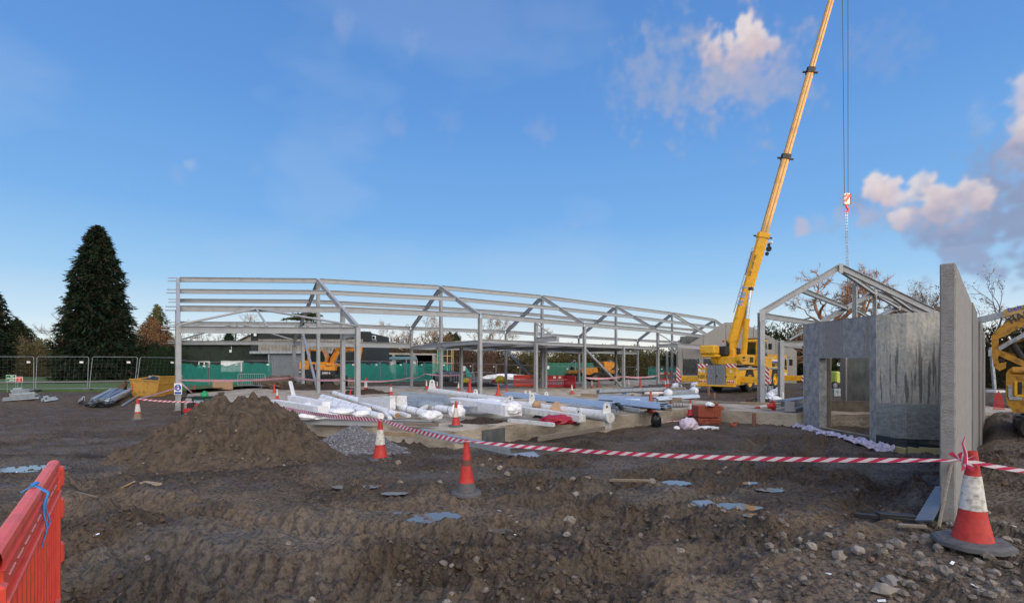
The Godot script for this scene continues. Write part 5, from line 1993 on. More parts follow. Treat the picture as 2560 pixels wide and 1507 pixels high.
# ---------------------------------------------------------------- mobile crane
func wheel(parent: Node, p: Vector3, r: float, w: float, rim: String, axis := Vector3(0, 0, 1)) -> void:
	var b := Basis(Vector3(1, 0, 0), PI / 2) if absf(axis.z) > .5 else Basis(Vector3(0, 0, 1), -PI / 2)
	var x := Transform3D(b, p)
	var wn := Node3D.new()
	wn.name = "wheel"
	parent.add_child(wn, true)
	var mb := MB.new()
	var h := w * .5
	mb.lathe([Vector2(r * .58, -h * .9), Vector2(r * .86, -h), Vector2(r * .97, -h * .8), Vector2(r, -h * .5), Vector2(r, h * .5), Vector2(r * .97, h * .8), Vector2(r * .86, h), Vector2(r * .58, h * .9)], 28, x)
	for k in 26:
		var a := TAU * k / 26
		mb.box(x * Transform3D(Basis(Vector3.UP, a), Vector3(cos(-a), 0, sin(-a)) * 0.0) * Transform3D(Basis(), Vector3(r * .995, 0, 0)), Vector3(r * .05, w * .86, r * .11))
	part("tyre", mb, M.rubber, wn)
	mb = MB.new()
	mb.lathe([Vector2(0, -h * .5), Vector2(r * .58, -h * .88)], 20, x)
	mb.lathe([Vector2(r * .59, h * .92), Vector2(r * .54, h * .98), Vector2(r * .50, h * .55), Vector2(r * .30, h * .42), Vector2(r * .26, h * .75), Vector2(r * .16, h * .95), Vector2(0, h * .97)], 24, x)
	for k in 10:
		var a := TAU * k / 10
		mb.lathe([Vector2(.0, .03), Vector2(.025, .03), Vector2(.025, 0)], 6, x * Transform3D(Basis(), Vector3(cos(a) * r * .38, h * .47, sin(a) * r * .38)))
	part("rim", mb, M[rim], wn)

func bxp(parent: Node, nm: String, c: Vector3, s: Vector3, m: String, r := .02, rot := Basis()) -> MeshInstance3D:
	var mb := MB.new()
	mb.box(Transform3D(rot, c), s, minf(r, minf(s.x, minf(s.y, s.z)) * .3))
	return part(nm, mb, M[m], parent)

func sideplate(parent: Node, nm: String, o: Array, z: float, th: float, m: String) -> MeshInstance3D:
	var p := PackedVector2Array()
	for q in o: p.append(Vector2(q[0], q[1]))
	return prism(parent, nm, p, z, th, M[m])

func build_crane() -> void:
	var Fw := Vector3(.72, 0, -.69).normalized()
	var Rt := Fw.cross(Vector3.UP).normalized()
	var c := thing("mobile_crane", "yellow two axle mobile crane with its telescopic boom raised", "crane", Vector3(14.1, .0, -32.8), Basis(Fw, Vector3.UP, Rt))
	# chassis
	bxp(c, "chassis", Vector3(2.1, .95, 0), Vector3(8.2, .42, 1.0), "black_paint")
	var deck := bxp(c, "deck", Vector3(2.0, 1.44, 0), Vector3(8.0, .14, 2.3), "galv_dull")
	deck.set_meta("label", "grey flat deck edge")
	for s in [1.0, -1.0]:
		wheel(c, Vector3(0, .68, s * .95), .68, .42, "crane_yellow")
		wheel(c, Vector3(4.35, .68, s * .95), .68, .42, "crane_yellow")
		# side panels with wheel arches
		var z: float = 1.12 if s > 0 else -1.08
		sideplate(c, "side_panel", [[.80, .42], [3.55, .42], [3.62, .9], [3.85, 1.37], [.45, 1.37], [.72, 1.0]], z, .06, "crane_yellow")
		sideplate(c, "side_panel", [[-2.15, .45], [-.85, .45], [-.78, .95], [-.45, 1.37], [-2.15, 1.37]], z, .06, "crane_yellow")
		sideplate(c, "side_panel", [[5.1, .55], [6.3, .55], [6.3, 1.37], [4.9, 1.37], [5.05, 1.0]], z, .06, "crane_yellow")
		bxp(c, "mudguard", Vector3(0, 1.40, s * .95), Vector3(1.5, .05, .5), "crane_yellow", .015)
		for q in [[1.15, .62], [2.0, .7], [2.9, .62]]:
			bxp(c, "locker_door", Vector3(q[0], .92, z + (.012 if s > 0 else -.072)), Vector3(q[1], .62, .024), "crane_yellow", .01)
		bxp(c, "steps", Vector3(-.55, .72, s * 1.1), Vector3(.3, .5, .1), "galv_dull", .01)
	# rear
	bxp(c, "rear_body", Vector3(-2.12, .98, -.86), Vector3(.26, 1.06, .66), "crane_yellow", .03)
	bxp(c, "rear_body", Vector3(-2.12, .98, .90), Vector3(.26, 1.06, .66), "crane_yellow", .03)
	bxp(c, "rear_locker", Vector3(-2.22, 1.03, .04), Vector3(.34, 1.24, 1.12), "tread_plate", .02)
	var seam := bxp(c, "door_seam", Vector3(-2.395, 1.03, .04), Vector3(.012, 1.2, .02), "ink", .0)
	bxp(c, "handle", Vector3(-2.41, 1.0, .10), Vector3(.03, .14, .08), "ink", .01)
	bxp(c, "bumper", Vector3(-2.35, .40, .0), Vector3(.34, .10, 2.42), "crane_yellow", .03)
	for s in [-1.0, 1.0]:
		var zz: float = -.86 if s < 0 else .90
		bxp(c, "warning_board", Vector3(-2.26, 1.62, zz), Vector3(.03, .22, .66), "chevron", .0)
		var lc := bxp(c, "light_cluster", Vector3(-2.265, .66, zz), Vector3(.04, .15, .46), "white", .01)
		for k in 4:
			var mb := MB.new()
			mb.lathe([Vector2(.052, 0), Vector2(.048, .03), Vector2(0, .035)], 12, Transform3D(Basis(Vector3(0, 0, 1), PI / 2), Vector3(-2.285, .66, zz - .17 + k * .113)))
			part("lamp", mb, M.lamp_red if k % 3 != 2 else M.lamp_amber, lc)
		for k in 2: bxp(c, "reflector", Vector3(-2.262, .95, zz + (-.26 + .52 * k)), Vector3(.02, .10, .06), "ink", .005)
		words("N 8" if s < 0 else "8", .17, M.white, c, Transform3D(Basis(Vector3.UP, -PI / 2), Vector3(-2.26, 1.28, zz)), "marking")
	bxp(c, "number_plate", Vector3(-2.262, .96, -.86), Vector3(.02, .24, .32), "crane_yellow", .005)
	words("N80", .10, M.ink, c, Transform3D(Basis(Vector3.UP, -PI / 2), Vector3(-2.276, 1.01, -.86)), "plate_lettering")
	words("NMT", .10, M.ink, c, Transform3D(Basis(Vector3.UP, -PI / 2), Vector3(-2.276, .90, -.86)), "plate_lettering")
	bxp(c, "decal", Vector3(-2.258, 1.36, -1.08), Vector3(.012, .14, .14), "white", .0)
	# outriggers
	for q in [[-1.25, 1.05, 2.45], [-1.25, -1.05, -2.75], [5.35, 1.05, 2.5], [5.35, -1.05, -2.5]]:
		var a := Vector3(q[0], .77, q[1])
		var b := Vector3(q[0], .77, q[2])
		var og := Node3D.new()
		og.name = "outrigger"
		c.add_child(og, true)
		var mb := MB.new()
		mb.bar(a, b, .30, .36, Vector3.UP, .02)
		part("beam", mb, M.crane_yellow, og)
		mb = MB.new()
		mb.bar(b, b + Vector3(0, 0, signf(q[2]) * .34), .34, .44, Vector3.UP, .01)
		part("warning_end", mb, M.chevron, og)
		mb = MB.new()
		mb.tube([b + Vector3(0, .22, signf(q[2]) * .2), b + Vector3(0, -.66, signf(q[2]) * .2)], .07, 10)
		part("jack", mb, M.chrome, og)
		mb = MB.new()
		mb.lathe([Vector2(0, .08), Vector2(.12, .08), Vector2(.26, .02), Vector2(.26, 0), Vector2(0, 0)], 16, Transform3D(Basis(), b + Vector3(0, -.76, signf(q[2]) * .2)))
		part("foot_plate", mb, M.black_paint, og)
		if q[0] < 0:
			mb = MB.new()
			mb.box(Transform3D(Basis(), b + Vector3(-.2, .42, signf(q[2]) * .2)), Vector3(.03, .62, .26))
			part("warning_board", mb, M.chevron, og)
	# driver's cab and engine hood at the far end
	sideplate(c, "cab", [[5.45, .55], [6.55, .55], [6.62, 1.25], [6.45, 2.25], [6.2, 2.42], [5.5, 2.42], [5.42, 2.2]], 1.18, 1.15, "crane_yellow")
	sideplate(c, "cab_window", [[5.62, 1.42], [6.42, 1.35], [6.28, 2.22], [5.68, 2.22]], 1.20, .03, "glass_dark")
	bxp(c, "windscreen", Vector3(6.56, 1.78, .6), Vector3(.04, .75, 1.0), "glass_dark", .01, Basis(Vector3(0, 0, 1), .16))
	bxp(c, "mirror", Vector3(6.75, 1.85, 1.35), Vector3(.1, .45, .22), "black_paint", .03)
	bxp(c, "mirror_arm", Vector3(6.6, 2.25, 1.25), Vector3(.4, .04, .04), "black_paint", .01)
	bxp(c, "beacon", Vector3(5.7, 2.52, .9), Vector3(.14, .2, .14), "lamp_red", .03)
	bxp(c, "wiper_bracket", Vector3(6.55, 2.48, .8), Vector3(.5, .05, .1), "blue", .01, Basis(Vector3(0, 0, 1), -.25))
	words("NMT", .30, M.white, c, Transform3D(Basis(), Vector3(6.0, .95, 1.19)), "lettering")
	sideplate(c, "engine_hood", [[2.95, 1.5], [5.4, 1.5], [5.4, 2.28], [4.6, 2.28], [3.65, 2.12]], 1.10, 1.0, "crane_yellow")
	bxp(c, "stripe", Vector3(4.45, 1.98, 1.108), Vector3(1.25, .10, .012), "white", .0)
	bxp(c, "stripe", Vector3(4.50, 1.88, 1.109), Vector3(1.35, .10, .012), "blue", .0)
	words("NMT 01", .26, M.ink, c, Transform3D(Basis(), Vector3(4.4, 1.68, 1.11)), "lettering")
	bxp(c, "hood_box", Vector3(3.2, 2.3, -.4), Vector3(3.0, .5, .7), "crane_yellow", .05)
	bxp(c, "exhaust", Vector3(2.4, 1.75, .75), Vector3(1.0, .5, .5), "black_paint", .05)
	# slewing upper works
	var mb := MB.new()
	mb.lathe([Vector2(0, 1.66), Vector2(.75, 1.66), Vector2(.75, 1.5), Vector2(0, 1.5)], 24, Transform3D(Basis(), Vector3(.6, 0, 0)))
	part("slew_ring", mb, M.black_paint, c)
	sideplate(c, "turntable_side", [[-1.35, 2.2], [-1.30, 1.95], [-1.0, 1.72], [.95, 1.68], [1.05, 2.28], [-.6, 2.34]], 1.05, .28, "crane_yellow")
	sideplate(c, "turntable_side", [[-1.35, 2.2], [-1.30, 1.95], [-1.0, 1.72], [.95, 1.68], [1.05, 2.28], [-.6, 2.34]], -.5, .28, "crane_yellow")
	bxp(c, "turntable", Vector3(.0, 1.95, .15), Vector3(2.0, .5, 1.3), "crane_yellow", .04)
	bxp(c, "grille", Vector3(.45, 2.0, 1.06), Vector3(.52, .34, .03), "black_paint", .01)
	words("NMT", .14, M.ink, c, Transform3D(Basis(), Vector3(-.72, 2.12, 1.06)), "lettering")
	words("CRANE HIRE", .06, M.red, c, Transform3D(Basis(), Vector3(-.72, 1.95, 1.06)), "lettering")
	words("CRANE HIRE", .14, M.ink, c, Transform3D(Basis(Vector3.UP, -PI / 2), Vector3(-1.37, 2.08, .92)), "lettering").visible = false
	c.get_child(c.get_child_count() - 1).free()
	bxp(c, "counterweight", Vector3(-1.55, 2.62, -.75), Vector3(.75, .56, 1.0), "crane_yellow", .08)
	bxp(c, "counterweight", Vector3(-1.45, 2.24, -.70), Vector3(.75, .18, .95), "crane_yellow", .05)
	bxp(c, "winch", Vector3(-.85, 2.55, -.15), Vector3(.5, .6, .6), "black_paint", .08)
	for k in 7:
		mb = MB.new()
		mb.tube([Vector3(-1.0 + k * .08, 2.5, .1), Vector3(-1.05 + k * .1, 3.0 + .1 * sin(k * 2.0), .12), Vector3(-.75 + k * .05, 3.15 + .08 * cos(k), .0)], .022, 5)
		part("hose", mb, M.rubber, c)
	mb = MB.new()
	mb.lathe([Vector2(.06, 0), Vector2(.06, .1), Vector2(0, .13)], 10, Transform3D(Basis(), Vector3(-1.0, 3.1, -.1)))
	part("beacon", mb, M.lamp_red, c)
	# operator's cab on the right of the turntable
	sideplate(c, "operator_cab", [[1.15, 1.6], [2.9, 1.6], [2.95, 2.3], [2.75, 3.32], [1.35, 3.36], [1.15, 3.2]], 1.18, .85, "crane_yellow")
	sideplate(c, "cab_window", [[1.32, 2.38], [1.95, 2.32], [1.92, 3.22], [1.4, 3.22]], 1.20, .03, "glass_dark")
	sideplate(c, "cab_window", [[2.08, 2.25], [2.78, 2.25], [2.65, 3.22], [2.05, 3.22]], 1.20, .03, "glass_dark")
	bxp(c, "cab_rear_window", Vector3(1.13, 2.75, .75), Vector3(.03, .8, .6), "glass_dark", .01)
	bxp(c, "handrail", Vector3(2.02, 2.4, 1.25), Vector3(.04, 1.2, .04), "boom_pale", .01)
	bxp(c, "mirror", Vector3(3.05, 2.9, 1.25), Vector3(.12, .4, .22), "black_paint", .03)
	bxp(c, "cab_roof", Vector3(2.05, 3.38, .75), Vector3(1.5, .06, .8), "black_paint", .02)
	# boom: from the pivot up to the head, in the crane's own axes
	var inv := c.transform.affine_inverse()
	var foot: Vector3 = inv * W(1826, 876, 32.6)
	var head: Vector3 = inv * W(2116, -130, 29.6)
	var ax := (head - foot).normalized()
	var view: Vector3 = inv.basis * Vector3(-.42, -.2, .9)
	var up := (view - ax * view.dot(ax)).normalized()
	var sidev := ax.cross(up).normalized()
	var total := foot.distance_to(head)
	var tY := func(Y: float) -> float:                 # share of the boom reached at that height of the picture
		var lo := 0.0
		var hi := 1.0
		for i in 24:
			var m := (lo + hi) * .5
			var w: Vector3 = c.transform * foot.lerp(head, m)
			var yy := HOR - (w.y - EYE) * F / -w.z
			if yy > Y: lo = m
			else: hi = m
		return lo
	var secs := [[0.0, tY.call(588.0), .64, .74, "boom_yellow"], [tY.call(592.0), tY.call(392.0), .47, .56, "boom_pale"], [tY.call(392.0), tY.call(176.0), .40, .48, "boom_pale"], [tY.call(176.0), .985, .33, .40, "boom_pale"]]
	for i in 4:
		var s: Array = secs[i]
		var a: Vector3 = foot.lerp(head, s[0] - (.03 if i > 0 else 0.0))
		var b: Vector3 = foot.lerp(head, s[1])
		mb = MB.new()
		boom_tube(mb, a, b, up, s[2], s[3])
		var sp := part("boom_section", mb, M[s[4]], c)
		# collar at the mouth of the section
		if i < 3:
			mb = MB.new()
			boom_tube(mb, foot.lerp(head, s[1] - .008), foot.lerp(head, s[1] + .004), up, s[2] + .10, s[3] + .10)
			part("collar", mb, M.black_paint if i > 0 else M.boom_yellow, sp)
			mb = MB.new()
			mb.box(Transform3D(MB.along(a, b, up).basis, b + sidev * (s[2] * .5 + .12) - ax * .1), Vector3(.08, .12, .2))
			mb.box(Transform3D(MB.along(a, b, up).basis, b - sidev * (s[2] * .5 + .12) - ax * .1), Vector3(.08, .12, .2))
			part("guide_lug", mb, M.black_paint, sp)
		if i > 0:
			mb = MB.new()
			for k in [-.18, .18]:
				mb.bar(a + up * (s[3] * .5 + .004) + sidev * s[2] * k, b + up * (s[3] * .5 + .004) + sidev * s[2] * k, .03, .02, up)
			part("rail", mb, M.timber_old, sp)
	# fly jib stowed along the left side and hose reels under the first collar
	mb = MB.new()
	mb.bar(foot.lerp(head, .10) - sidev * .42, foot.lerp(head, .27) - sidev * .42, .06, .5, up)
	part("stowed_jib", mb, M.galv_dull, c)
	mb = MB.new()
	mb.bar(foot.lerp(head, .20) - sidev * .36, foot.lerp(head, .262) - sidev * .36, .05, .22, up)
	part("jib_slot", mb, M.ink, c)
	for q in [[.275, .52, .16], [.262, .5, .11], [.285, .46, .09]]:
		mb = MB.new()
		var p: Vector3 = foot.lerp(head, q[0]) + sidev * q[1]
		mb.lathe([Vector2(0, -.08), Vector2(q[2], -.08), Vector2(q[2], .08), Vector2(0, .08)], 14, Transform3D(Basis(ax, up, sidev), p))
		part("hose_reel", mb, M.rubber, c)
	bxp(c, "work_lamp", foot.lerp(head, .292) + sidev * .52, Vector3(.14, .14, .2), "white", .02)
	# lettering up the flank of the first section
	var lx := Transform3D(Basis(ax, -sidev, up).orthonormalized(), foot.lerp(head, .145) + up * .375 - sidev * .20)
	words("N M T", .34, mat("letter_blue", lin(.16, .30, .62), .5), c, lx, "lettering")
	words("NMT CRANE HIRE", .12, M.ink, c, Transform3D(lx.basis, foot.lerp(head, .225) + up * .375 - sidev * .12), "lettering")
	# boom foot and lift ram
	bxp(c, "boom_foot", foot + Vector3(-.05, -.25, .0), Vector3(.7, .7, .9), "boom_yellow", .08)
	bxp(c, "foot_recess", foot + Vector3(.15, -.05, .42), Vector3(.55, .4, .14), "ink", .03)
	var r0: Vector3 = inv * W(1860, 890, 32.0)
	var r1: Vector3 = inv * W(1868, 797, 31.8)
	var r2: Vector3 = inv * W(1877, 722, 31.8)
	mb = MB.new()
	mb.tube([r0, r1], .17, 14)
	part("lift_cylinder", mb, M.boom_yellow, c)
	mb = MB.new()
	mb.tube([r1, r2], .11, 12)
	part("ram_rod", mb, M.galv, c)
	mb = MB.new()
	mb.box(Transform3D(Basis(), r2), Vector3(.3, .2, .3), .03)
	part("ram_clevis", mb, M.black_paint, c)
	# head sheaves, above the picture
	mb = MB.new()
	mb.box(Transform3D(MB.along(foot, head, up).basis, head), Vector3(1.0, .9, .5), .05)
	part("boom_head", mb, M.boom_pale, c)
	# ropes and hook block
	var hb := thing("hook_block", "white and red hook block hanging from two wire ropes", "hook block", W(2117, 498, 29.6))
	var hp := hb.position
	mb = MB.new()
	mb.box(Transform3D(Basis(), Vector3.ZERO), Vector3(.34, .66, .24), .05)
	part("block", mb, M.white, hb)
	mb = MB.new()
	mb.bar(Vector3(-.13, -.16, .125), Vector3(.12, .22, .125), .012, .14, Vector3(-1, .6, 0))
	mb.bar(Vector3(-.14, .10, .125), Vector3(-.02, .28, .125), .012, .10, Vector3(-1, .6, 0))
	part("red_stripe", mb, M.red, hb)
	mb = MB.new()
	mb.box(Transform3D(Basis(), Vector3(.19, 0, -.02)), Vector3(.05, .6, .26), .01)
	part("cheek_plate", mb, M.black_paint, hb)
	mb = MB.new()
	for q in [[-.11, 2106.0], [.10, 2121.0]]:
		var topp := W(q[1], -125, 29.6) - hp
		mb.tube([Vector3(q[0], .3, 0), topp], .016, 5)
	part("hoist_rope", mb, M.black_paint, hb)
	mb = MB.new()
	mb.tube([Vector3(0, -.33, 0), Vector3(0, -.46, 0), Vector3(.10, -.56, 0), Vector3(.10, -.66, 0), Vector3(0, -.74, 0), Vector3(-.10, -.68, 0)], [.05, .05, .05, .06, .05, .02], 8)
	part("hook", mb, M.red, hb)
	var chn := thing("lifting_chain", "long pair of lifting chains hanging from the crane hook to the gable roof", "chain", hp + Vector3(0, -.72, 0))
	mb = MB.new()
	var endp := W(2120, 690, 29.6) - chn.position
	for s in [-1.0, 1.0]:
		var nlk := 44
		for k in nlk:
			var p := Vector3(s * .045, 0, 0).lerp(endp + Vector3(s * .05, 0, 0), k / float(nlk))
			var p2 := Vector3(s * .045, 0, 0).lerp(endp + Vector3(s * .05, 0, 0), (k + .85) / float(nlk))
			mb.bar(p, p2, .05 if k % 2 == 0 else .02, .02 if k % 2 == 0 else .05, Vector3(0, 0, 1))
	part("chain_links", mb, M.galv_dull, chn)
	mb = MB.new()
	mb.tube([endp, W(2119, 800, 29.6) - chn.position], .014, 5)
	part("sling", mb, M.black_paint, chn)

func boom_tube(mb: MB, a: Vector3, b: Vector3, up: Vector3, w: float, h: float) -> void:
	var x := MB.along(a, b, up)
	var l := a.distance_to(b) * .5
	var o := [Vector2(-w * .30, h * .5), Vector2(w * .30, h * .5), Vector2(w * .5, h * .30), Vector2(w * .5, -h * .22), Vector2(w * .28, -h * .5), Vector2(-w * .28, -h * .5), Vector2(-w * .5, -h * .22), Vector2(-w * .5, h * .30)]
	for i in 8:
		var p: Vector2 = o[i]
		var q: Vector2 = o[(i + 1) % 8]
		var m := (p + q) * .5
		mb.q_out(x * Vector3(-l, p.y, p.x), x * Vector3(l, p.y, p.x), x * Vector3(l, q.y, q.x), x * Vector3(-l, q.y, q.x), x.basis * Vector3(0, m.y, m.x))
		for e in [-l, l]:
			mb.tri_out(x * Vector3(e, 0, 0), x * Vector3(e, p.y, p.x), x * Vector3(e, q.y, q.x), x.basis * Vector3(e, 0, 0))


# ---------------------------------------------------------------- machines
func yaw(dx: float, dz: float) -> Basis:             # local x along (dx, dz)
	var f := Vector3(dx, 0, dz).normalized()
	return Basis(f, Vector3.UP, f.cross(Vector3.UP))

func bent_arm(parent: Node, nm: String, p: Array, hs: Array, w: float, m: String) -> MeshInstance3D:
	# plate girder through points in the x-y plane with depth hs at each
	var up := []
	var dn := []
	for i in p.size():
		var a: Vector2 = p[maxi(i - 1, 0)]
		var b: Vector2 = p[mini(i + 1, p.size() - 1)]
		var d := (b - a).normalized()
		var n := Vector2(-d.y, d.x)
		up.append(p[i] + n * hs[i] * .5)
		dn.append(p[i] - n * hs[i] * .5)
	dn.reverse()
	var o := PackedVector2Array(up + dn)
	return prism(parent, nm, o, w * .5, w, M[m])

func build_machines() -> void:
	# wheeled excavator behind the second frame
	var d := 40.5
	var e := thing("excavator", "orange wheeled excavator parked behind the second steel frame", "excavator", place(815, d, -.06), yaw(1, -.05))
	var px := d / F                                    # metres per measured pixel there
	for q in [-.95, 1.15]:
		for s in [-1.0, 1.0]: wheel(e, Vector3(q, .45, s * .85), .45, .4, "timber_old")
	bxp(e, "undercarriage", Vector3(.1, .62, 0), Vector3(3.0, .3, 1.2), "black_paint", .04)
	bxp(e, "blade", Vector3(2.0, .45, 0), Vector3(.14, .6, 2.0), "timber_old", .03)
	sideplate(e, "lower_skirt", [[-1.75, .98], [.98, .98], [.98, 1.32], [-1.75, 1.42]], .98, 1.96, "black_paint")
	sideplate(e, "engine_cover", [[-1.75, 1.36], [-.95, 1.34], [-.75, 1.2], [.92, 1.2], [.92, 1.72], [.78, 1.84], [.25, 1.95], [-1.75, 1.98]], .96, 1.92, "digger_orange")
	sideplate(e, "side_grille", [[-1.0, 1.36], [-.75, 1.24], [-.55, 1.24], [-.55, 1.80], [-1.0, 1.80]], .985, .03, "black_paint")
	sideplate(e, "cab", [[-1.55, 1.9], [.22, 1.9], [.28, 2.3], [.05, 2.86], [-.15, 2.95], [-1.45, 2.98], [-1.55, 2.9]], .95, 1.05, "digger_orange")
	sideplate(e, "cab_window", [[-.90, 1.98], [.16, 1.98], [.2, 2.3], [-.02, 2.82], [-.90, 2.84]], .97, .03, "glass_dark")
	sideplate(e, "cab_window", [[-1.48, 2.1], [-1.15, 2.1], [-1.15, 2.82], [-1.48, 2.82]], .97, .03, "glass_dark")
	var mb := MB.new()
	mb.tube([Vector3(.22, 2.0, 1.0), Vector3(.26, 2.35, 1.0), Vector3(.1, 2.8, 1.0)], .02, 5)
	part("handrail", mb, M.galv_dull, e)
	bxp(e, "beacon", Vector3(-1.35, 3.08, .4), Vector3(.12, .18, .12), "lamp_amber", .03)
	words("60W-9", .16, M.white, e, Transform3D(Basis(), Vector3(.3, 1.12, .99)))
	words("ROBEX", .10, M.ink, e, Transform3D(Basis(), Vector3(.45, 1.66, .965)))
	words("HSM", .14, M.white, e, Transform3D(Basis(), Vector3(-1.55, 1.2, .99)))
	# boom: up from the slew post, bending over to the right
	bxp(e, "swing_post", Vector3(1.12, 1.2, .1), Vector3(.34, .9, .5), "black_paint", .06)
	var bp := func(X: float, Y: float) -> Vector2: return Vector2((X - 815) * px, EYE - (Y - HOR) * px + .06)
	bent_arm(e, "boom", [bp.call(823, 922), bp.call(833, 896), bp.call(843, 877), bp.call(856, 873), bp.call(892, 874)], [.26, .42, .50, .44, .30], .3, "digger_orange")
	bent_arm(e, "dipper_arm", [bp.call(899, 866), bp.call(896, 880), bp.call(892, 910), bp.call(889, 946)], [.35, .42, .34, .22], .26, "digger_orange")
	bent_arm(e, "bucket", [bp.call(891, 944), bp.call(889, 955), bp.call(880, 964)], [.3, .42, .1], .7, "timber_old")
	for q in [[829, 938, 837, 910, .09, "digger_orange"], [836, 911, 843, 894, .05, "chrome"], [856, 866, 878, 864, .09, "digger_orange"], [878, 864, 897, 868, .05, "chrome"]]:
		var a: Vector2 = bp.call(q[0], q[1])
		var b: Vector2 = bp.call(q[2], q[3])
		mb = MB.new()
		mb.tube([Vector3(a.x, a.y, .1), Vector3(b.x, b.y, .1)], q[4], 8)
		part("ram", mb, M[q[5]], e)
	mb = MB.new()
	for k in 3: mb.tube([Vector3(bp.call(822, 925).x, bp.call(822, 925).y, .2 + k * .05), Vector3(bp.call(826, 895).x, bp.call(826, 895).y, .2 + k * .05), Vector3(bp.call(838, 873).x, bp.call(838, 873).y, .2 + k * .05)], .025, 5)
	part("hose", mb, M.rubber, e)
	var tb: Vector2 = bp.call(869, 878.5)
	words("HYUNDAI", .22, M.ink, e, Transform3D(Basis(), Vector3(tb.x, tb.y, .155)))

	# two dumpers beyond the frame
	for q in [[1452, 57.0, 1.0, "yellow orange site dumper with a roll bar, the nearer of two"], [1508, 59.5, -1.0, "orange site dumper behind the diagonal brace, the right one of two"]]:
		var dm := thing("site_dumper", q[3], "dumper", place(q[0], q[1], -.22), yaw(1, -.12))
		var sg: float = q[2]
		var y0 := 1.02 if sg > 0 else 1.5
		sideplate(dm, "skip", [[sg * 1.75, y0 + .12], [sg * 1.6, y0 + .62], [-sg * .25, y0 + .55], [-sg * .1, y0 + .05], [sg * .7, y0 - .18]] if sg > 0 else [[sg * .1, y0 + .1], [sg * .2, y0 + .85], [-sg * 1.2, y0 + .75], [-sg * 1.0, y0 + .2], [-sg * .4, y0 - .25]], .95, 1.9, "digger_orange")
		bxp(dm, "chassis", Vector3(-.3, .85, 0), Vector3(2.9, .34, 1.1), "black_paint", .05)
		bxp(dm, "engine_cover", Vector3(-sg * 1.0, 1.15, 0), Vector3(1.2, .42, 1.3), "lift_orange" if sg > 0 else "digger_orange", .08)
		for s in [-1.0, 1.0]:
			wheel(dm, Vector3(-1.15, .52, s * .85), .52, .42, "timber_old")
			wheel(dm, Vector3(1.45, .56, s * .85), .56, .46, "timber_old")
		mb = MB.new()
		mb.tube([Vector3(-sg * .75, 1.1, .6), Vector3(-sg * .72, 2.25, .6), Vector3(-sg * .72, 2.45, .4), Vector3(-sg * .72, 2.45, -.4), Vector3(-sg * .72, 2.25, -.6), Vector3(-sg * .75, 1.1, -.6)], .045, 7)
		mb.tube([Vector3(-sg * 1.55, 1.1, .6), Vector3(-sg * 1.55, 2.0, .6), Vector3(-sg * .78, 2.42, .5)], .035, 6)
		part("roll_bar", mb, M.galv_dull, dm)
		bxp(dm, "seat", Vector3(-sg * 1.0, 1.5, 0), Vector3(.4, .5, .45), "black_paint", .08)
		mb = MB.new()
		mb.tube([Vector3(-sg * .35, 1.2, 0), Vector3(-sg * .5, 1.65, 0)], .03, 6)
		part("steering_column", mb, M.black_paint, dm)
	# green container
	var cb := thing("green_container", "green steel site container behind the red barriers and dumpers", "container", place(1424, 76.0, -.5), yaw(1, .04))
	bxp(cb, "body", Vector3(0, 1.35, 0), Vector3(6.8, 2.4, 2.4), "box_green", .04)
	mb = MB.new()
	for k in 30: mb.bx(-3.3 + k * .228, 1.35, 1.215, .11, 2.2, .04)
	part("ribs", mb, M.box_green, cb, "", "stuff")
	bxp(cb, "notice", Vector3(-3.2, 1.9, 1.25), Vector3(.3, .5, .02), "white", .0)
	# articulated boom lift at the right edge
	var az := atan((2520 - 1280) / F)
	var bn := Vector3(-sin(az), 0, cos(az))
	var b := thing("boom_lift", "dirty orange articulated boom lift at the right edge of the picture", "boom lift", W(2520, 915, 13.5) * Vector3(1, 0, 1), Basis(Vector3.UP, -az))
	var eye := Vector3(0, EYE, 0)
	var bw := func(X: float, Y: float, dz := 0.0) -> Vector3:
		var r := W(X, Y, 1.0) - eye
		return b.transform.affine_inverse() * (eye + r * ((b.position - eye).dot(bn) / r.dot(bn)))
	var lw := [[2517, 932], [2522, 926], [2650, 926], [2650, 1030], [2535, 1030], [2520, 1008], [2516, 990]]
	var o := PackedVector2Array()
	for q in lw:
		var w: Vector3 = bw.call(q[0], q[1])
		o.append(Vector2(w.x, w.y))
	prism(b, "turntable", o, .35, 1.2, M.lift_orange)
	var hood := MB.new()
	var w0: Vector3 = bw.call(2520, 938)
	hood.box(Transform3D(Basis(), w0 + Vector3(.75, .10, -.25)), Vector3(1.5, .24, 1.3), .10)
	part("hood", hood, M.lift_orange, b)
	for q in [[2521, 962, 2532, 992, "white"], [2546, 954, 2556, 984, "glass_dark"]]:
		var a: Vector3 = bw.call(q[0], q[1])
		var cc: Vector3 = bw.call(q[2], q[3])
		bxp(b, "panel", Vector3((a.x + cc.x) * .5, (a.y + cc.y) * .5, .365), Vector3(cc.x - a.x, a.y - cc.y, .03), "galv_dull" if q[4] == "white" else q[4], .01)
	mb = MB.new()
	for y in [[952, 988]]:
		var a: Vector3 = bw.call(2541, y[0])
		var cc: Vector3 = bw.call(2560, y[1])
		mb.bx(a.x, (a.y + cc.y) * .5, .37, .05, a.y - cc.y, .04)
		mb.bx((a.x + cc.x) * .5, cc.y, .37, cc.x - a.x, .05, .04)
	part("frame_rail", mb, M.crane_yellow, b)
	bxp(b, "plate", bw.call(2540, 994, -.0) + Vector3(0, 0, .37), Vector3(.24, .09, .02), "galv", .005)
	for s in [-.8, .8]:
		wheel(b, Vector3(.55, .05, s - .25), .36, .34, "black_paint")
		wheel(b, Vector3(2.0, .05, s - .25), .36, .34, "black_paint")
	bxp(b, "chassis", Vector3(1.1, .12, -.25), Vector3(2.0, .3, 1.2), "black_paint", .05)
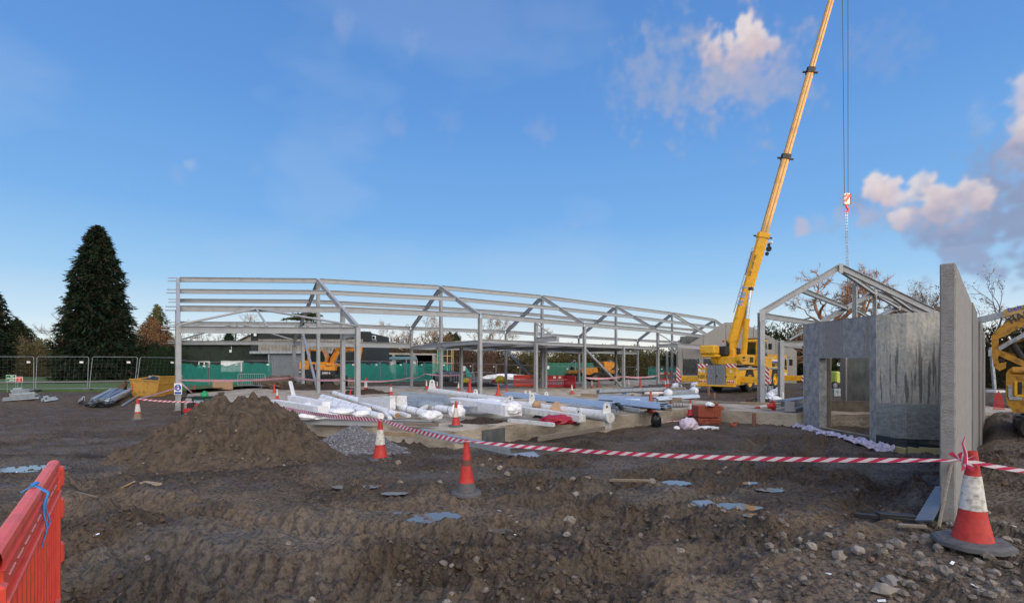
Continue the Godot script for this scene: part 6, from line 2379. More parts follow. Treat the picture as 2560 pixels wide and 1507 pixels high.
	# knuckle and arms, given as outlines in the machine's own upright plane
	var outline := func(pp: Array) -> PackedVector2Array:
		var r := PackedVector2Array()
		for q in pp:
			var w: Vector3 = bw.call(q[0], q[1])
			r.append(Vector2(w.x, w.y))
		return r
	prism(b, "knuckle", outline.call([[2480, 842], [2494, 826], [2498, 850], [2498, 870], [2497, 895], [2499, 908], [2518, 905], [2516, 920], [2500, 927], [2486, 916], [2483, 890], [2481, 860]]), .35, .5, M.lift_orange)
	prism(b, "upper_arm", outline.call([[2490, 832], [2500, 820], [2522, 803], [2545, 798], [2600, 766], [2660, 742], [2660, 775], [2600, 800], [2548, 822], [2520, 838], [2497, 848]]), .30, .36, M.lift_orange)
	prism(b, "arm_cover", outline.call([[2523, 802.5], [2546, 786], [2600, 752], [2660, 728], [2660, 741], [2600, 765], [2545, 797]]), .31, .38, M.boom_pale)
	prism(b, "lower_arm", outline.call([[2497, 868], [2524, 852], [2640, 790], [2640, 802], [2530, 860], [2500, 878]]), .24, .14, M.galv_dull)
	prism(b, "lower_arm", outline.call([[2498, 862], [2560, 836], [2640, 800], [2640, 815], [2560, 850], [2500, 872]]), -.12, .14, M.lift_orange)
	prism(b, "link_arm", outline.call([[2494, 878], [2503, 876], [2680, 955], [2680, 970], [2497, 889]]), .24, .14, M.lift_orange)
	prism(b, "link_arm", outline.call([[2494, 874], [2560, 890], [2680, 935], [2680, 950], [2560, 905], [2497, 882]]), -.1, .14, M.lift_orange)
	mb = MB.new()
	mb.tube([bw.call(2522, 842) + Vector3(0, 0, .05), bw.call(2530, 855) + Vector3(0, 0, .05)], .035, 8)
	part("ram_rod", mb, M.chrome, b)
	mb = MB.new()
	mb.tube([bw.call(2529, 854) + Vector3(0, 0, .05), bw.call(2590, 945) + Vector3(0, 0, .05)], .075, 10)
	part("ram", mb, M.rubber, b)
	bxp(b, "hinge_box", bw.call(2508, 900) + Vector3(0, 0, .05), Vector3(.2, .14, .3), "black_paint", .03)
	# telescopic jib that reaches to the left behind the wall
	prism(b, "jib", outline.call([[2444, 790], [2509, 774], [2509, 789], [2446, 806]]), -.5, .22, M.galv_dull)
	prism(b, "jib_sleeve", outline.call([[2509, 773], [2516, 769], [2660, 734], [2660, 752], [2524, 786], [2510, 790]]), -.46, .32, M.boom_pale)
	words("HA16", .17, M.ink, b, Transform3D(Basis(Vector3(0, 0, 1), .50), bw.call(2556, 791, .0) + Vector3(0, .0, .32)), "lettering", .008)
	words("Delta", .11, M.blue, b, Transform3D(Basis(Vector3(0, 0, 1), .24), bw.call(2545, 767) + Vector3(0, .0, -.45)), "lettering", .008)
	# lime lighting tower seen through the doorway
	var lt := thing("lighting_tower", "lime yellow lighting tower seen through the doorway's window gap", "lighting tower", place(2097, 38.0, -.1))
	bxp(lt, "hood", Vector3(-.22, .86, 0), Vector3(.34, .9, .7), "lime", .08)
	bxp(lt, "hood", Vector3(.36, .86, 0), Vector3(.5, .9, .7), "lime", .08)
	bxp(lt, "mast", Vector3(.03, 1.0, .1), Vector3(.12, 1.6, .2), "black_paint", .02)
	bxp(lt, "lamp_head", Vector3(.1, 1.75, .1), Vector3(.5, .12, .2), "galv", .03)
	bxp(lt, "trailer", Vector3(.05, .3, 0), Vector3(1.3, .22, .7), "black_paint", .03)
	for s in [-1.0, 1.0]: wheel(lt, Vector3(s * .45, .28, .3), .28, .16, "galv_dull")
	var bl := thing("block_stack", "stack of pale grey blocks in front of the lighting tower", "blocks", place(2094, 29.0, -.12))
	for k in 8:
		bxp(bl, "block", Vector3((k % 4) * .21 - .2, .12 + (k / 4) * .22, 0), Vector3(.2, .21, .4), "galv_dull", .01)

	# yellow skip
	var sk := thing("skip", "yellow builder's skip with red corner marks beside the fence", "skip", place(392, 30.0, -.18), Basis(Vector3.UP, -.16).scaled(Vector3.ONE * .9))
	for z in [.85, -.85]:
		sideplate(sk, "side", [[-.98, .05], [.72, .05], [.98, 1.0], [-1.18, 1.12]] if z > 0 else [[-.98, .05], [.72, .05], [.98, 1.12], [-1.18, 1.3]], z, .05, "skip_yellow")
		var mbr := MB.new()
		mbr.bar(Vector3(-1.22, 1.14 if z > 0 else 1.32, z), Vector3(1.0, 1.02 if z > 0 else 1.14, z), .10, .08, Vector3.UP, .015)
		part("rim", mbr, M.skip_yellow, sk)
	mb = MB.new()
	mb.q_out(Vector3(.72, .05, .85), Vector3(.72, .05, -.85), Vector3(1.0, 1.28, -.85), Vector3(1.0, 1.28, .85), Vector3(1, 0, 0))
	mb.q_out(Vector3(.68, .05, .85), Vector3(.68, .05, -.85), Vector3(.95, 1.28, -.85), Vector3(.95, 1.28, .85), Vector3(-1, 0, 0))
	part("end", mb, M.skip_yellow, sk)
	mb = MB.new()
	mb.bar(Vector3(1.0, 1.3, .92), Vector3(1.0, 1.3, -.92), .1, .08, Vector3.UP, .015)
	for zz in [.86, -.86]: mb.bar(Vector3(.75, .05, zz), Vector3(1.02, 1.3, zz), .07, .09, Vector3(0, 0, 1), .01)
	mb.bar(Vector3(.9, .85, .8), Vector3(.9, .85, -.8), .08, .06, Vector3.UP, .01)
	part("end_frame", mb, M.skip_yellow, sk)
	mb = MB.new()
	mb.q_out(Vector3(-.98, .05, .85), Vector3(-.98, .05, -.85), Vector3(-1.2, 1.3, -.85), Vector3(-1.2, 1.15, .85), Vector3(-1, 0, 0))
	mb.q_out(Vector3(-.94, .05, .85), Vector3(-.94, .05, -.85), Vector3(-1.15, 1.3, -.85), Vector3(-1.15, 1.15, .85), Vector3(1, 0, 0))
	part("end", mb, M.skip_yellow, sk)
	bxp(sk, "floor", Vector3(-.1, .06, 0), Vector3(1.7, .06, 1.7), "skip_yellow", .01)
	for q in [[-1.0, .78], [-.97, .62], [.86, .72], [.83, .56], [-.98, .45], [.82, .40]]:
		var mk := MB.new()
		mk.box(Transform3D(Basis(Vector3(0, 0, 1), .3), Vector3(q[0], q[1], .856)), Vector3(.12, .13, .008))
		part("corner_mark", mk, M.cone_red, sk)
	mb = MB.new()
	mb.blob(Transform3D(Basis().scaled(Vector3(.9, .42, .7)), Vector3(0, .82, 0)), 18, noise(501, .01, 3), .5, 1.4, false, 4.0)
	part("rubbish", mb, M.black_paint, sk)
	bxp(sk, "board", Vector3(-.72, 1.12, -.45), Vector3(.75, .4, .06), "galv_dull", .01, Basis(Vector3(0, 0, 1), -.1))
	for q in [-.55, .05]: bxp(sk, "timber_bearer", Vector3(q, -.06, .5), Vector3(.16, .16, .9), "timber", .01)

	# generator behind the mound
	var gn := thing("generator", "red and black framed generator behind the soil mound", "generator", place(497, 20.8, -.34), Basis(Vector3.UP, -.1))
	mb = MB.new()
	for z in [-.32, .32]:
		mb.tube([Vector3(-.52, .0, z), Vector3(-.52, .62, z), Vector3(-.46, .68, z), Vector3(.40, .68, z), Vector3(.46, .62, z), Vector3(.46, 0, z)], .028, 7)
	for q in [[-.49, .67], [.43, .67], [-.52, .05], [.46, .05]]: mb.tube([Vector3(q[0], q[1], -.32), Vector3(q[0], q[1], .32)], .025, 6)
	mb.tube([Vector3(-.05, .68, .32), Vector3(-.05, .08, .32)], .025, 6)
	part("frame", mb, M.black_paint, gn)
	bxp(gn, "engine", Vector3(-.25, .28, 0), Vector3(.36, .34, .4), "black_paint", .05)
	bxp(gn, "engine_head", Vector3(-.28, .14, .24), Vector3(.4, .2, .1), "barrier_deep", .03)
	bxp(gn, "housing", Vector3(.2, .25, .16), Vector3(.44, .34, .3), "barrier_deep", .04)
	bxp(gn, "socket_panel", Vector3(.2, .5, .2), Vector3(.40, .14, .1), "galv", .02)
	bxp(gn, "tank", Vector3(.12, .62, 0), Vector3(.6, .10, .4), "box_green", .03)
	words("HIRE", .13, M.white, gn, Transform3D(Basis(), Vector3(.22, .27, .32)))
	var gc := thing("green_can", "bright green fuel can standing on the generator", "fuel can", place(510, 20.8, .36))
	mb = MB.new()
	mb.lathe([Vector2(0, 0), Vector2(.14, 0), Vector2(.15, .04), Vector2(.14, .13), Vector2(.05, .19), Vector2(.035, .23), Vector2(0, .23)], 16)
	part("body", mb, mat("can_green", lin(.01, .30, .10), .4), gc)
	bxp(gc, "handle", Vector3(.08, .2, 0), Vector3(.16, .03, .03), "box_green", .01)


# ---------------------------------------------------------------- barriers and cones
func barrier(nm: String, label: String, at: Vector3, b: Basis, m: String, group := "", slots := 16) -> Node3D:
	var o := thing(nm, label, "barrier", at, b, group)
	bxp(o, "top_rail", Vector3(0, .93, 0), Vector3(2.0, .14, .09), m, .03)
	bxp(o, "upper_panel", Vector3(0, .76, 0), Vector3(1.94, .2, .05), m, .01)
	bxp(o, "bottom_rail", Vector3(0, .14, 0), Vector3(1.96, .2, .07), m, .02)
	for s in [-1.0, 1.0]: bxp(o, "end_post", Vector3(s * .96, .5, 0), Vector3(.09, .86, .08), m, .02)
	for k in slots:
		bxp(o, "slat", Vector3(-.9 + 1.8 * (k + .5) / slots, .45, 0), Vector3(.058, .44, .045), m, .01)
	for s in [-.62, .62]: bxp(o, "foot", Vector3(s, .03, 0), Vector3(.16, .07, .56), "cone_base", .02)
	return o

func cone(X: float, Y: float, ph: float, style: String, label: String, group := "", at = null, tilt := Basis()) -> Node3D:
	var p: Vector3 = G(X, Y) if at == null else at
	var d := -p.z
	var h := clampf(ph * d / F, .40, 1.0)
	var k := h / .75
	var o := thing("traffic_cone", label, "traffic cone", p + Vector3(0, .05 if X > 2400 else .0, 0), tilt * Basis(Vector3.UP, X * .7), group)
	var red := "cone_orange" if style.contains("dirty") else "cone_red"
	var base := "cone_base" if not style.contains("redbase") else red
	var mb := MB.new()
	var s := (.20 if X > 2400 else .165) * k
	mb.lathe([Vector2(0, .05 * k), Vector2(s * 1.18, .05 * k), Vector2(s * 1.32, .03 * k), Vector2(s * 1.34, 0)], 8, Transform3D(Basis(Vector3.UP, PI / 8), Vector3.ZERO))
	part("base", mb, M[base], o)
	var r := func(t: float) -> float: return (lerpf(.112, .030, t) + .022 * pow(1.0 - t, 6.0)) * k
	var prof_ := func(a: float, b: float, add: float) -> Array:
		var q := []
		for i in 5:
			var t := lerpf(a, b, i / 4.0)
			q.append(Vector2(r.call(t) + add * k, (.05 + .70 * t) * k))
		return q
	var body: Array = prof_.call(0.0, 1.0, 0.0)
	body.append(Vector2(.026 * k, .75 * k))
	body.append(Vector2(.02 * k, .70 * k))
	mb = MB.new()
	mb.lathe(body, 22)
	if style.contains("rwr") or style.contains("redplain") or style.contains("wr"):
		part("body", mb, M[red], o)
	else: part("body", mb, M.cone_white, o)
	if style.contains("rwr"):
		mb = MB.new()
		mb.lathe([Vector2(r.call(.34) + .001, .05 * k + .70 * k * .335)] + prof_.call(.34, .72, .0035) + [Vector2(r.call(.72), (.05 + .70 * .722) * k)], 22)
		part("white_sleeve", mb, M.cone_white, o)
	elif style.contains("wr"):
		mb = MB.new()
		mb.lathe(prof_.call(.36, .99, .0035), 22)
		part("white_sleeve", mb, M.cone_white, o)
	if style.contains("muddy"):
		mb = MB.new()
		mb.lathe(prof_.call(.0, .26, .004), 22)
		part("mud_coat", mb, M.cone_muddy, o)
	if style.contains("blackfoot"):
		mb = MB.new()
		mb.lathe(prof_.call(.0, .17, .004), 22)
		part("black_foot", mb, M.cone_base, o)
		mb = MB.new()
		mb.lathe(prof_.call(.50, .62, .003), 22)
		part("grime_band", mb, mat("grime", lin(.14, .06, .05), .8) if not M.has("grime") else M.grime, o)
	return o

func build_barriers_cones() -> void:
	cone(2433, 1376, 234, "rwr", "largest red and white cone, on a grey slab base beside the long concrete wall")
	cone(1166, 1236, 137, "redplain blackfoot", "plain red cone with a black foot standing in the churned mud, front centre")
	cone(950, 1150, 103, "rwr", "scuffed red and white cone in front of the gravel heap")
	cone(1139.5, 1066, 63, "rwr", "red and white cone in front of the white wrapped beams")
	cone(343, 1050, 54, "rwr muddy", "red and white cone with a mud coated foot, left of the soil mound")
	cone(1627, 1060, 52, "redplain dirty redbase", "grimy plain orange cone leaning by the slab upstand, a black bag behind it")
	var c7 := Vector3((1726 - 1280) / F * 20.6, -.38, -20.6)
	cone(1726, 1032, 40, "rwr redbase", "red and white cone in the slab corner left of the brick stack", "", c7)
	cone(914, 983, 39, "rwr redbase", "red and white cone just right of the second frame's near column, on the slab")
	cone(977, 989, 29, "rwr", "red and white cone behind the white tapered beam")
	cone(1066, 974, 24, "wr", "mostly white cone with a red tip, left of the ridge column of the third frame")
	cone(1093, 974, 21, "wr", "white cone with a red tip touching the third frame's ridge column")
	cone(1146, 979, 22, "wr redbase", "small dirty white cone between two columns, left of the tall red cone")
	cone(1174, 981, 36, "redplain redbase", "tall plain red cone in front of the green triangular sheet")
	cone(1245, 989, 32, "redplain redbase", "plain red cone in front of the yellow heap, left of a smaller red one")
	cone(1266, 989, 22, "redplain redbase", "smaller plain red cone at the left end of the blue decking")
	cone(1430, 985, 23, "wr redbase", "white cone with a red foot at the right end of the dark red barrier")
	cone(1480, 970, 19, "wr", "white cone with a red foot in front of the dumpers' wheels")
	cone(1497, 968, 26, "redplain dirty", "grimy brown red cone standing right in front of a dumper wheel")
	cone(1572, 964, 16, "white", "white cone with a dark base left of the grimy red cone by the right columns")
	cone(1601, 971, 25, "redplain dirty", "grimy red cone with a black base between the right hand columns")
	cone(1664, 968, 18, "wr redbase", "white cone with red foot, left one of a close pair near the crane")
	cone(1670, 967, 20, "wr redbase", "white cone with red foot, right one of a close pair near the crane")
	cone(1685, 958, 15, "wr redbase", "white topped cone standing on the red barrier left of the crane")
	cone(818, 970, 21, "rwr redbase", "red and white cone in front of the excavator's blade")
	cone(692, 998, 25, "wr redbase", "white cone with a red tip behind the soil mound's right shoulder")
	cone(685, 982, 24, "redplain redbase", "plain red cone behind the white topped one near the mound's shoulder")
	cone(486, 980, 18, "redplain redbase", "bright plain red cone behind the generator")
	cone(875, 990, 16, "redplain redbase", "red cone tip showing behind the long wrapped pipe")
	# the fallen one
	var fc := G(1937, 1026)
	cone(1937, 1026, 47, "rwr redbase", "red and white cone lying on its side beside the grey channels", "", fc + Vector3(-.04, .19, 0), Basis(Vector3(0, 0, 1), PI / 2 + .12))
	# plastic barriers
	barrier("plastic_barrier", "bright red orange plastic barrier, the left one behind the columns", place(1311, 43.0, -.16), yaw(1, -.03).scaled(Vector3(.92, 1.02, 1)), "barrier_red", "", 18)
	var b2 := barrier("plastic_barrier", "dark red plastic barrier with three white stickers", place(1388, 41.5, -.16), yaw(1, .05), "barrier_deep", "", 14)
	for q in [-.75, -.05, .38]: bxp(b2, "sticker", Vector3(q, .84, .052), Vector3(.2, .16, .012), "white", .0)
	barrier("plastic_barrier", "dark red plastic barrier turned end on at the right of the stickered one", place(1424, 40.6, -.16), yaw(.35, .9), "barrier_deep", "", 12)
	for q in [[1662, 58.0, "red post and rail barrier left of the crane, the left one of two"], [1694, 57.0, "red and white post and rail barrier left of the crane, the right one of two"]]:
		var pb := thing("pedestrian_barrier", q[2], "barrier", place(q[0], q[1], -.2), yaw(1, -.05))
		bxp(pb, "top_board", Vector3(0, .98, 0), Vector3(1.8, .24, .05), "barrier_red", .01)
		for k in 2: bxp(pb, "white_patch", Vector3(-.3 + k * .8, .98, .03), Vector3(.35, .2, .012), "white", .0)
		bxp(pb, "lower_board", Vector3(0, .3, 0), Vector3(1.8, .16, .05), "barrier_red", .01)
		for k in 7: bxp(pb, "post", Vector3(-.85 + k * 1.7 / 6, .62, -.03), Vector3(.05, 1.0, .05), "barrier_red", .01)
	# steel crowd barriers
	var first: Node3D = null
	for q in [[1118, 47.5, .02, "steel crowd barrier in front of the black tarpaulin, left one of two"], [1156, 47.0, -.04, "steel crowd barrier in front of the black tarpaulin, right one of two"], [628, 39.5, .05, "steel crowd barrier leaning on the green netted fence"], [1205, 50.0, .1, "steel crowd barrier right of the tall red cone"]]:
		if first == null:
			first = thing("crowd_barrier", q[3], "crowd barrier", place(q[0], q[1], -.1), yaw(1, q[2]), "steel crowd barriers")
			var mb := MB.new()
			mb.tube([Vector3(-1.1, .12, 0), Vector3(-1.1, 1.0, 0), Vector3(-1.0, 1.1, 0), Vector3(1.0, 1.1, 0), Vector3(1.1, 1.0, 0), Vector3(1.1, .12, 0)], .022, 6)
			mb.tube([Vector3(-1.1, .2, 0), Vector3(1.1, .2, 0)], .02, 6)
			part("frame", mb, M.galv, first)
			for k in 14:
				mb = MB.new()
				mb.tube([Vector3(-1.0 + k * 2.0 / 13, .2, 0), Vector3(-1.0 + k * 2.0 / 13, 1.1, 0)], .009, 5, false)
				part("bar", mb, M.galv, first)
			for s in [-.8, .8]:
				mb = MB.new()
				mb.bar(Vector3(s, .02, -.3), Vector3(s, .02, .3), .05, .03)
				mb.bar(Vector3(s, .02, 0), Vector3(s, .2, 0), .04, .04)
				part("foot", mb, M.galv, first)
		else:
			copy(first, place(q[0], q[1], -.1), yaw(1, q[2]), q[3], "steel crowd barriers")


# ---------------------------------------------------------------- the pile of white wrapped steel
func pipe(label: String, a: Vector3, b: Vector3, r: float, m: String, straps: int, wrapped: bool, endm := "card") -> Node3D:
	var o := thing("white_pipe", label, "steel tube")
	var mb := MB.new()
	var n := 18
	var pts := []
	var rr := []
	var nz := noise(int(absf(a.x * 31 + b.z * 17)) + 600, 1.0, 3)
	for i in n + 1:
		pts.append(a.lerp(b, float(i) / n))
		rr.append(r * (1.0 + (.07 * nz.get_noise_1d(i * .9) if wrapped else 0.0)))
	mb.tube(pts, rr, 16)
	part("tube", mb, M[m], o)
	var f := (b - a).normalized()
	for k in straps:
		var p := a.lerp(b, (k + .6) / straps)
		mb = MB.new()
		mb.tube([p - f * .018, p + f * .018], r * 1.075, 16)
		part("strap", mb, M.galv_dull, o)
	mb = MB.new()
	mb.tube([b + f * .002, b + f * .012], r * .86, 16)
	part("end_cap", mb, M[endm], o)
	return o

func ear(parent: Node, nm: String, p: Vector3, dir: Vector3, w: float, h: float, m: String) -> void:
	# upright rounded lug plate with its pin hole
	var mb := MB.new()
	var up := Vector3.UP
	var s := dir.normalized()
	var t := s.cross(up).normalized()
	var o := PackedVector2Array()
	o.append(Vector2(-w * .5, 0)); o.append(Vector2(w * .5, 0))
	for k in 9:
		var a := PI * k / 8.0
		o.append(Vector2(cos(a) * w * .36, h - w * .36 + sin(a) * w * .36))
	var tr := Geometry2D.triangulate_polygon(o)
	for sd in [.012, -.012]:
		for i in range(0, tr.size(), 3):
			mb.tri_out(p + s * o[tr[i]].x + up * o[tr[i]].y + t * sd, p + s * o[tr[i + 1]].x + up * o[tr[i + 1]].y + t * sd, p + s * o[tr[i + 2]].x + up * o[tr[i + 2]].y + t * sd, t * sd)
	for i in o.size():
		var q0 := o[i]
		var q1 := o[(i + 1) % o.size()]
		var c := (q0 + q1) * .5 - Vector2(0, h * .4)
		mb.q_out(p + s * q0.x + up * q0.y + t * .012, p + s * q1.x + up * q1.y + t * .012, p + s * q1.x + up * q1.y - t * .012, p + s * q0.x + up * q0.y - t * .012, s * c.x + up * c.y)
	part(nm, mb, M[m], parent)
	mb = MB.new()
	var hc := p + up * (h - w * .36)
	mb.tube([hc - t * .014, hc + t * .014], w * .11, 10)
	part("pin_hole", mb, M.ink, parent)

func boxbeam(label: String, a: Vector3, b: Vector3, w: float, h0: float, h1: float, m: String, cat := "steel beam") -> Node3D:
	# rectangular wrapped beam whose depth tapers from h0 at a to h1 at b
	var o := thing("white_beam", label, cat)
	var mb := MB.new()
	var f := (b - a).normalized()
	var s := f.cross(Vector3.UP).normalized() * w * .5
	var nz := noise(int(absf(a.x * 13 + b.z * 7)) + 620, 1.0, 2)
	var n := 8
	var ring := func(i: int) -> Array:
		var t := float(i) / n
		var p := a.lerp(b, t)
		var h := lerpf(h0, h1, t) * .5
		var e := .012 * nz.get_noise_1d(i * 3.0)
		return [p - s + Vector3.UP * (h + e), p + s + Vector3.UP * (h - e), p + s * 1.0 - Vector3.UP * h, p - s - Vector3.UP * h]
	for i in n:
		var r0: Array = ring.call(i)
		var r1: Array = ring.call(i + 1)
		var c := a.lerp(b, (i + .5) / n)
		for k in 4:
			mb.q_out(r0[k], r0[(k + 1) % 4], r1[(k + 1) % 4], r1[k], (r0[k] + r0[(k + 1) % 4]) * .5 - c + f * f.dot(c - r0[k]))
	for e in [0, n]:
		var r: Array = ring.call(e)
		mb.q_out(r[0], r[1], r[2], r[3], -f if e == 0 else f)
	part("beam", mb, M[m], o)
	return o

func drape(nm: String, label: String, cat: String, c: Vector3, s: Vector3, m: Material, sd: int, yrot := 0.0, amp := .45, freq := 1.3, seg := 26) -> MeshInstance3D:
	var mb := MB.new()
	mb.blob(Transform3D(Basis(Vector3.UP, yrot).scaled_local(s * .92), c), seg + 8, noise(sd, .0065, 3, FastNoiseLite.TYPE_SIMPLEX_SMOOTH, FastNoiseLite.FRACTAL_RIDGED), amp * .75, freq, true, sd * .37, -.55)
	return solo(nm, mb, m, label, cat)

func build_pile() -> void:
	pipe("long wrapped white pipe with dark straps slanting down across the pile", W(834, 982, 24.5), W(993, 1038, 16.8), .105, "white_wrap", 5, true)
	pipe("thick wrapped white pipe parallel to and left of the long slanting one", W(806, 992, 23.0), W(920, 1027, 17.6), .125, "white_wrap", 5, true, "white")
	pipe("wrapped white pipe lowest in the left stack, under the thick one", W(800, 1000, 21.5), W(952, 1041, 16.3), .11, "white_wrap", 4, true, "white")
	pipe("wrapped white pipe right of the long slanting one, its torn end in the mud", W(986, 1014, 18.2), W(1086, 1040, 16.0), .125, "white_wrap", 4, true)
	pipe("wrapped white pipe ending behind the middle cone", W(1016, 1008, 19.0), W(1140, 1027, 16.4), .115, "white_wrap", 4, true, "white")
	pipe("short wrapped white pipe lying across under the left stack", W(812, 1010, 20.5), W(880, 1032, 17.4), .10, "white_wrap", 3, true, "white")
	pipe("wrapped white pipe half hidden behind the long slanting one", W(872, 993, 23.0), W(978, 1020, 18.6), .10, "white_wrap", 4, true, "white")
	pipe("thin wrapped white tube lying on the broad box beam's left end", W(1108, 1005, 19.0), W(1186, 1012, 17.6), .07, "white_wrap", 3, true, "white")
	for q in [[880, 1018, 18.6, 905, 1033, 17.2, "small white wooden packer between the left pipes"], [1000, 1032, 17.0, 1022, 1040, 16.2, "small grey packer under the torn wrapped pipe"], [960, 1030, 17.6, 975, 1046, 16.4, "white bracket stub sticking out under the long pipe's end"], [1046, 1026, 16.8, 1070, 1014, 17.6, "white bracket stub leaning between the right hand wrapped pipes"]]:
		var pk := MB.new()
		pk.bar(W(q[0], q[1], q[2]), W(q[3], q[4], q[5]), .14, .10, Vector3.UP, .01)
		solo("white_packer", pk, M.white_paint, q[6], "steel offcut")
	for q in [[770, 1018, 18.2, .42, .15, "wrinkled white wrap slipping off the left tapered beam"], [905, 1036, 17.0, .30, .12, "wrinkled white wrap bunched at the thick pipe's near end"], [1215, 1004, 18.2, .7, .10, "wrinkled white wrap lying on top of the broad box beam"], [1282, 1024, 15.95, .26, .22, "wrinkled white wrap hooding the box beam's near end"]]:
		drape("plastic_wrap", q[5], "plastic sheet", W(q[0], q[1], q[2]), Vector3(q[3], q[4], q[3] * .7), M.white_wrap, 630 + int(q[0]) % 9, .4, .5, 1.9)
	# big bare white tubes
	var j := pipe("long bare white tube across the back of the pile with lug plates", W(1075, 976, 26.5), W(1270, 1004, 19.2), .15, "white_paint", 1, false, "white_paint")
	ear(j, "lug_plate", W(1080, 972, 26.2), Vector3(1, 0, .4), .42, .48, "white_paint")
	ear(j, "lug_plate", W(1189, 990, 22.0), Vector3(1, 0, .5), .26, .30, "white_paint")
	ear(j, "lug_plate", W(1276, 1011, 19.0), Vector3(1, 0, .4), .30, .32, "white_paint")
	var k := pipe("thickest bare white tube running to the slab edge with a tall flange plate", W(1272, 1011, 18.8), W(1512, 1040, 15.0), .165, "white_paint", 1, false, "white_paint")
	ear(k, "lug_plate", W(1330, 1010, 17.8), Vector3(1, 0, .3), .24, .38, "white_paint")
	var fl := W(1517, 1040, 14.95)
	ear(k, "flange_plate", fl + Vector3(0, 0, 0), Vector3(.8, 0, -.5), .36, .40, "white_paint")
	var mb := MB.new()
	mb.box(Transform3D(yaw(.8, -.5), fl + Vector3(.02, -.13, .0)), Vector3(.30, .5, .024), .01)
	part("flange_plate", mb, M.white_paint, k)
	mb = MB.new()
	mb.tube([W(1512, 1041, 15.0), W(1527, 1044, 14.75)], .15, 18)
	part("sleeve_end", mb, M.white_paint, k)
	# tapered and boxed beams
	var t1 := boxbeam("wrapped white tapered beam at the left end of the pile", W(684, 1009, 20.5), W(806, 1028, 16.2), .22, .34, .26, "white_wrap")
	mb = MB.new()
	mb.box(Transform3D(MB.along(W(684, 1009, 20.5), W(806, 1028, 16.2)).basis, W(807, 1027, 16.1)), Vector3(.03, .34, .34), .008)
	part("end_plate", mb, M.white_wrap, t1)
	boxbeam("wrapped white beam lying behind the tapered one at left", W(727, 996, 20.5), W(815, 1013, 17.2), .26, .26, .24, "white_wrap")
	boxbeam("upright white steel plate standing in the left end of the pile", W(734, 989, 20.6), W(725, 955, 20.6), .30, .09, .08, "white_wrap", "steel plate")
	var t2 := boxbeam("white deep tapered beam with end plates in the middle of the pile", W(900, 1000, 20.5), W(980, 1006, 17.6), .16, .2, .46, "white_paint")
	mb = MB.new()
	mb.box(Transform3D(MB.along(W(900, 1000, 20.5), W(980, 1009, 17.6)).basis, W(981, 1006, 17.5)), Vector3(.03, .48, .20), .006)
	mb.box(Transform3D(yaw(1, .1), W(1004, 1002, 17.6)), Vector3(.36, .36, .03), .006)
	part("end_plate", mb, M.white_paint, t2)
	var wb := boxbeam("broad wrapped white box beam right of the middle cone", W(1135, 1002, 19.2), W(1284, 1026, 15.9), .62, .26, .34, "white_wrap")
	mb = MB.new()
	mb.box(Transform3D(MB.along(W(1135, 1002, 19.2), W(1284, 1026, 15.9)).basis, W(1275, 1024, 16.1)), Vector3(.10, .38, .68), .02)
	part("end_wrap", mb, M.white_wrap, wb)
	mb = MB.new()
	mb.box(Transform3D(yaw(1, .25), W(1184, 1024, 16.3)), Vector3(.28, .23, .03), .006)
	mb.bar(W(1148, 1021, 17.0), W(1184, 1024, 16.3), .16, .16)
	part("steel_stub", mb, M.galv_dull, wb)
	var m := boxbeam("white square beam with a lug plate, nearest in the pile", W(1284, 1020, 17.2), W(1456, 1046, 14.55), .26, .17, .19, "white_paint")
	ear(m, "lug_plate", W(1447, 1042, 14.75), (W(1456, 1046, 14.55) - W(1284, 1020, 17.2)), .30, .26, "white_paint")
	boxbeam("thin grey white beam below the square one at the slab edge", W(1272, 1050, 14.9), W(1385, 1062, 13.9), .10, .10, .10, "white_paint")
	# sheeting
	drape("plastic_wrap", "loose white plastic sheet trailing at the front left of the pile", "plastic sheet", W(790, 1042, 16.3), Vector3(.62, .14, .26), M.white_wrap, 641, .2, .5, 1.6)
	drape("plastic_wrap", "loose white plastic sheet draped over the left beams", "plastic sheet", W(845, 1030, 17.0), Vector3(.5, .14, .36), M.white_wrap, 642, .35, .4, 1.3)
	drape("plastic_wrap", "torn white plastic at the muddy end of the wrapped pipes", "plastic sheet", W(1078, 1040, 15.8), Vector3(.34, .16, .28), M.white_wrap, 643, .5, .55, 1.7)
	drape("plastic_wrap", "torn white plastic sheet behind the middle cone", "plastic sheet", W(1143, 1032, 16.0), Vector3(.24, .24, .2), M.white_wrap, 644, .5, .55, 1.7)
	drape("red_sheet", "crumpled dark red plastic under the white square beam", "plastic sheet", W(1395, 1051, 14.9), Vector3(.55, .16, .4), mat("red_sheet", lin(.34, .012, .03), .4), 645, .3, .5, 1.6)
	mb = MB.new()
	var cpt := [W(1352, 1030, 16.6), W(1386, 1030, 16.1), W(1432, 1036, 16.0), W(1440, 1040, 15.9)]
	mb.q_out(W(1362, 1034, 16.0), W(1424, 1039, 15.8), W(1422, 1018, 16.5), W(1390, 1002, 16.6), Vector3(0, .5, 1))
	mb.q_out(W(1362, 1034, 15.99), W(1424, 1039, 15.79), W(1422, 1018, 16.49), W(1390, 1002, 16.59), Vector3(0, -.5, -1))
	mb.q_out(W(1390, 1002, 16.6), W(1422, 1018, 16.5), W(1436, 1030, 17.4), W(1405, 1016, 17.6), Vector3(0, 1, -.5))
	solo("cardboard", mb, M.card, "bent sheet of brown cardboard on the big white tube", "cardboard")
	drape("cardboard", "curled scrap of brown cardboard left of the bigger sheet", "cardboard", W(1341, 1014, 17.0), Vector3(.16, .17, .10), M.card, 646, .5, .3, 1.2, 16)
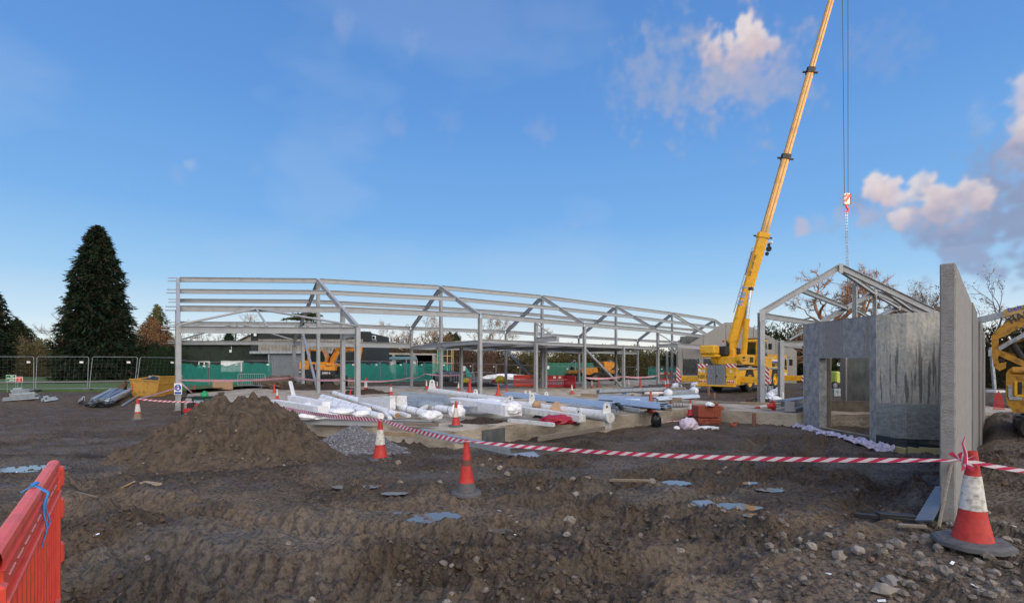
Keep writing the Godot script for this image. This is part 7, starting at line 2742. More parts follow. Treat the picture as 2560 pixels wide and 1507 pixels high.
	# galvanised sections
	for q in [["pair of grey galvanised channels lying on the pile, the upper ones", 1002, 985, 19.5, 1122, 993, 18.2, .3, .14, 3], ["grey galvanised channels lying on the pile, the lower ones", 1020, 1004, 18.2, 1110, 1010, 17.2, .25, .10, 2]]:
		var g := thing("channel_bundle", q[0], "steel channels")
		for n in q[9]:
			mb = MB.new()
			var off := Vector3(n * .06, -n * .08, n * .1)
			mb.ch(W(q[1], q[2], q[3]) + off, W(q[4], q[5], q[6]) + off, .16, q[8])
			part("channel", mb, M.galv, g)
	mb = MB.new()
	mb.ib(W(752, 1052, 16.4), W(1078, 1060, 15.1), .16, .20, Vector3.UP, .02, .02)
	solo("grey_beam", mb, M.steel, "long grey steel beam lying between the gravel heap and the pile", "steel beam")
	mb = MB.new()
	mb.ch(W(1056, 1080, 12.6), W(1281, 1128, 10.4), .14, .14)
	solo("grey_channel", mb, M.galv_dull, "long grey steel channel lying in front of the slab edge", "steel channel")
	# blue tinted decking
	for q in [["longest stack of blue grey ribbed decking sheets", 1272, 986, 24.5, 1545, 1016, 17.6, 3, .62, "a"], ["short front stack of blue grey decking sheets with dark open ends", 1548, 1004, 20.3, 1668, 1017, 17.9, 3, .62, "b"], ["rear stack of blue grey decking sheets pointing to the brick stack", 1540, 1003, 20.6, 1740, 989, 22.0, 2, .55, "c"], ["middle stack of blue grey decking sheets between the other two", 1505, 994, 22.5, 1640, 1001, 20.5, 3, .6, "d"]]:
		var g := thing("decking_stack", q[0], "decking stack")
		for n in q[7]:
			mb = MB.new()
			var off := Vector3(.03 * n, -.0 + .055 * n - .06, -.16 * n)
			deck_profile(mb, W(q[1], q[2], q[3]) + off, W(q[4], q[5], q[6]) + off, q[8], .06, 2 if n < 2 else 1)
			part("decking_sheet", mb, M.deck_blue, g)
		mb = MB.new()
		for t in [.1, .5, .9]:
			var p := W(q[1], q[2], q[3]).lerp(W(q[4], q[5], q[6]), t)
			mb.bar(p + Vector3(-.3, -.11, -.2), p + Vector3(.3, -.11, .2), .08, .07)
		part("bearer", mb, M.timber_old, g)
	var lad := thing("purlin_bundle", "long bundle of slotted grey steel purlins in front of the fourth frame", "steel purlins")
	for n in 4:
		mb = MB.new()
		mb.ch(W(1490, 980, 25.0) + Vector3(.02 * n, .07 * (n / 2), .15 * n), W(1655, 974, 27.5) + Vector3(.02 * n, .07 * (n / 2), .15 * n), .10, .16)
		part("purlin", mb, M.galv_dull, lad)
	var mix := thing("cut_channel", "short grey channels with a bent black end lying on the slab edge", "steel channels")
	for q in [[1400, 1016, 18.0, 1540, 1028, 16.6, "galv_dull"], [1545, 1019, 17.6, 1600, 1026, 17.0, "galv_dull"], [1543, 1010, 17.9, 1556, 1020, 17.2, "black_paint"]]:
		mb = MB.new()
		mb.ch(W(q[0], q[1], q[2]), W(q[3], q[4], q[5]), .12, .12)
		part("channel", mb, M[q[6]], mix)
	for q in [[1314, 983, 23.6, "leftmost of the white round topped plates behind the decking"], [1325, 983, 23.6, "second white round topped plate behind the decking"], [1366, 989, 22.5, "largest white round topped plate, standing alone behind the decking"]]:
		var g := thing("lug_plate_stand", q[3], "steel plate", G(q[0], q[1] + 2))
		ear(g, "lug_plate", Vector3.ZERO, Vector3(1, 0, .15), .20 if q[0] < 1340 else .30, .22 if q[0] < 1340 else .27, "white_paint")
	mb = MB.new()
	mb.bar(W(1331, 983, 23.4), W(1346, 988, 22.9), .16, .06)
	solo("white_offcut", mb, M.white_paint, "small white steel offcut lying beside the round topped plates", "steel offcut")


# ---------------------------------------------------------------- other site clutter
func build_site_stuff() -> void:
	var mb := MB.new()
	# brick stack
	var bp := G(1773, 1061)
	var bs := thing("brick_stack", "stack of red perforated bricks on end beside the slab corner", "brick stack", bp, Basis(Vector3.UP, .04))
	var bw := .103
	var cols := 10
	var r := RandomNumberGenerator.new(); r.seed = 31
	var W_ := .88
	var y := .02
	# lower courses laid flat with their holes showing
	for row in 2:
		for k in 4:
			var cx := -W_ * .5 + W_ * (k + .5) / 4.0
			for z in 3:
				mb = MB.new()
				mb.box(Transform3D(Basis(Vector3.UP, r.randf_range(-.02, .02)), Vector3(cx + r.randf_range(-.006, .006), y + .052 + row * .115, -.12 + z * .225 - .34)), Vector3(W_ / 4.0 - .008, .105, .215), .006)
				var br := part("brick", mb, M.brick, bs)
				if z == 2:
					for h in 3:
						mb = MB.new()
						mb.box(Transform3D(Basis(), Vector3(cx - .07 + h * .07, y + .055 + row * .115, -.12 + .45 - .34 + .109)), Vector3(.034, .034, .008))
						if (k + row) % 3 != 1: part("brick_hole", mb, M.ink, br)
	# upright bricks, three high, in close columns
	for row in 2:
		for k in cols:
			var cx := -W_ * .5 + W_ * (k + .5) / cols
			for z in 3:
				mb = MB.new()
				mb.box(Transform3D(Basis(Vector3.UP, r.randf_range(-.03, .03)), Vector3(cx + r.randf_range(-.003, .003), .275 + .108 + row * .212, -.12 + z * .225 - .34 + r.randf_range(-.006, .006))), Vector3(W_ / cols - .005, .209, .218), .005)
				part("brick", mb, M.brick, bs)
	for k in 3:
		mb = MB.new()
		mb.box(Transform3D(Basis(), Vector3(.14 + k * .11, .75, -.2)), Vector3(.1, .09, .2), .006)
		part("brick", mb, M.brick, bs)
	drape("plastic_scrap", "white plastic scrap lying on top of the brick stack", "plastic sheet", bp + Vector3(-.02, .75, .12), Vector3(.16, .10, .14), M.film, 651, .0, .5, 1.5, 18)
	drape("plastic_sheet", "lilac and white plastic sheet crumpled on the ground left of the bricks", "plastic sheet", G(1722, 1072) + Vector3(0, .12, 0), Vector3(.32, .26, .26), M.film_pink, 652, .3, .45, 1.5)
	drape("plastic_sheet", "dirty white plastic trailing in front of the bricks", "plastic sheet", G(1764, 1072) + Vector3(0, .02, 0), Vector3(.44, .07, .16), M.white_wrap, 653, .1, .55, 1.8)
	drape("plastic_sheet", "small white plastic scrap left of the lilac sheet", "plastic sheet", G(1692, 1074) + Vector3(0, .04, 0), Vector3(.10, .08, .09), M.film, 654, .1, .55, 1.8, 14)
	for q in [[1806, 1048], [1833, 1066], [1838, 1062]]:
		var p := G(q[0], q[1])
		mb = MB.new()
		mb.box(Transform3D(Basis.from_euler(Vector3(.2, q[0] * .3, .3)), p + Vector3(0, .05, 0)), Vector3(.215, .1, .103), .008)
		solo("loose_brick", mb, M.brick, ["loose red brick half buried just right of the brick stack", "loose red brick in the mud further right of the stack", "loose red brick touching another right of the stack"][[1806, 1833, 1838].find(q[0])], "brick")
	# bags and rubbish by the gable frame
	var bags := [[1936, 984, 27.5, .26, .20, "white rubbish bag with blue print between the gable columns, topmost"], [1946, 979, 27.8, .22, .19, "white rubbish bag topmost at right between the gable columns"], [1926, 990, 26.4, .22, .18, "white bag with dark marks at the left of the rubbish heap by the gable column"], [1935, 1002, 25.4, .38, .20, "large white sack at the bottom of the rubbish heap by the gable column"], [1914, 1004, 25.2, .22, .18, "white sack against the gable's left column"]]
	for i in bags.size():
		var q: Array = bags[i]
		drape("rubbish_bag", q[5], "rubbish bag", W(q[0], q[1], q[2]), Vector3(q[3], q[4] * 1.1, q[3] * .8), M.white_wrap, 661 + i, i * 1.1, .5, 1.7, 20)
	mb = MB.new()
	mb.lathe([Vector2(0, .33), Vector2(.045, .33), Vector2(.05, 0), Vector2(0, 0)], 12, Transform3D(Basis(), W(1958, 997, 25.5)))
	solo("white_tube", mb, M.white_paint, "short white tube standing right of the second gable column", "tube")
	for q in [[1914, 975, .09], [1924, 972, .10], [1931, 973, .06]]:
		mb = MB.new()
		mb.lathe([Vector2(0, .62), Vector2(q[2], .62), Vector2(q[2], 0), Vector2(0, 0)], 14, Transform3D(Basis(), W(q[0], 989, 28.4) * Vector3(1, 0, 1) + Vector3(0, -.12, 0)))
		solo("grey_pipe", mb, M.galv_dull, ["leftmost of three grey pipes standing behind the rubbish heap", "middle of three grey pipes standing behind the rubbish heap", "thinnest of three grey pipes standing behind the rubbish heap"][[1914, 1924, 1931].find(q[0])], "pipe")
	# grey steel sections to the left of the curved wall
	var cs := thing("channel_stack", "grey steel beams and channels lying left of the curved wall", "steel beams")
	for q in [[1963, 1012, 19.4, 2030, 1000, 21.2, .26, .30, "ib"], [1946, 1008, 20.2, 2020, 999, 22.3, .22, .26, "ch"], [1984, 1025, 19.3, 2040, 1009, 20.6, .2, .10, "bar"], [1934, 1002, 21.5, 2010, 996, 24.0, .3, .06, "bar"]]:
		mb = MB.new()
		if q[8] == "ib": mb.ib(W(q[0], q[1], q[2]), W(q[3], q[4], q[5]), q[6], q[7], Vector3.UP, .02, .02)
		elif q[8] == "ch": mb.ch(W(q[0], q[1], q[2]), W(q[3], q[4], q[5]), q[6], q[7], Vector3.UP, .012)
		else: mb.bar(W(q[0], q[1], q[2]), W(q[3], q[4], q[5]), q[6], q[7], Vector3.UP, .006)
		part("beam", mb, M.galv_dull, cs)
	mb = MB.new()
	mb.box(Transform3D(yaw(1, .08), W(1975, 1016, 19.1)), Vector3(.36, .38, .03), .006)
	part("end_plate", mb, M.steel, cs)
	# timber edging, stakes and boards
	for q in [["long timber shuttering board in front of the fourth frame", 1452, 987, 24.5, 1705, 999, 21.0, .05, .16, "timber"], ["timber edging board along the back of the slab strip, right part", 1852, 1007, 23.6, 1992, 1013, 22.6, .3, .10, "timber"], ["grey timber edging board along the back of the slab strip, left part", 1778, 1004, 24.2, 1850, 1008, 23.6, .3, .09, "timber_old"], ["old timber board along the foot of the slab upstand, left of the red sheet", 1346, 1097, 11.6, 1512, 1070, 14.0, .05, .12, "timber_old"], ["pale timber offcut lying right of the gravel heap", 963, 1082, 12.2, 1036, 1087, 11.9, .12, .10, "timber"], ["old timber batten behind the pale offcut by the gravel heap", 1010, 1060, 14.6, 1095, 1062, 14.3, .1, .09, "timber_old"]]:
		mb = MB.new()
		mb.bar(W(q[1], q[2], q[3]), W(q[4], q[5], q[6]), q[7], q[8], Vector3.UP, .006)
		solo("timber_board", mb, M[q[9]], q[0], "timber board")
	for q in [[1581, 1001, 13, "red stained timber stake among the blue decking"], [1678, 1009, 22, "thick timber stake at the right end of the front decking"], [1772, 988, 20, "timber stake in front of the crane's bumper, left one of two"], [1786, 995, 12, "timber stake behind the brick stack, right one of two"], [1886, 1063, 28, "timber stake driven in front of the slab edge, right of the bricks"]]:
		var p := G(q[0], q[1])
		var h: float = (q[2] + 2) * -p.z / F
		mb = MB.new()
		mb.box(Transform3D(Basis(Vector3.UP, q[0] * .3), p + Vector3(0, h * .5 - .05, 0)), Vector3(.11, h + .1, .11), .012)
		solo("timber_stake", mb, M.stake, q[3], "stake")
	# starter bars cast into the slab edge
	for q in [[1689, 1016, 6, "row of short rusty starter bars in the slab right of the decking"], [1556, 1031, 7, "row of short rusty starter bars at the slab edge near the white flange"]]:
		var g := thing("starter_bars", q[3], "starter bars", G(q[0], q[1]))
		for k in q[2]:
			mb = MB.new()
			mb.tube([Vector3(-.35 + k * .13, -.02, .04 * (k % 2)), Vector3(-.35 + k * .13, .11, .04 * (k % 2)), Vector3(-.38 + k * .13, .13, .04 * (k % 2))], .008, 5)
			part("bar", mb, M.black_paint, g)
	# wrapped bundles and sheets near the crane
	drape("plastic_sheet", "large pinkish white plastic sheet heaped over stock near the right columns", "plastic sheet", G(1634, 989) + Vector3(0, .12, 0), Vector3(.55, .30, .4), mat("film_warm", lin(.68, .60, .60), .35), 671, .2, .45, 1.5)
	mb = MB.new()
	mb.box(Transform3D(yaw(1, .1), G(1617, 995) + Vector3(0, .12, 0)), Vector3(.5, .18, .4), .02)
	solo("pallet_block", mb, M.timber_old, "dark block with a pale lid in front of the pinkish sheet", "block")
	var wr := thing("wrapped_bundle", "dark steel bundle with white wrapped ends left of the crane", "steel bundle")
	mb = MB.new()
	mb.bar(W(1672, 983, 24.0), W(1734, 979, 25.0), .5, .20, Vector3.UP, .02)
	part("steel", mb, M.galv_dull, wr)
	for q in [[1671, 983, 24.0], [1735, 977, 25.0]]:
		mb = MB.new()
		mb.blob(Transform3D(Basis().scaled(Vector3(.20, .19, .34)), W(q[0], q[1], q[2])), 16, noise(674, .012, 3), .3, 1.2, true, q[0])
		part("white_wrap", mb, M.white_wrap, wr)
	drape("plastic_sheet", "white plastic sheet left of the crane's warning board", "plastic sheet", G(1692, 973) + Vector3(0, .12, 0), Vector3(.40, .30, .3), M.white_wrap, 676, .4, .5, 1.6)
	drape("plastic_sheet", "white and blue plastic sacks just in front of the crane's left outrigger", "plastic sheet", G(1739, 972) + Vector3(0, .15, 0), Vector3(.36, .32, .3), M.white_wrap, 677, .9, .5, 1.6)
	mb = MB.new()
	mb.bar(W(1655, 975, 27.0), W(1708, 971, 28.0), .4, .14, Vector3.UP, .02)
	solo("timber_bearers", mb, M.timber_old, "dark timber bearers behind the wrapped bundle", "timber")
	mb = MB.new()
	mb.box(Transform3D(Basis(), G(1713, 977) + Vector3(0, .06, 0)), Vector3(.28, .14, .2), .03)
	solo("yellow_box", mb, M.crane_yellow, "small yellow box on the ground left of the crane", "box")
	var bj := thing("blue_can", "blue water can standing at the foot of the long diagonal brace", "can", G(1561, 985))
	mb = MB.new()
	mb.lathe([Vector2(0, 0), Vector2(.13, 0), Vector2(.14, .06), Vector2(.14, .26), Vector2(.06, .34), Vector2(.05, .38), Vector2(0, .38)], 14)
	part("body", mb, mat("can_blue", lin(.02, .14, .42), .4), bj)
	mb = MB.new()
	mb.tube([Vector3(.1, .3, 0), Vector3(.16, .38, 0), Vector3(.04, .42, 0)], .02, 6)
	part("handle", mb, M.can_blue, bj)
	drape("black_bag", "black plastic bag slumped behind the grimy orange cone", "bag", G(1641, 1059) + Vector3(0, .14, 0), Vector3(.17, .36, .18), mat("bag_black", lin(.012, .014, .02), .3), 678, .3, .45, 1.4, 18)
	# tarpaulin and the coloured heaps in the middle distance
	drape("tarpaulin", "black tarpaulin over a heap behind the crowd barriers", "tarpaulin", place(1118, 50.0, .3), Vector3(1.35, .9, .8), M.bag_black, 681, .2, .4, 1.3)
	drape("yellow_heap", "yellow and green sheeting heaped left of the bright red barrier", "plastic sheet", place(1251, 47.0, .3), Vector3(.42, .42, .4), mat("sheet_yellow", lin(.55, .42, .03), .5), 682, .2, .5, 1.5, 18)
	drape("red_sack", "dark red sack beside the yellow heap", "sack", place(1237, 47.2, .15), Vector3(.28, .2, .3), M.red_sheet, 683, .2, .5, 1.5, 14)
	drape("yellow_heap", "smaller yellow sacks behind the tall red cone", "plastic sheet", place(1166, 46.5, .2), Vector3(.34, .3, .3), M.sheet_yellow, 684, .7, .5, 1.5, 16)
	drape("white_stock", "long white wrapped stock beyond the far fence", "wrapped stock", place(1268, 72.0, -.1), Vector3(3.2, .55, .8), M.white_wrap, 685, .0, .5, 1.8)
	mb = MB.new()
	mb.box(Transform3D(yaw(1, .03), place(556, 36.0, .22)), Vector3(1.42, .55, .12), .01)
	solo("plywood_stack", mb, M.card, "pale plywood sheets stood on edge in front of the green mesh", "plywood")
	for q in [[680, 40.0, .9, .5, "pale boulder of clay left of the roller shutter"], [652, 40.5, .55, .35, "small clay boulder below the crowd barrier"], [711, 40.0, .75, .55, "grey brown boulder right in front of the roller shutter"]]:
		mb = MB.new()
		mb.use_col = true
		mb.col = Color(.20, .15, .11)
		mb.blob(Transform3D(Basis().scaled(Vector3(q[2], q[3], q[2])), place(q[0], q[1], .3)), 16, noise(690, .012, 3), .5, 1.0, false, q[0])
		solo("boulder", mb, M.stone, q[4], "boulder")
	# galvanised stud stacks on the left
	for q in [["large stack of shiny galvanised steel studs at the left edge", 12, 1008, 25.6, 104, 992, 29.0, 7, 3, 0], ["small pile of galvanised studs right of the large stack", 106, 995, 27.6, 140, 993, 28.6, 3, 2, 1], ["sprawling heap of galvanised studs left of the skip", 262, 1002, 26.0, 322, 986, 30.5, 4, 4, 2]]:
		var g := thing("stud_stack", q[0], "steel studs")
		var a := G(q[1], q[2])
		var b := G(q[4], q[5])
		var f := (b - a).normalized()
		var s := f.cross(Vector3.UP).normalized()
		for row in q[7]:
			for k in q[8]:
				mb = MB.new()
				var off: Vector3 = s * (k * -.17 + r.randf_range(-.02, .02)) + Vector3.UP * (.07 + row * .098) + f * r.randf_range(-.15, .15)
				if q[9] == 2: off += s * r.randf_range(-.35, .35) + Vector3.UP * r.randf_range(-.02, .05)
				var a2: Vector3 = a + off + (f * row * .06)
				var b2: Vector3 = b + off - f * (row * .14)
				if q[9] == 2: b2 += s * r.randf_range(-.5, .5)
				mb.ch(a2, b2, .16, .09, Vector3.UP, .008)
				part("stud", mb, M.galv if (row + k) % 3 else M.deck_blue, g)
	var sp := thing("stud_offcuts", "jumbled short galvanised stud ends at the front of the sprawling heap", "steel studs", G(240, 1006))
	for k in 12:
		mb = MB.new()
		var p := Vector3(r.randf_range(-.45, .75), .12 + .10 * (k % 3), r.randf_range(-.3, .3))
		var dd := Vector3(r.randf_range(-1, 1), r.randf_range(-.2, .6), r.randf_range(-.4, 1)).normalized()
		mb.ch(p - dd * .26, p + dd * .26, .17, .09, Vector3.UP, .008)
		part("stud", mb, M.galv if k % 3 else M.black_paint, sp)
	mb = MB.new()
	mb.ch(G(196, 1010) + Vector3(0, .05, 0), G(201, 1002) + Vector3(.05, .45, -.1), .2, .08, Vector3(1, 0, 0), .01)
	solo("stud_offcut", mb, M.galv, "single galvanised stud offcut stood up left of the sprawling heap", "steel stud")
	mb = MB.new()
	mb.bar(G(305, 1000) + Vector3(0, .03, 0), G(343, 990) + Vector3(0, .03, 0), .12, .05)
	solo("stud_offcut", mb, M.galv, "single galvanised strip lying between the stud heap and the skip", "steel stud")
	mb = MB.new()
	mb.use_col = true
	mb.col = Color(.20, .13, .08)
	mb.tube([place(302, 30.6, -.05), place(306, 30.6, .35), place(312, 30.6, .75)], [.30, .20, .05], 9)
	mb.tube([place(303, 30.5, .1), place(293, 30.4, .45)], [.12, .03], 6)
	mb.tube([place(306, 30.5, .2), place(318, 30.4, .6)], [.12, .03], 6)
	solo("tree_stump", mb, M.stone, "torn brown tree stump root beside the fence left of the skip", "stump")
	# column sign
	var sg := thing("safety_sign", "white board with a blue round safety sign tied to the leftmost column", "sign", W(444, 972, 25.1), Basis())
	mb = MB.new()
	mb.box(Transform3D(Basis(), Vector3.ZERO), Vector3(.38, .56, .02), .004)
	part("board", mb, M.white, sg)
	mb = MB.new()
	mb.tube([Vector3(0, .06, .008), Vector3(0, .06, .016)], .16, 24)
	part("blue_disc", mb, M.blue, sg)
	mb = MB.new()
	mb.box(Transform3D(Basis(), Vector3(0, -.20, .012)), Vector3(.32, .11, .006))
	part("blue_panel", mb, M.blue, sg)
	mb = MB.new()
	mb.lathe([Vector2(0, .17), Vector2(.045, .16), Vector2(.055, .11), Vector2(.03, .06), Vector2(.075, .02), Vector2(.08, -.03), Vector2(0, -.03)], 12, Transform3D(Basis().scaled(Vector3(1, 1, .06)), Vector3(0, .0, .018)))
	part("head_symbol", mb, M.white, sg)
	# notices, person, table and bin beyond the left fence
	var n1 := thing("green_notice", "green notice with a white tick standing before the left fence", "sign", W(26, 945.5, 31.0))
	mb = MB.new(); mb.box(Transform3D(), Vector3(.60, .40, .02)); part("board", mb, M.white, n1)
	mb = MB.new(); mb.box(Transform3D(Basis(), Vector3(0, 0, .008)), Vector3(.56, .36, .012)); part("green_field", mb, mat("sign_green", lin(.005, .17, .055), .5), n1)
	words("The", .085, M.white, n1, Transform3D(Basis(), Vector3(.07, .11, .018)))
	words("assembly", .085, M.white, n1, Transform3D(Basis(), Vector3(.08, .0, .018)))
	words("point", .085, M.white, n1, Transform3D(Basis(), Vector3(.07, -.11, .018)))
	mb = MB.new()
	mb.bar(Vector3(-.24, -.02, .018), Vector3(-.215, -.06, .018), .01, .018, Vector3(0, 1, 0))
	mb.bar(Vector3(-.215, -.06, .018), Vector3(-.16, .05, .018), .01, .018, Vector3(0, 1, 0))
	part("tick", mb, M.white, n1)
	var n2 := thing("red_notice", "smaller red notice with white text right of the green one", "sign", W(47, 948, 31.0))
	mb = MB.new(); mb.box(Transform3D(), Vector3(.40, .33, .02)); part("board", mb, M.white, n2)
	mb = MB.new(); mb.box(Transform3D(Basis(), Vector3(0, 0, .008)), Vector3(.375, .305, .012)); part("red_field", mb, mat("sign_red", lin(.55, .03, .03), .5), n2)
	words("No access", .06, M.white, n2, Transform3D(Basis(), Vector3(0, .09, .018)))
	words("to", .06, M.white, n2, Transform3D(Basis(), Vector3(0, .01, .018)))
	words("site", .06, M.white, n2, Transform3D(Basis(), Vector3(0, -.08, .018)))
	for q in [[n1, -.25], [n1, .25], [n2, -.12], [n2, .12]]:
		mb = MB.new()
		mb.tube([Vector3(q[1], -.15, -.02), Vector3(q[1], -.85, -.02)], .014, 5)
		part("leg", mb, M.galv_dull, q[0])
	person(place(42.5, 73.0, .16))
	var pt := thing("picnic_table", "dark green picnic table on the lawn beyond the left fence", "picnic table", place(73, 72.0, .16), yaw(1, .1))
	bxp(pt, "table_top", Vector3(0, .74, 0), Vector3(1.5, .05, .75), "box_green", .01)
	for s in [-1.0, 1.0]:
		bxp(pt, "bench", Vector3(0, .44, s * .7), Vector3(1.5, .04, .26), "box_green", .01)
		for q in [-.55, .55]:
			mb = MB.new()
			mb.bar(Vector3(q, .72, s * .2), Vector3(q, 0, s * .72), .05, .09)
			part("leg", mb, M.shed_green, pt)
	for q in [-.55, .55]:
		mb = MB.new()
		mb.bar(Vector3(q, .40, -.82), Vector3(q, .40, .82), .05, .08)
		part("cross_bar", mb, M.shed_green, pt)
	mb = MB.new()
	mb.lathe([Vector2(0, 1.0), Vector2(.26, .98), Vector2(.28, .9), Vector2(.25, .88), Vector2(.22, 0), Vector2(0, 0)], 14, Transform3D(Basis(), place(61, 71.0, .16)))
	solo("litter_bin", mb, M.shed_dark, "dark round litter bin between the person and the picnic table", "litter bin")
	# red mesh netting and pale frame beyond the long wall
	mb = MB.new()
	for k in 12:
		mb.bar(W(2484 + k * 2.6, 1024, 19.5), W(2490 + k * 1.6, 976 + absf(k - 5) * 3.0, 19.5), .012, .012, Vector3(0, 0, 1))
	for k in 9:
		mb.bar(W(2485, 1022 - k * 5.0, 19.5), W(2514 - k * 1.3, 1022 - k * 5.0, 19.5), .012, .012, Vector3(0, 0, 1))
	solo("red_netting", mb, M.barrier_deep, "dark red plastic mesh sagging at the foot of the boom lift", "netting")
	var pf := thing("pale_post", "pale timber post and ledge behind the end of the long wall", "post")
	mb = MB.new()
	mb.bar(W(2479, 868, 23.0), W(2488, 972, 23.0), .10, .10)
	part("post", mb, M.galv_dull, pf)
	mb = MB.new()
	mb.bar(W(2478, 882, 23.0) + Vector3(-.1, 0, .1), W(2478, 882, 23.0) + Vector3(.12, 0, .1), .2, .3)
	part("bracket", mb, M.white_paint, pf)
	mb = MB.new()
	mb.box(Transform3D(Basis(), W(2490, 978, 22.6)), Vector3(.42, .10, .5), .01)
	part("ledge", mb, M.white_paint, pf)

# a standing figure in a long dark coat seen from behind, one continuous skin
func person(at: Vector3) -> void:
	var o := thing("person", "person in a long dark coat standing on the lawn beyond the left fence", "person", at, Basis(Vector3.UP, .3))
	var js := [[Vector3(-.10, .05, .02), Vector3(-.10, .46, 0), .055, .075], [Vector3(.10, .05, .02), Vector3(.10, .46, 0), .055, .075], [Vector3(-.10, .46, 0), Vector3(-.08, .90, 0), .075, .12], [Vector3(.10, .46, 0), Vector3(.08, .90, 0), .075, .12], [Vector3(0, .62, 0), Vector3(0, 1.30, 0), .24, .20], [Vector3(-.17, 1.40, 0), Vector3(.17, 1.40, 0), .09, .09], [Vector3(0, 1.30, 0), Vector3(0, 1.52, 0), .16, .06], [Vector3(-.22, 1.40, 0), Vector3(-.27, 1.10, -.02), .075, .06], [Vector3(-.27, 1.10, -.02), Vector3(-.22, .84, -.10), .055, .045], [Vector3(.22, 1.40, 0), Vector3(.27, 1.10, -.02), .075, .06], [Vector3(.27, 1.10, -.02), Vector3(.22, .84, -.10), .055, .045], [Vector3(0, 1.58, -.01), Vector3(0, 1.66, -.01), .088, .092], [Vector3(-.10, .04, .02), Vector3(-.11, .03, -.14), .045, .035], [Vector3(.10, .04, .02), Vector3(.11, .03, -.14), .045, .035], [Vector3(-.22, .84, -.10), Vector3(-.21, .75, -.12), .04, .02], [Vector3(.22, .84, -.10), Vector3(.21, .75, -.12), .04, .02]]
	var f := func(p: Vector3) -> float:
		var acc := 0.0
		for j in js:
			var a: Vector3 = j[0]
			var b: Vector3 = j[1]
			var t := clampf((p - a).dot(b - a) / (b - a).length_squared(), 0, 1)
			var dd: float = p.distance_to(a.lerp(b, t)) - lerpf(j[2], j[3], t)
			acc += exp(-dd * 38.0)
		return -log(acc + 1e-12) / 38.0
	var cs := .035
	var nx := 22
	var ny := 52
	var nz := 16
	var og := Vector3(-.385, -.035, -.30)
	var val := PackedFloat32Array()
	val.resize(nx * ny * nz)
	for y in ny:
		for z in nz:
			for x in nx:
				val[(y * nz + z) * nx + x] = f.call(og + Vector3(x, y, z) * cs)
	var idx := {}
	var grad := func(p: Vector3) -> Vector3: return Vector3(f.call(p + Vector3(.01, 0, 0)) - f.call(p - Vector3(.01, 0, 0)), f.call(p + Vector3(0, .01, 0)) - f.call(p - Vector3(0, .01, 0)), f.call(p + Vector3(0, 0, .01)) - f.call(p - Vector3(0, 0, .01))).normalized()
	var V_ := func(x: int, y: int, z: int) -> float: return val[(y * nz + z) * nx + x]
	for y in ny - 1:
		for z in nz - 1:
			for x in nx - 1:
				var s := Vector3.ZERO
				var n := 0
				for e in [[0,0,0,1,0,0],[0,1,0,1,1,0],[0,0,1,1,0,1],[0,1,1,1,1,1],[0,0,0,0,1,0],[1,0,0,1,1,0],[0,0,1,0,1,1],[1,0,1,1,1,1],[0,0,0,0,0,1],[1,0,0,1,0,1],[0,1,0,0,1,1],[1,1,0,1,1,1]]:
					var v0: float = V_.call(x + e[0], y + e[1], z + e[2])
					var v1: float = V_.call(x + e[3], y + e[4], z + e[5])
					if (v0 < 0) != (v1 < 0):
						s += Vector3(x + e[0], y + e[1], z + e[2]).lerp(Vector3(x + e[3], y + e[4], z + e[5]), v0 / (v0 - v1))
						n += 1
				if n > 0:
					var p := og + s / n * cs
					idx[Vector3i(x, y, z)] = [p, grad.call(p)]
	var mb := MB.new()
	mb.use_col = true
	for key in idx:
		var k: Vector3i = key
		var p: Vector3 = idx[key][0]
		mb.col = Color(.012, .013, .017) if p.y < 1.53 else (Color(.17, .14, .12) if p.y > 1.60 else Color(.2, .12, .09))
		if p.y < .12: mb.col = Color(.01, .01, .01)
		if p.y > .70 and p.y < .82 and absf(p.x) > .19: mb.col = Color(.25, .15, .11)
		for ax in 3:
			var st := Vector3i(0, 0, 0); st[ax] = 1
			var u := Vector3i(0, 0, 0); u[(ax + 1) % 3] = 1
			var w := Vector3i(0, 0, 0); w[(ax + 2) % 3] = 1
			var a0: float = V_.call(k.x, k.y, k.z)
			var q := k + st
			if q.x >= nx or q.y >= ny or q.z >= nz: continue
			var a1: float = V_.call(q.x, q.y, q.z)
			if (a0 < 0) == (a1 < 0): continue
			if idx.has(k - u) and idx.has(k - w) and idx.has(k - u - w):
				var A: Array = idx[k]
				var B: Array = idx[k - u]
				var C_: Array = idx[k - u - w]
				var D_: Array = idx[k - w]
				if a0 < 0: mb.qs(A[0], B[0], C_[0], D_[0], A[1], B[1], C_[1], D_[1])
				else: mb.qs(A[0], D_[0], C_[0], B[0], A[1], D_[1], C_[1], B[1])
	part("figure", mb, M.stone, o)


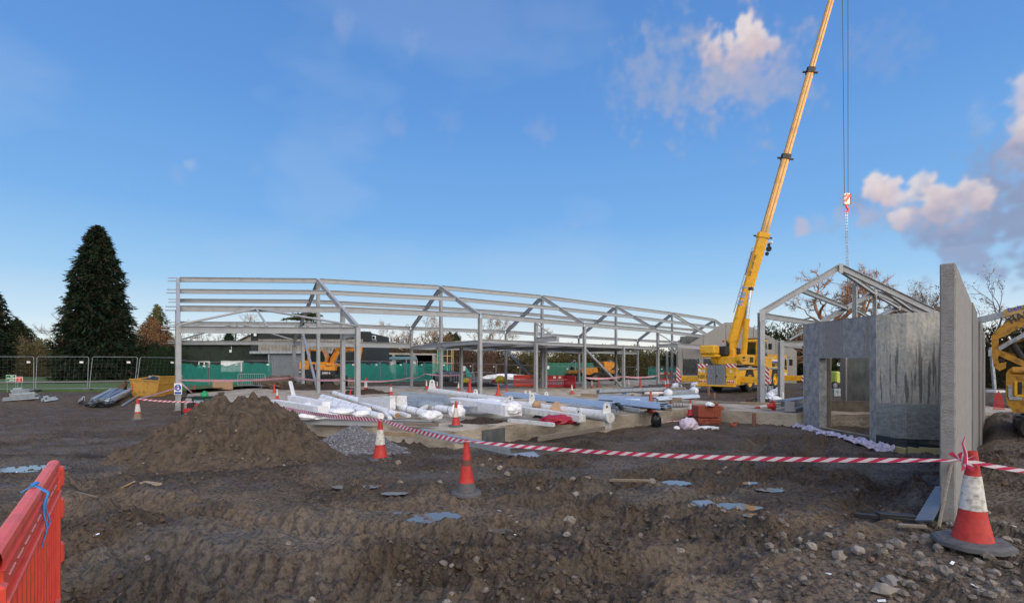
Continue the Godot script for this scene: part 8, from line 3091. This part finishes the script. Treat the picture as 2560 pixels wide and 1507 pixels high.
# ---------------------------------------------------------------- barrier tape
func tape(label: String, pts: Array, sag := .1, w := .07, lay := 0.0) -> void:
	var mb := MB.new()
	var u := 0.0
	for i in pts.size() - 1:
		var a: Vector3 = pts[i]
		var b: Vector3 = pts[i + 1]
		var l := a.distance_to(b)
		var n := maxi(10, int(l / .25))
		var tw := noise(int(a.x * 10 + 900), .6, 2)
		for k in n:
			var t0 := float(k) / n
			var t1 := float(k + 1) / n
			var p0 := a.lerp(b, t0) - Vector3.UP * sag * 4.0 * t0 * (1 - t0)
			var p1 := a.lerp(b, t1) - Vector3.UP * sag * 4.0 * t1 * (1 - t1)
			var f := (b - a).normalized()
			var s := f.cross(Vector3.UP).normalized()
			var a0 := .35 * tw.get_noise_1d(t0 * l * .5) + lay
			var a1 := .35 * tw.get_noise_1d(t1 * l * .5) + lay
			var h0 := (Vector3.UP * cos(a0) + s * sin(a0)) * w * .5 * minf(1.0, .35 + 6.0 * minf(t0, 1 - t0))
			var h1 := (Vector3.UP * cos(a1) + s * sin(a1)) * w * .5 * minf(1.0, .35 + 6.0 * minf(t1, 1 - t1))
			var u0 := u + t0 * l / .30
			var u1 := u + t1 * l / .30
			mb.q(p0 - h0, p1 - h1, p1 + h1, p0 + h0, Vector2(u0, 1), Vector2(u1, 1), Vector2(u1, 0), Vector2(u0, 0))
			mb.q(p1 - h1 - s * .002, p0 - h0 - s * .002, p0 + h0 - s * .002, p1 + h1 - s * .002, Vector2(u1, 1), Vector2(u0, 1), Vector2(u0, 0), Vector2(u1, 0))
		u += l / .30
	solo("barrier_tape", mb, M.tape, label, "barrier tape")

func build_tapes() -> void:
	var c1 := W(2411, 1150, 4.37)
	tape("red and white barrier tape from the plain red cone to the largest cone", [W(1162, 1102, 6.78), c1], .075, .045)
	tape("red and white barrier tape from the largest cone out of the right edge", [c1, W(2600, 1182, 4.2)], .01, .036)
	tape("red and white barrier tape between the scuffed cone and the plain red cone", [W(953, 1050, 9.55), W(1164, 1104, 6.8)], .03, .065)
	tape("red and white barrier tape from the scuffed cone to behind the soil mound", [W(953, 1050, 9.55), W(700, 1017, 14.5), W(540, 1003, 18.5)], .06, .085)
	tape("red and white barrier tape strung across the first bay between columns", [W(448, 950, 25.4), W(733, 943, 40.4), W(860, 949, 28.4)], .12, .13)
	tape("red and white barrier tape between the second and third frames' columns", [W(860, 950, 28.4), W(1029, 943, 42.7)], .2, .11)
	tape("red and white barrier tape from the muddy footed cone up to the leftmost column", [W(344, 997, 18.6), W(443, 968, 25.3)], .02, .07)
	tape("red and white barrier tape from the muddy footed cone to the generator", [W(344, 997, 18.6), W(482, 1004, 19.8)], .04, .06)
	tape("short red and white barrier tape from the leftmost column down towards the generator", [W(448, 952, 25.3), W(480, 982, 22.0)], .03, .08)
	tape("red and white barrier tape between the right hand columns near the crane", [W(1462, 944, 38.8), W(1557, 941, 42.0), W(1645, 939, 45.6)], .12, .14)
	tape("red and white barrier tape in front of the black tarpaulin", [W(1029, 944, 42.6), W(1061, 934, 47.0), W(1165, 935, 47.0)], .15, .1)
	tape("red and white barrier tape lying on the slab strip right of the bricks", [G(1806, 1021) + Vector3(0, .03, 0), G(1868, 1024) + Vector3(0, .02, 0)], .0, .05, 1.2)
	tape("loose red and white tape on the mud left of the brick stack", [G(1732, 1032) + Vector3(0, .1, 0), G(1712, 1046) + Vector3(0, .04, 0), G(1668, 1056) + Vector3(0, .03, 0)], .0, .035, .9)
	tape("thin red and white tape across the two red barriers", [W(1290, 950, 42.6), W(1352, 950, 41.5), W(1420, 948, 40.9), W(1428, 954, 40.4)], .05, .05)
	# knots of tape at the largest cone
	var mb := MB.new()
	for k in 7:
		var d := Vector3(rng.randf_range(-1, 1), rng.randf_range(-1.3, 1.3), rng.randf_range(-.5, 1)).normalized() * rng.randf_range(.05, .11)
		var s := Vector3(.012, .012, .008)
		mb.q(c1 - s, c1 + s, c1 + d + s, c1 + d - s, Vector2(0, 1), Vector2(.2, 1), Vector2(.2, 0), Vector2(0, 0))
	mb.tube([c1 + Vector3(.0, -.03, .01), c1 + Vector3(.005, .06, .01), c1 + Vector3(-.012, .14, 0), c1 + Vector3(.008, .20, 0)], [.022, .014, .010, .006], 6)
	solo("tape_knot", mb, M.tape, "knotted ends of red and white tape tied round the largest cone's tip", "barrier tape")


# ---------------------------------------------------------------- foreground
func build_foreground() -> void:
	# red plastic barrier at the left edge
	var X := Vector3(-.609, 0, -.793).normalized()
	var Z := X.cross(Vector3.UP).normalized()
	var far := W(133, 1158, 3.2)
	var at := far - X * 2.0
	at.y = bh(at.x, -at.z) - .02
	var o := thing("plastic_barrier", "large glossy red plastic barrier cut off by the left edge, in front", "barrier", at, Basis(X, Vector3.UP, Z))
	var H: float = far.y - at.y + .02
	var mb := MB.new()
	var prf := [Vector2(-.026, H - .065), Vector2(-.03, H - .03), Vector2(-.025, H - .01), Vector2(-.012, H), Vector2(.012, H), Vector2(.025, H - .01), Vector2(.03, H - .03), Vector2(.026, H - .065)]
	for i in prf.size() - 1:
		var p: Vector2 = prf[i]
		var q: Vector2 = prf[i + 1]
		mb.q_out(Vector3(0, p.y, p.x), Vector3(2, p.y, p.x), Vector3(2, q.y, q.x), Vector3(0, q.y, q.x), Vector3(0, (p.y + q.y) * .5 - H + .06, (p.x + q.x) * .5))
		mb.tri_out(Vector3(2, H - .04, 0), Vector3(2, p.y, p.x), Vector3(2, q.y, q.x), Vector3(1, 0, 0))
	mb.q_out(Vector3(0, H - .065, -.036), Vector3(2, H - .065, -.036), Vector3(2, H - .065, .036), Vector3(0, H - .065, .036), Vector3.DOWN)
	part("top_rail", mb, M.barrier_red, o)
	bxp(o, "upper_panel", Vector3(1.0, H - .12, 0), Vector3(1.92, .115, .05), "barrier_red", .012)
	for k in 9:
		bxp(o, "seam", Vector3(.22 + k * .19, H - .125, .026), Vector3(.13, .007, .006), "barrier_pale", .002)
	bxp(o, "ledge", Vector3(.98, H - .185, 0), Vector3(1.9, .018, .085), "barrier_red", .008)
	for k in 15:
		bxp(o, "slat", Vector3(.12 + k * .122, H - .51, -.004), Vector3(.066, .63, .052), "barrier_red", .016)
		bxp(o, "slat_web", Vector3(.181 + k * .122, H - .51, -.012), Vector3(.056, .63, .024), "barrier_red", .004)
	bxp(o, "bottom_rail", Vector3(1.0, .10, 0), Vector3(1.94, .2, .075), "barrier_red", .02)
	bxp(o, "end_post", Vector3(1.955, H * .5 - .05, 0), Vector3(.09, H - .12, .07), "barrier_red", .02)
	bxp(o, "end_post", Vector3(.045, H * .5 - .05, 0), Vector3(.09, H - .12, .07), "barrier_red", .02)
	for q in [H - .10, H - .30, H - .58]:
		mb = MB.new()
		mb.lathe([Vector2(0, .055), Vector2(.045, .055), Vector2(.05, .045), Vector2(.05, -.06), Vector2(.02, -.10), Vector2(0, -.10)], 14, Transform3D(Basis(), Vector3(2.02, q, 0)))
		mb.box(Transform3D(Basis(), Vector3(1.99, q, 0)), Vector3(.06, .11, .05), .01)
		part("lug", mb, M.barrier_red, o)
	for q in [.4, 1.6]: bxp(o, "foot", Vector3(q, .03, 0), Vector3(.2, .08, .6), "cone_base", .02)
	# blue twine tied over its rail
	mb = MB.new()
	var T := func(x: float, y: float, z: float) -> Vector3: return o.transform * Vector3(x, y, z)
	mb.tube([T.call(1.10, H - .02, -.05), T.call(1.10, H + .012, 0), T.call(1.105, H - .03, .048), T.call(1.115, H - .11, .036), T.call(1.13, H - .185, .052), T.call(1.12, H - .24, .035)], .004, 6)
	mb.tube([T.call(1.07, H + .012, 0), T.call(1.065, H - .03, .05), T.call(1.05, H - .08, .036), T.call(1.05, H - .13, .036), T.call(1.035, H - .19, .05), T.call(1.03, H - .28, .03)], [.004, .007, .008, .004, .004, .003], 6)
	mb.tube([T.call(1.06, H + .015, -.01), T.call(1.09, H + .022, .01), T.call(1.12, H + .015, .0)], .008, 6)
	solo("blue_twine", mb, mat("twine", lin(.05, .26, .62), .6), "bright blue twine tied over the near red barrier's top rail", "twine")
	# boards and scrap by the long wall
	mb = MB.new()
	mb.bar(W(2310, 1302, 5.25), W(2360, 1216, 6.0), .02, .15, Vector3(1, .3, .4), .004)
	solo("slate_board", mb, mat("slate", lin(.10, .115, .14), .3), "dark slate grey board leaning against the foot of the long wall", "board")
	mb = MB.new()
	mb.bar(W(2348, 1318, 5.0), W(2380, 1160, 5.4), .025, .03, Vector3.UP, .004)
	solo("thin_stick", mb, M.timber_old, "thin pale stick leaning on the long wall's near edge", "stick")
	mb = MB.new()
	mb.bar(W(2135, 1286, 5.6), W(2290, 1303, 5.35), .07, .05, Vector3.UP, .006)
	mb.bar(W(2195, 1288, 5.5), W(2290, 1296, 5.4), .10, .07, Vector3.UP, .006)
	solo("black_timber", mb, M.black_paint, "black charred timbers lying at the foot of the slate board", "timber")
	mb = MB.new()
	mb.bar(W(2245, 1313, 5.15), W(2318, 1317, 5.05), .05, .035, Vector3.UP, .005)
	solo("short_batten", mb, M.timber_old, "short pale batten lying in front of the black timbers", "batten")
	# loose timbers on the mud
	var gy := func(X_: float, Y_: float, up: float) -> Vector3:
		var g := G(X_, Y_)
		return Vector3(g.x, fh(g.x, -g.z) + up, g.z)
	for q in [["pale bent batten lying on the mud below the tape, right of centre", 1528, 1196, 1628, 1212, .09, .035, "timber"], ["slim pale stick lying aslant under the tape at right", 1796, 1182, 1848, 1137, .05, .03, "timber"], ["pale strip of split wood on the mud left of centre", 168, 1235, 242, 1228, .05, .02, "timber_old"], ["pale splintered plank end in the mud at left", 356, 1217, 396, 1222, .10, .03, "timber"], ["thin pale splinter left of the plank end", 302, 1220, 336, 1219, .03, .02, "timber"]]:
		mb = MB.new()
		mb.bar(gy.call(q[1], q[2], .03), gy.call(q[3], q[4], .03), q[5], q[6], Vector3.UP, .004)
		solo("loose_batten", mb, M[q[7]], q[0], "batten")
	mb = MB.new()
	mb.box(Transform3D(Basis.from_euler(Vector3(.12, .3, -.05)), gy.call(1766, 1274, .04)), Vector3(.26, .05, .22), .012)
	solo("flat_slab_piece", mb, mat("slab_blue", lin(.17, .21, .26), .35), "flat bluish slab fragment lying among stones right of centre", "slab fragment")
	mb = MB.new()
	mb.box(Transform3D(Basis.from_euler(Vector3(.15, .5, .02)), gy.call(1316, 1140, .05)), Vector3(.55, .03, .36), .008)
	solo("metal_sheet", mb, M.galv_dull, "bent blue grey metal sheet on the mud below the tape", "metal sheet")
	mb = MB.new()
	mb.box(Transform3D(Basis.from_euler(Vector3(.3, .2, .0)), gy.call(1240, 1134, .06)), Vector3(.18, .02, .16), .004)
	solo("metal_sheet", mb, M.galv, "small bright metal plate at the end of the long grey channel", "metal sheet")
	mb = MB.new()
	mb.box(Transform3D(Basis(Vector3.UP, .2), gy.call(967, 1142, .05)), Vector3(.16, .09, .12), .015)
	solo("weight_block", mb, M.timber_old, "small brown block weighing down the scuffed cone's base", "block")
	build_stones(gy)

func rock_mesh(sd: int, n: FastNoiseLite) -> ArrayMesh:
	var mb := MB.new()
	mb.use_col = true
	mb.col = Color.WHITE
	mb.blob(Transform3D(), 9, n, .62, .9, false, sd * 1.7)
	return mb.mesh()

func build_stones(gy: Callable) -> void:
	var n := noise(801, .011, 3)
	var protos := []
	for i in 7: protos.append(rock_mesh(i + 2, n))
	var r := RandomNumberGenerator.new()
	r.seed = 88
	var tones := [lin(.30, .26, .215), lin(.36, .315, .26), lin(.24, .215, .19), lin(.20, .165, .14), lin(.42, .38, .33), lin(.26, .16, .12), lin(.30, .29, .29)]
	var sm := []
	for i in tones.size():
		var m := mat("stone_%d" % i, tones[i], .9)
		m.albedo_texture = M.stone.albedo_texture
		tri(m, 4.0, false)
		sm.append(m)
	# the biggest stones, where the photograph shows them: X, Y, size in pixels, tone
	var big := [[2100, 1393, 36, 1], [2148, 1391, 30, 4], [2072, 1352, 24, 1], [2030, 1375, 26, 4], [2222, 1386, 28, 2], [2245, 1366, 34, 0], [2210, 1410, 20, 1], [2285, 1348, 30, 0], [2322, 1352, 34, 0], [2350, 1375, 30, 0], [2300, 1388, 22, 1], [2225, 1455, 36, 6], [2208, 1478, 48, 1], [2262, 1482, 26, 0], [2145, 1462, 22, 4], [2270, 1456, 30, 0], [2360, 1440, 34, 2], [2382, 1455, 22, 1], [2412, 1425, 16, 4], [2456, 1492, 22, 1], [2500, 1498, 24, 4], [2520, 1350, 22, 1], [2470, 1282, 16, 1], [2502, 1390, 26, 1], [1992, 1375, 24, 0], [1960, 1340, 16, 1], [2000, 1341, 16, 4], [1940, 1378, 26, 0], [2075, 1330, 14, 0], [2180, 1440, 24, 3], [1425, 1294, 30, 1], [1417, 1347, 20, 4], [1702, 1368, 22, 1], [1602, 1335, 17, 2], [1670, 1288, 22, 1], [1730, 1275, 24, 0], [1432, 1202, 18, 0], [1470, 1196, 16, 0], [1380, 1214, 18, 0], [1395, 1213, 16, 4], [1440, 1218, 18, 4], [1501, 1228, 16, 1], [1513, 1229, 15, 4], [1528, 1228, 10, 4], [1488, 1258, 14, 1], [1598, 1281, 12, 1], [1630, 1212, 22, 1], [1845, 1268, 20, 1], [1810, 1282, 16, 0], [1790, 1308, 14, 0], [1910, 1338, 14, 4], [1905, 1334, 10, 4], [1000, 1197, 16, 1], [995, 1160, 16, 0], [1100, 1205, 12, 1], [1133, 1398, 26, 3], [1110, 1410, 22, 2], [1128, 1420, 14, 1], [1190, 1416, 18, 2], [1118, 1482, 24, 4], [1085, 1482, 22, 4], [1128, 1465, 12, 1], [1362, 1489, 18, 1], [1430, 1495, 28, 0], [710, 1165, 10, 4], [608, 1056, 13, 4], [690, 1137, 9, 1], [780, 1490, 16, 4], [1250, 1176, 14, 4], [1225, 1150, 14, 1], [1300, 1190, 12, 4], [2060, 1316, 8, 1], [2145, 1225, 8, 4], [1205, 1170, 14, 0], [1268, 1186, 16, 1], [1345, 1206, 14, 1], [1955, 1215, 9, 4], [2085, 1220, 12, 2], [2240, 1255, 8, 1], [2050, 1280, 20, 3], [2210, 1258, 18, 5], [2180, 1412, 16, 5]]
	var rr := RandomNumberGenerator.new(); rr.seed = 19
	var ns := 0
	for q in big:
		var g: Vector3 = gy.call(q[0], q[1], 0.0)
		var s: float = q[2] * .5 * -g.z / F
		var st := MeshInstance3D.new()
		st.name = numbered("rubble_stone")
		st.mesh = protos[ns % 7]
		st.material_override = sm[q[3]]
		st.transform = Transform3D(Basis.from_euler(Vector3(rr.randf_range(-.4, .4), rr.randf() * 6, rr.randf_range(-.4, .4))).scaled_local(Vector3(s, s * rr.randf_range(.62, .9), s * rr.randf_range(.75, 1.1))), g + Vector3(0, s * .30, 0))
		add_child(st)
		var where := "in the stony scatter left of the largest cone" if q[0] > 1880 and q[1] > 1310 else ("in churned mud below the tape, centre right" if q[0] > 1180 else "half sunk in the mud around the plain red cone")
		var tone: String = ["light brown", "pale buff", "grey brown", "dark brown", "whitish", "reddish", "grey"][q[3]]
		tag(st, "%s rubble stone %s" % [tone, where], "stone", "rubble stones on the mud")
		ns += 1
	# more of the same, too many and too small to count
	var ts := []
	var cs := []
	for i in 5200:
		var X := r.randf_range(-100, 2660)
		var Y := 1090.0 + 470.0 * pow(r.randf(), .8)
		var w := .04
		if X > 1880 and Y > 1310: w = .62
		elif X > 1180 and Y > 1120: w = .14 + .25 * nM.get_noise_2d(X * .02, Y * .03)
		elif X > 1000 and Y < 1190: w = .45
		if r.randf() > w: continue
		var d := 1.75 * F / (Y - HOR)
		var x := (X - 1280) / F * d
		var s := .005 + .024 * pow(r.randf(), 2.2) * (1.6 if X > 1880 and Y > 1330 else 1.0)
		ts.append(Transform3D(Basis.from_euler(Vector3(r.randf() * 6, r.randf() * 6, r.randf() * 6)).scaled(Vector3(s, s * .75, s)), Vector3(x, fh(x, d) + s * .2, -d)))
		var t := r.randf_range(.55, 1.35)
		var c := Vector3(.17, .14, .115).lerp(Vector3(.29, .25, .21), r.randf()) * t
		cs.append(Color(c.x, c.y, c.z))
	for k in 3:
		var a := []
		var b := []
		for i in range(k, ts.size(), 3):
			a.append(ts[i]); b.append(cs[i])
		var mm := multi(protos[k * 2], a, b)
		mm.name = numbered("pebbles")
		mm.material_override = M.stone
		add_child(mm)
		tag(mm, "small stones and pebbles strewn over the churned mud", "pebbles", "pebbles", "stuff")
	# clods of torn earth
	ts = []
	cs = []
	var cn := noise(811, .014, 4)
	var clod := MB.new()
	clod.use_col = true
	clod.blob(Transform3D(), 10, cn, .85, 1.3, true, 2.0)
	for i in 9000:
		var X := r.randf_range(-200, 2760)
		var Y := 1040.0 + 520.0 * pow(r.randf(), .75)
		var d := 1.75 * F / (Y - HOR)
		var x := (X - 1280) / F * d
		var m := smoothstep(-.1, .35, nM.get_noise_2d(x, d))
		if r.randf() > m * .9: continue
		if d > 11.0 and Geometry2D.is_point_in_polygon(Vector2(x, d), slab_poly): continue
		var s := (.004 + .022 * pow(r.randf(), 2.5)) * (1.0 + .5 * m)
		ts.append(Transform3D(Basis.from_euler(Vector3(r.randf() * 6, r.randf() * 6, r.randf() * 6)).scaled(Vector3(s, s * .7, s)), Vector3(x, fh(x, d) + s * .1, -d)))
		var t := r.randf_range(.7, 1.15)
		cs.append(Color(.088 * t, .068 * t, .050 * t))
	var mc := multi(clod.mesh(), ts, cs)
	mc.name = "earth_clods"
	mc.material_override = M.clod
	add_child(mc)
	tag(mc, "crumbled clods of dark earth all over the churned ground", "earth clods", "", "stuff")
	# white specks of torn paper and plastic
	var k2 := 0
	for q in [[1690, 1196], [1905, 1216], [2072, 1440], [2382, 1412], [2535, 1315], [2205, 1500], [240, 1330], [40, 1175], [1285, 1325], [2440, 1475], [2530, 1396], [1248, 1270]]:
		var g: Vector3 = gy.call(q[0], q[1], .012)
		var mb := MB.new()
		mb.box(Transform3D(Basis.from_euler(Vector3(.2, q[0], .25)), g), Vector3(.05, .006, .022), .002)
		k2 += 1
		solo("paper_scrap", mb, M.film, "tiny white scrap of litter pressed into the mud", "litter", "white litter scraps")
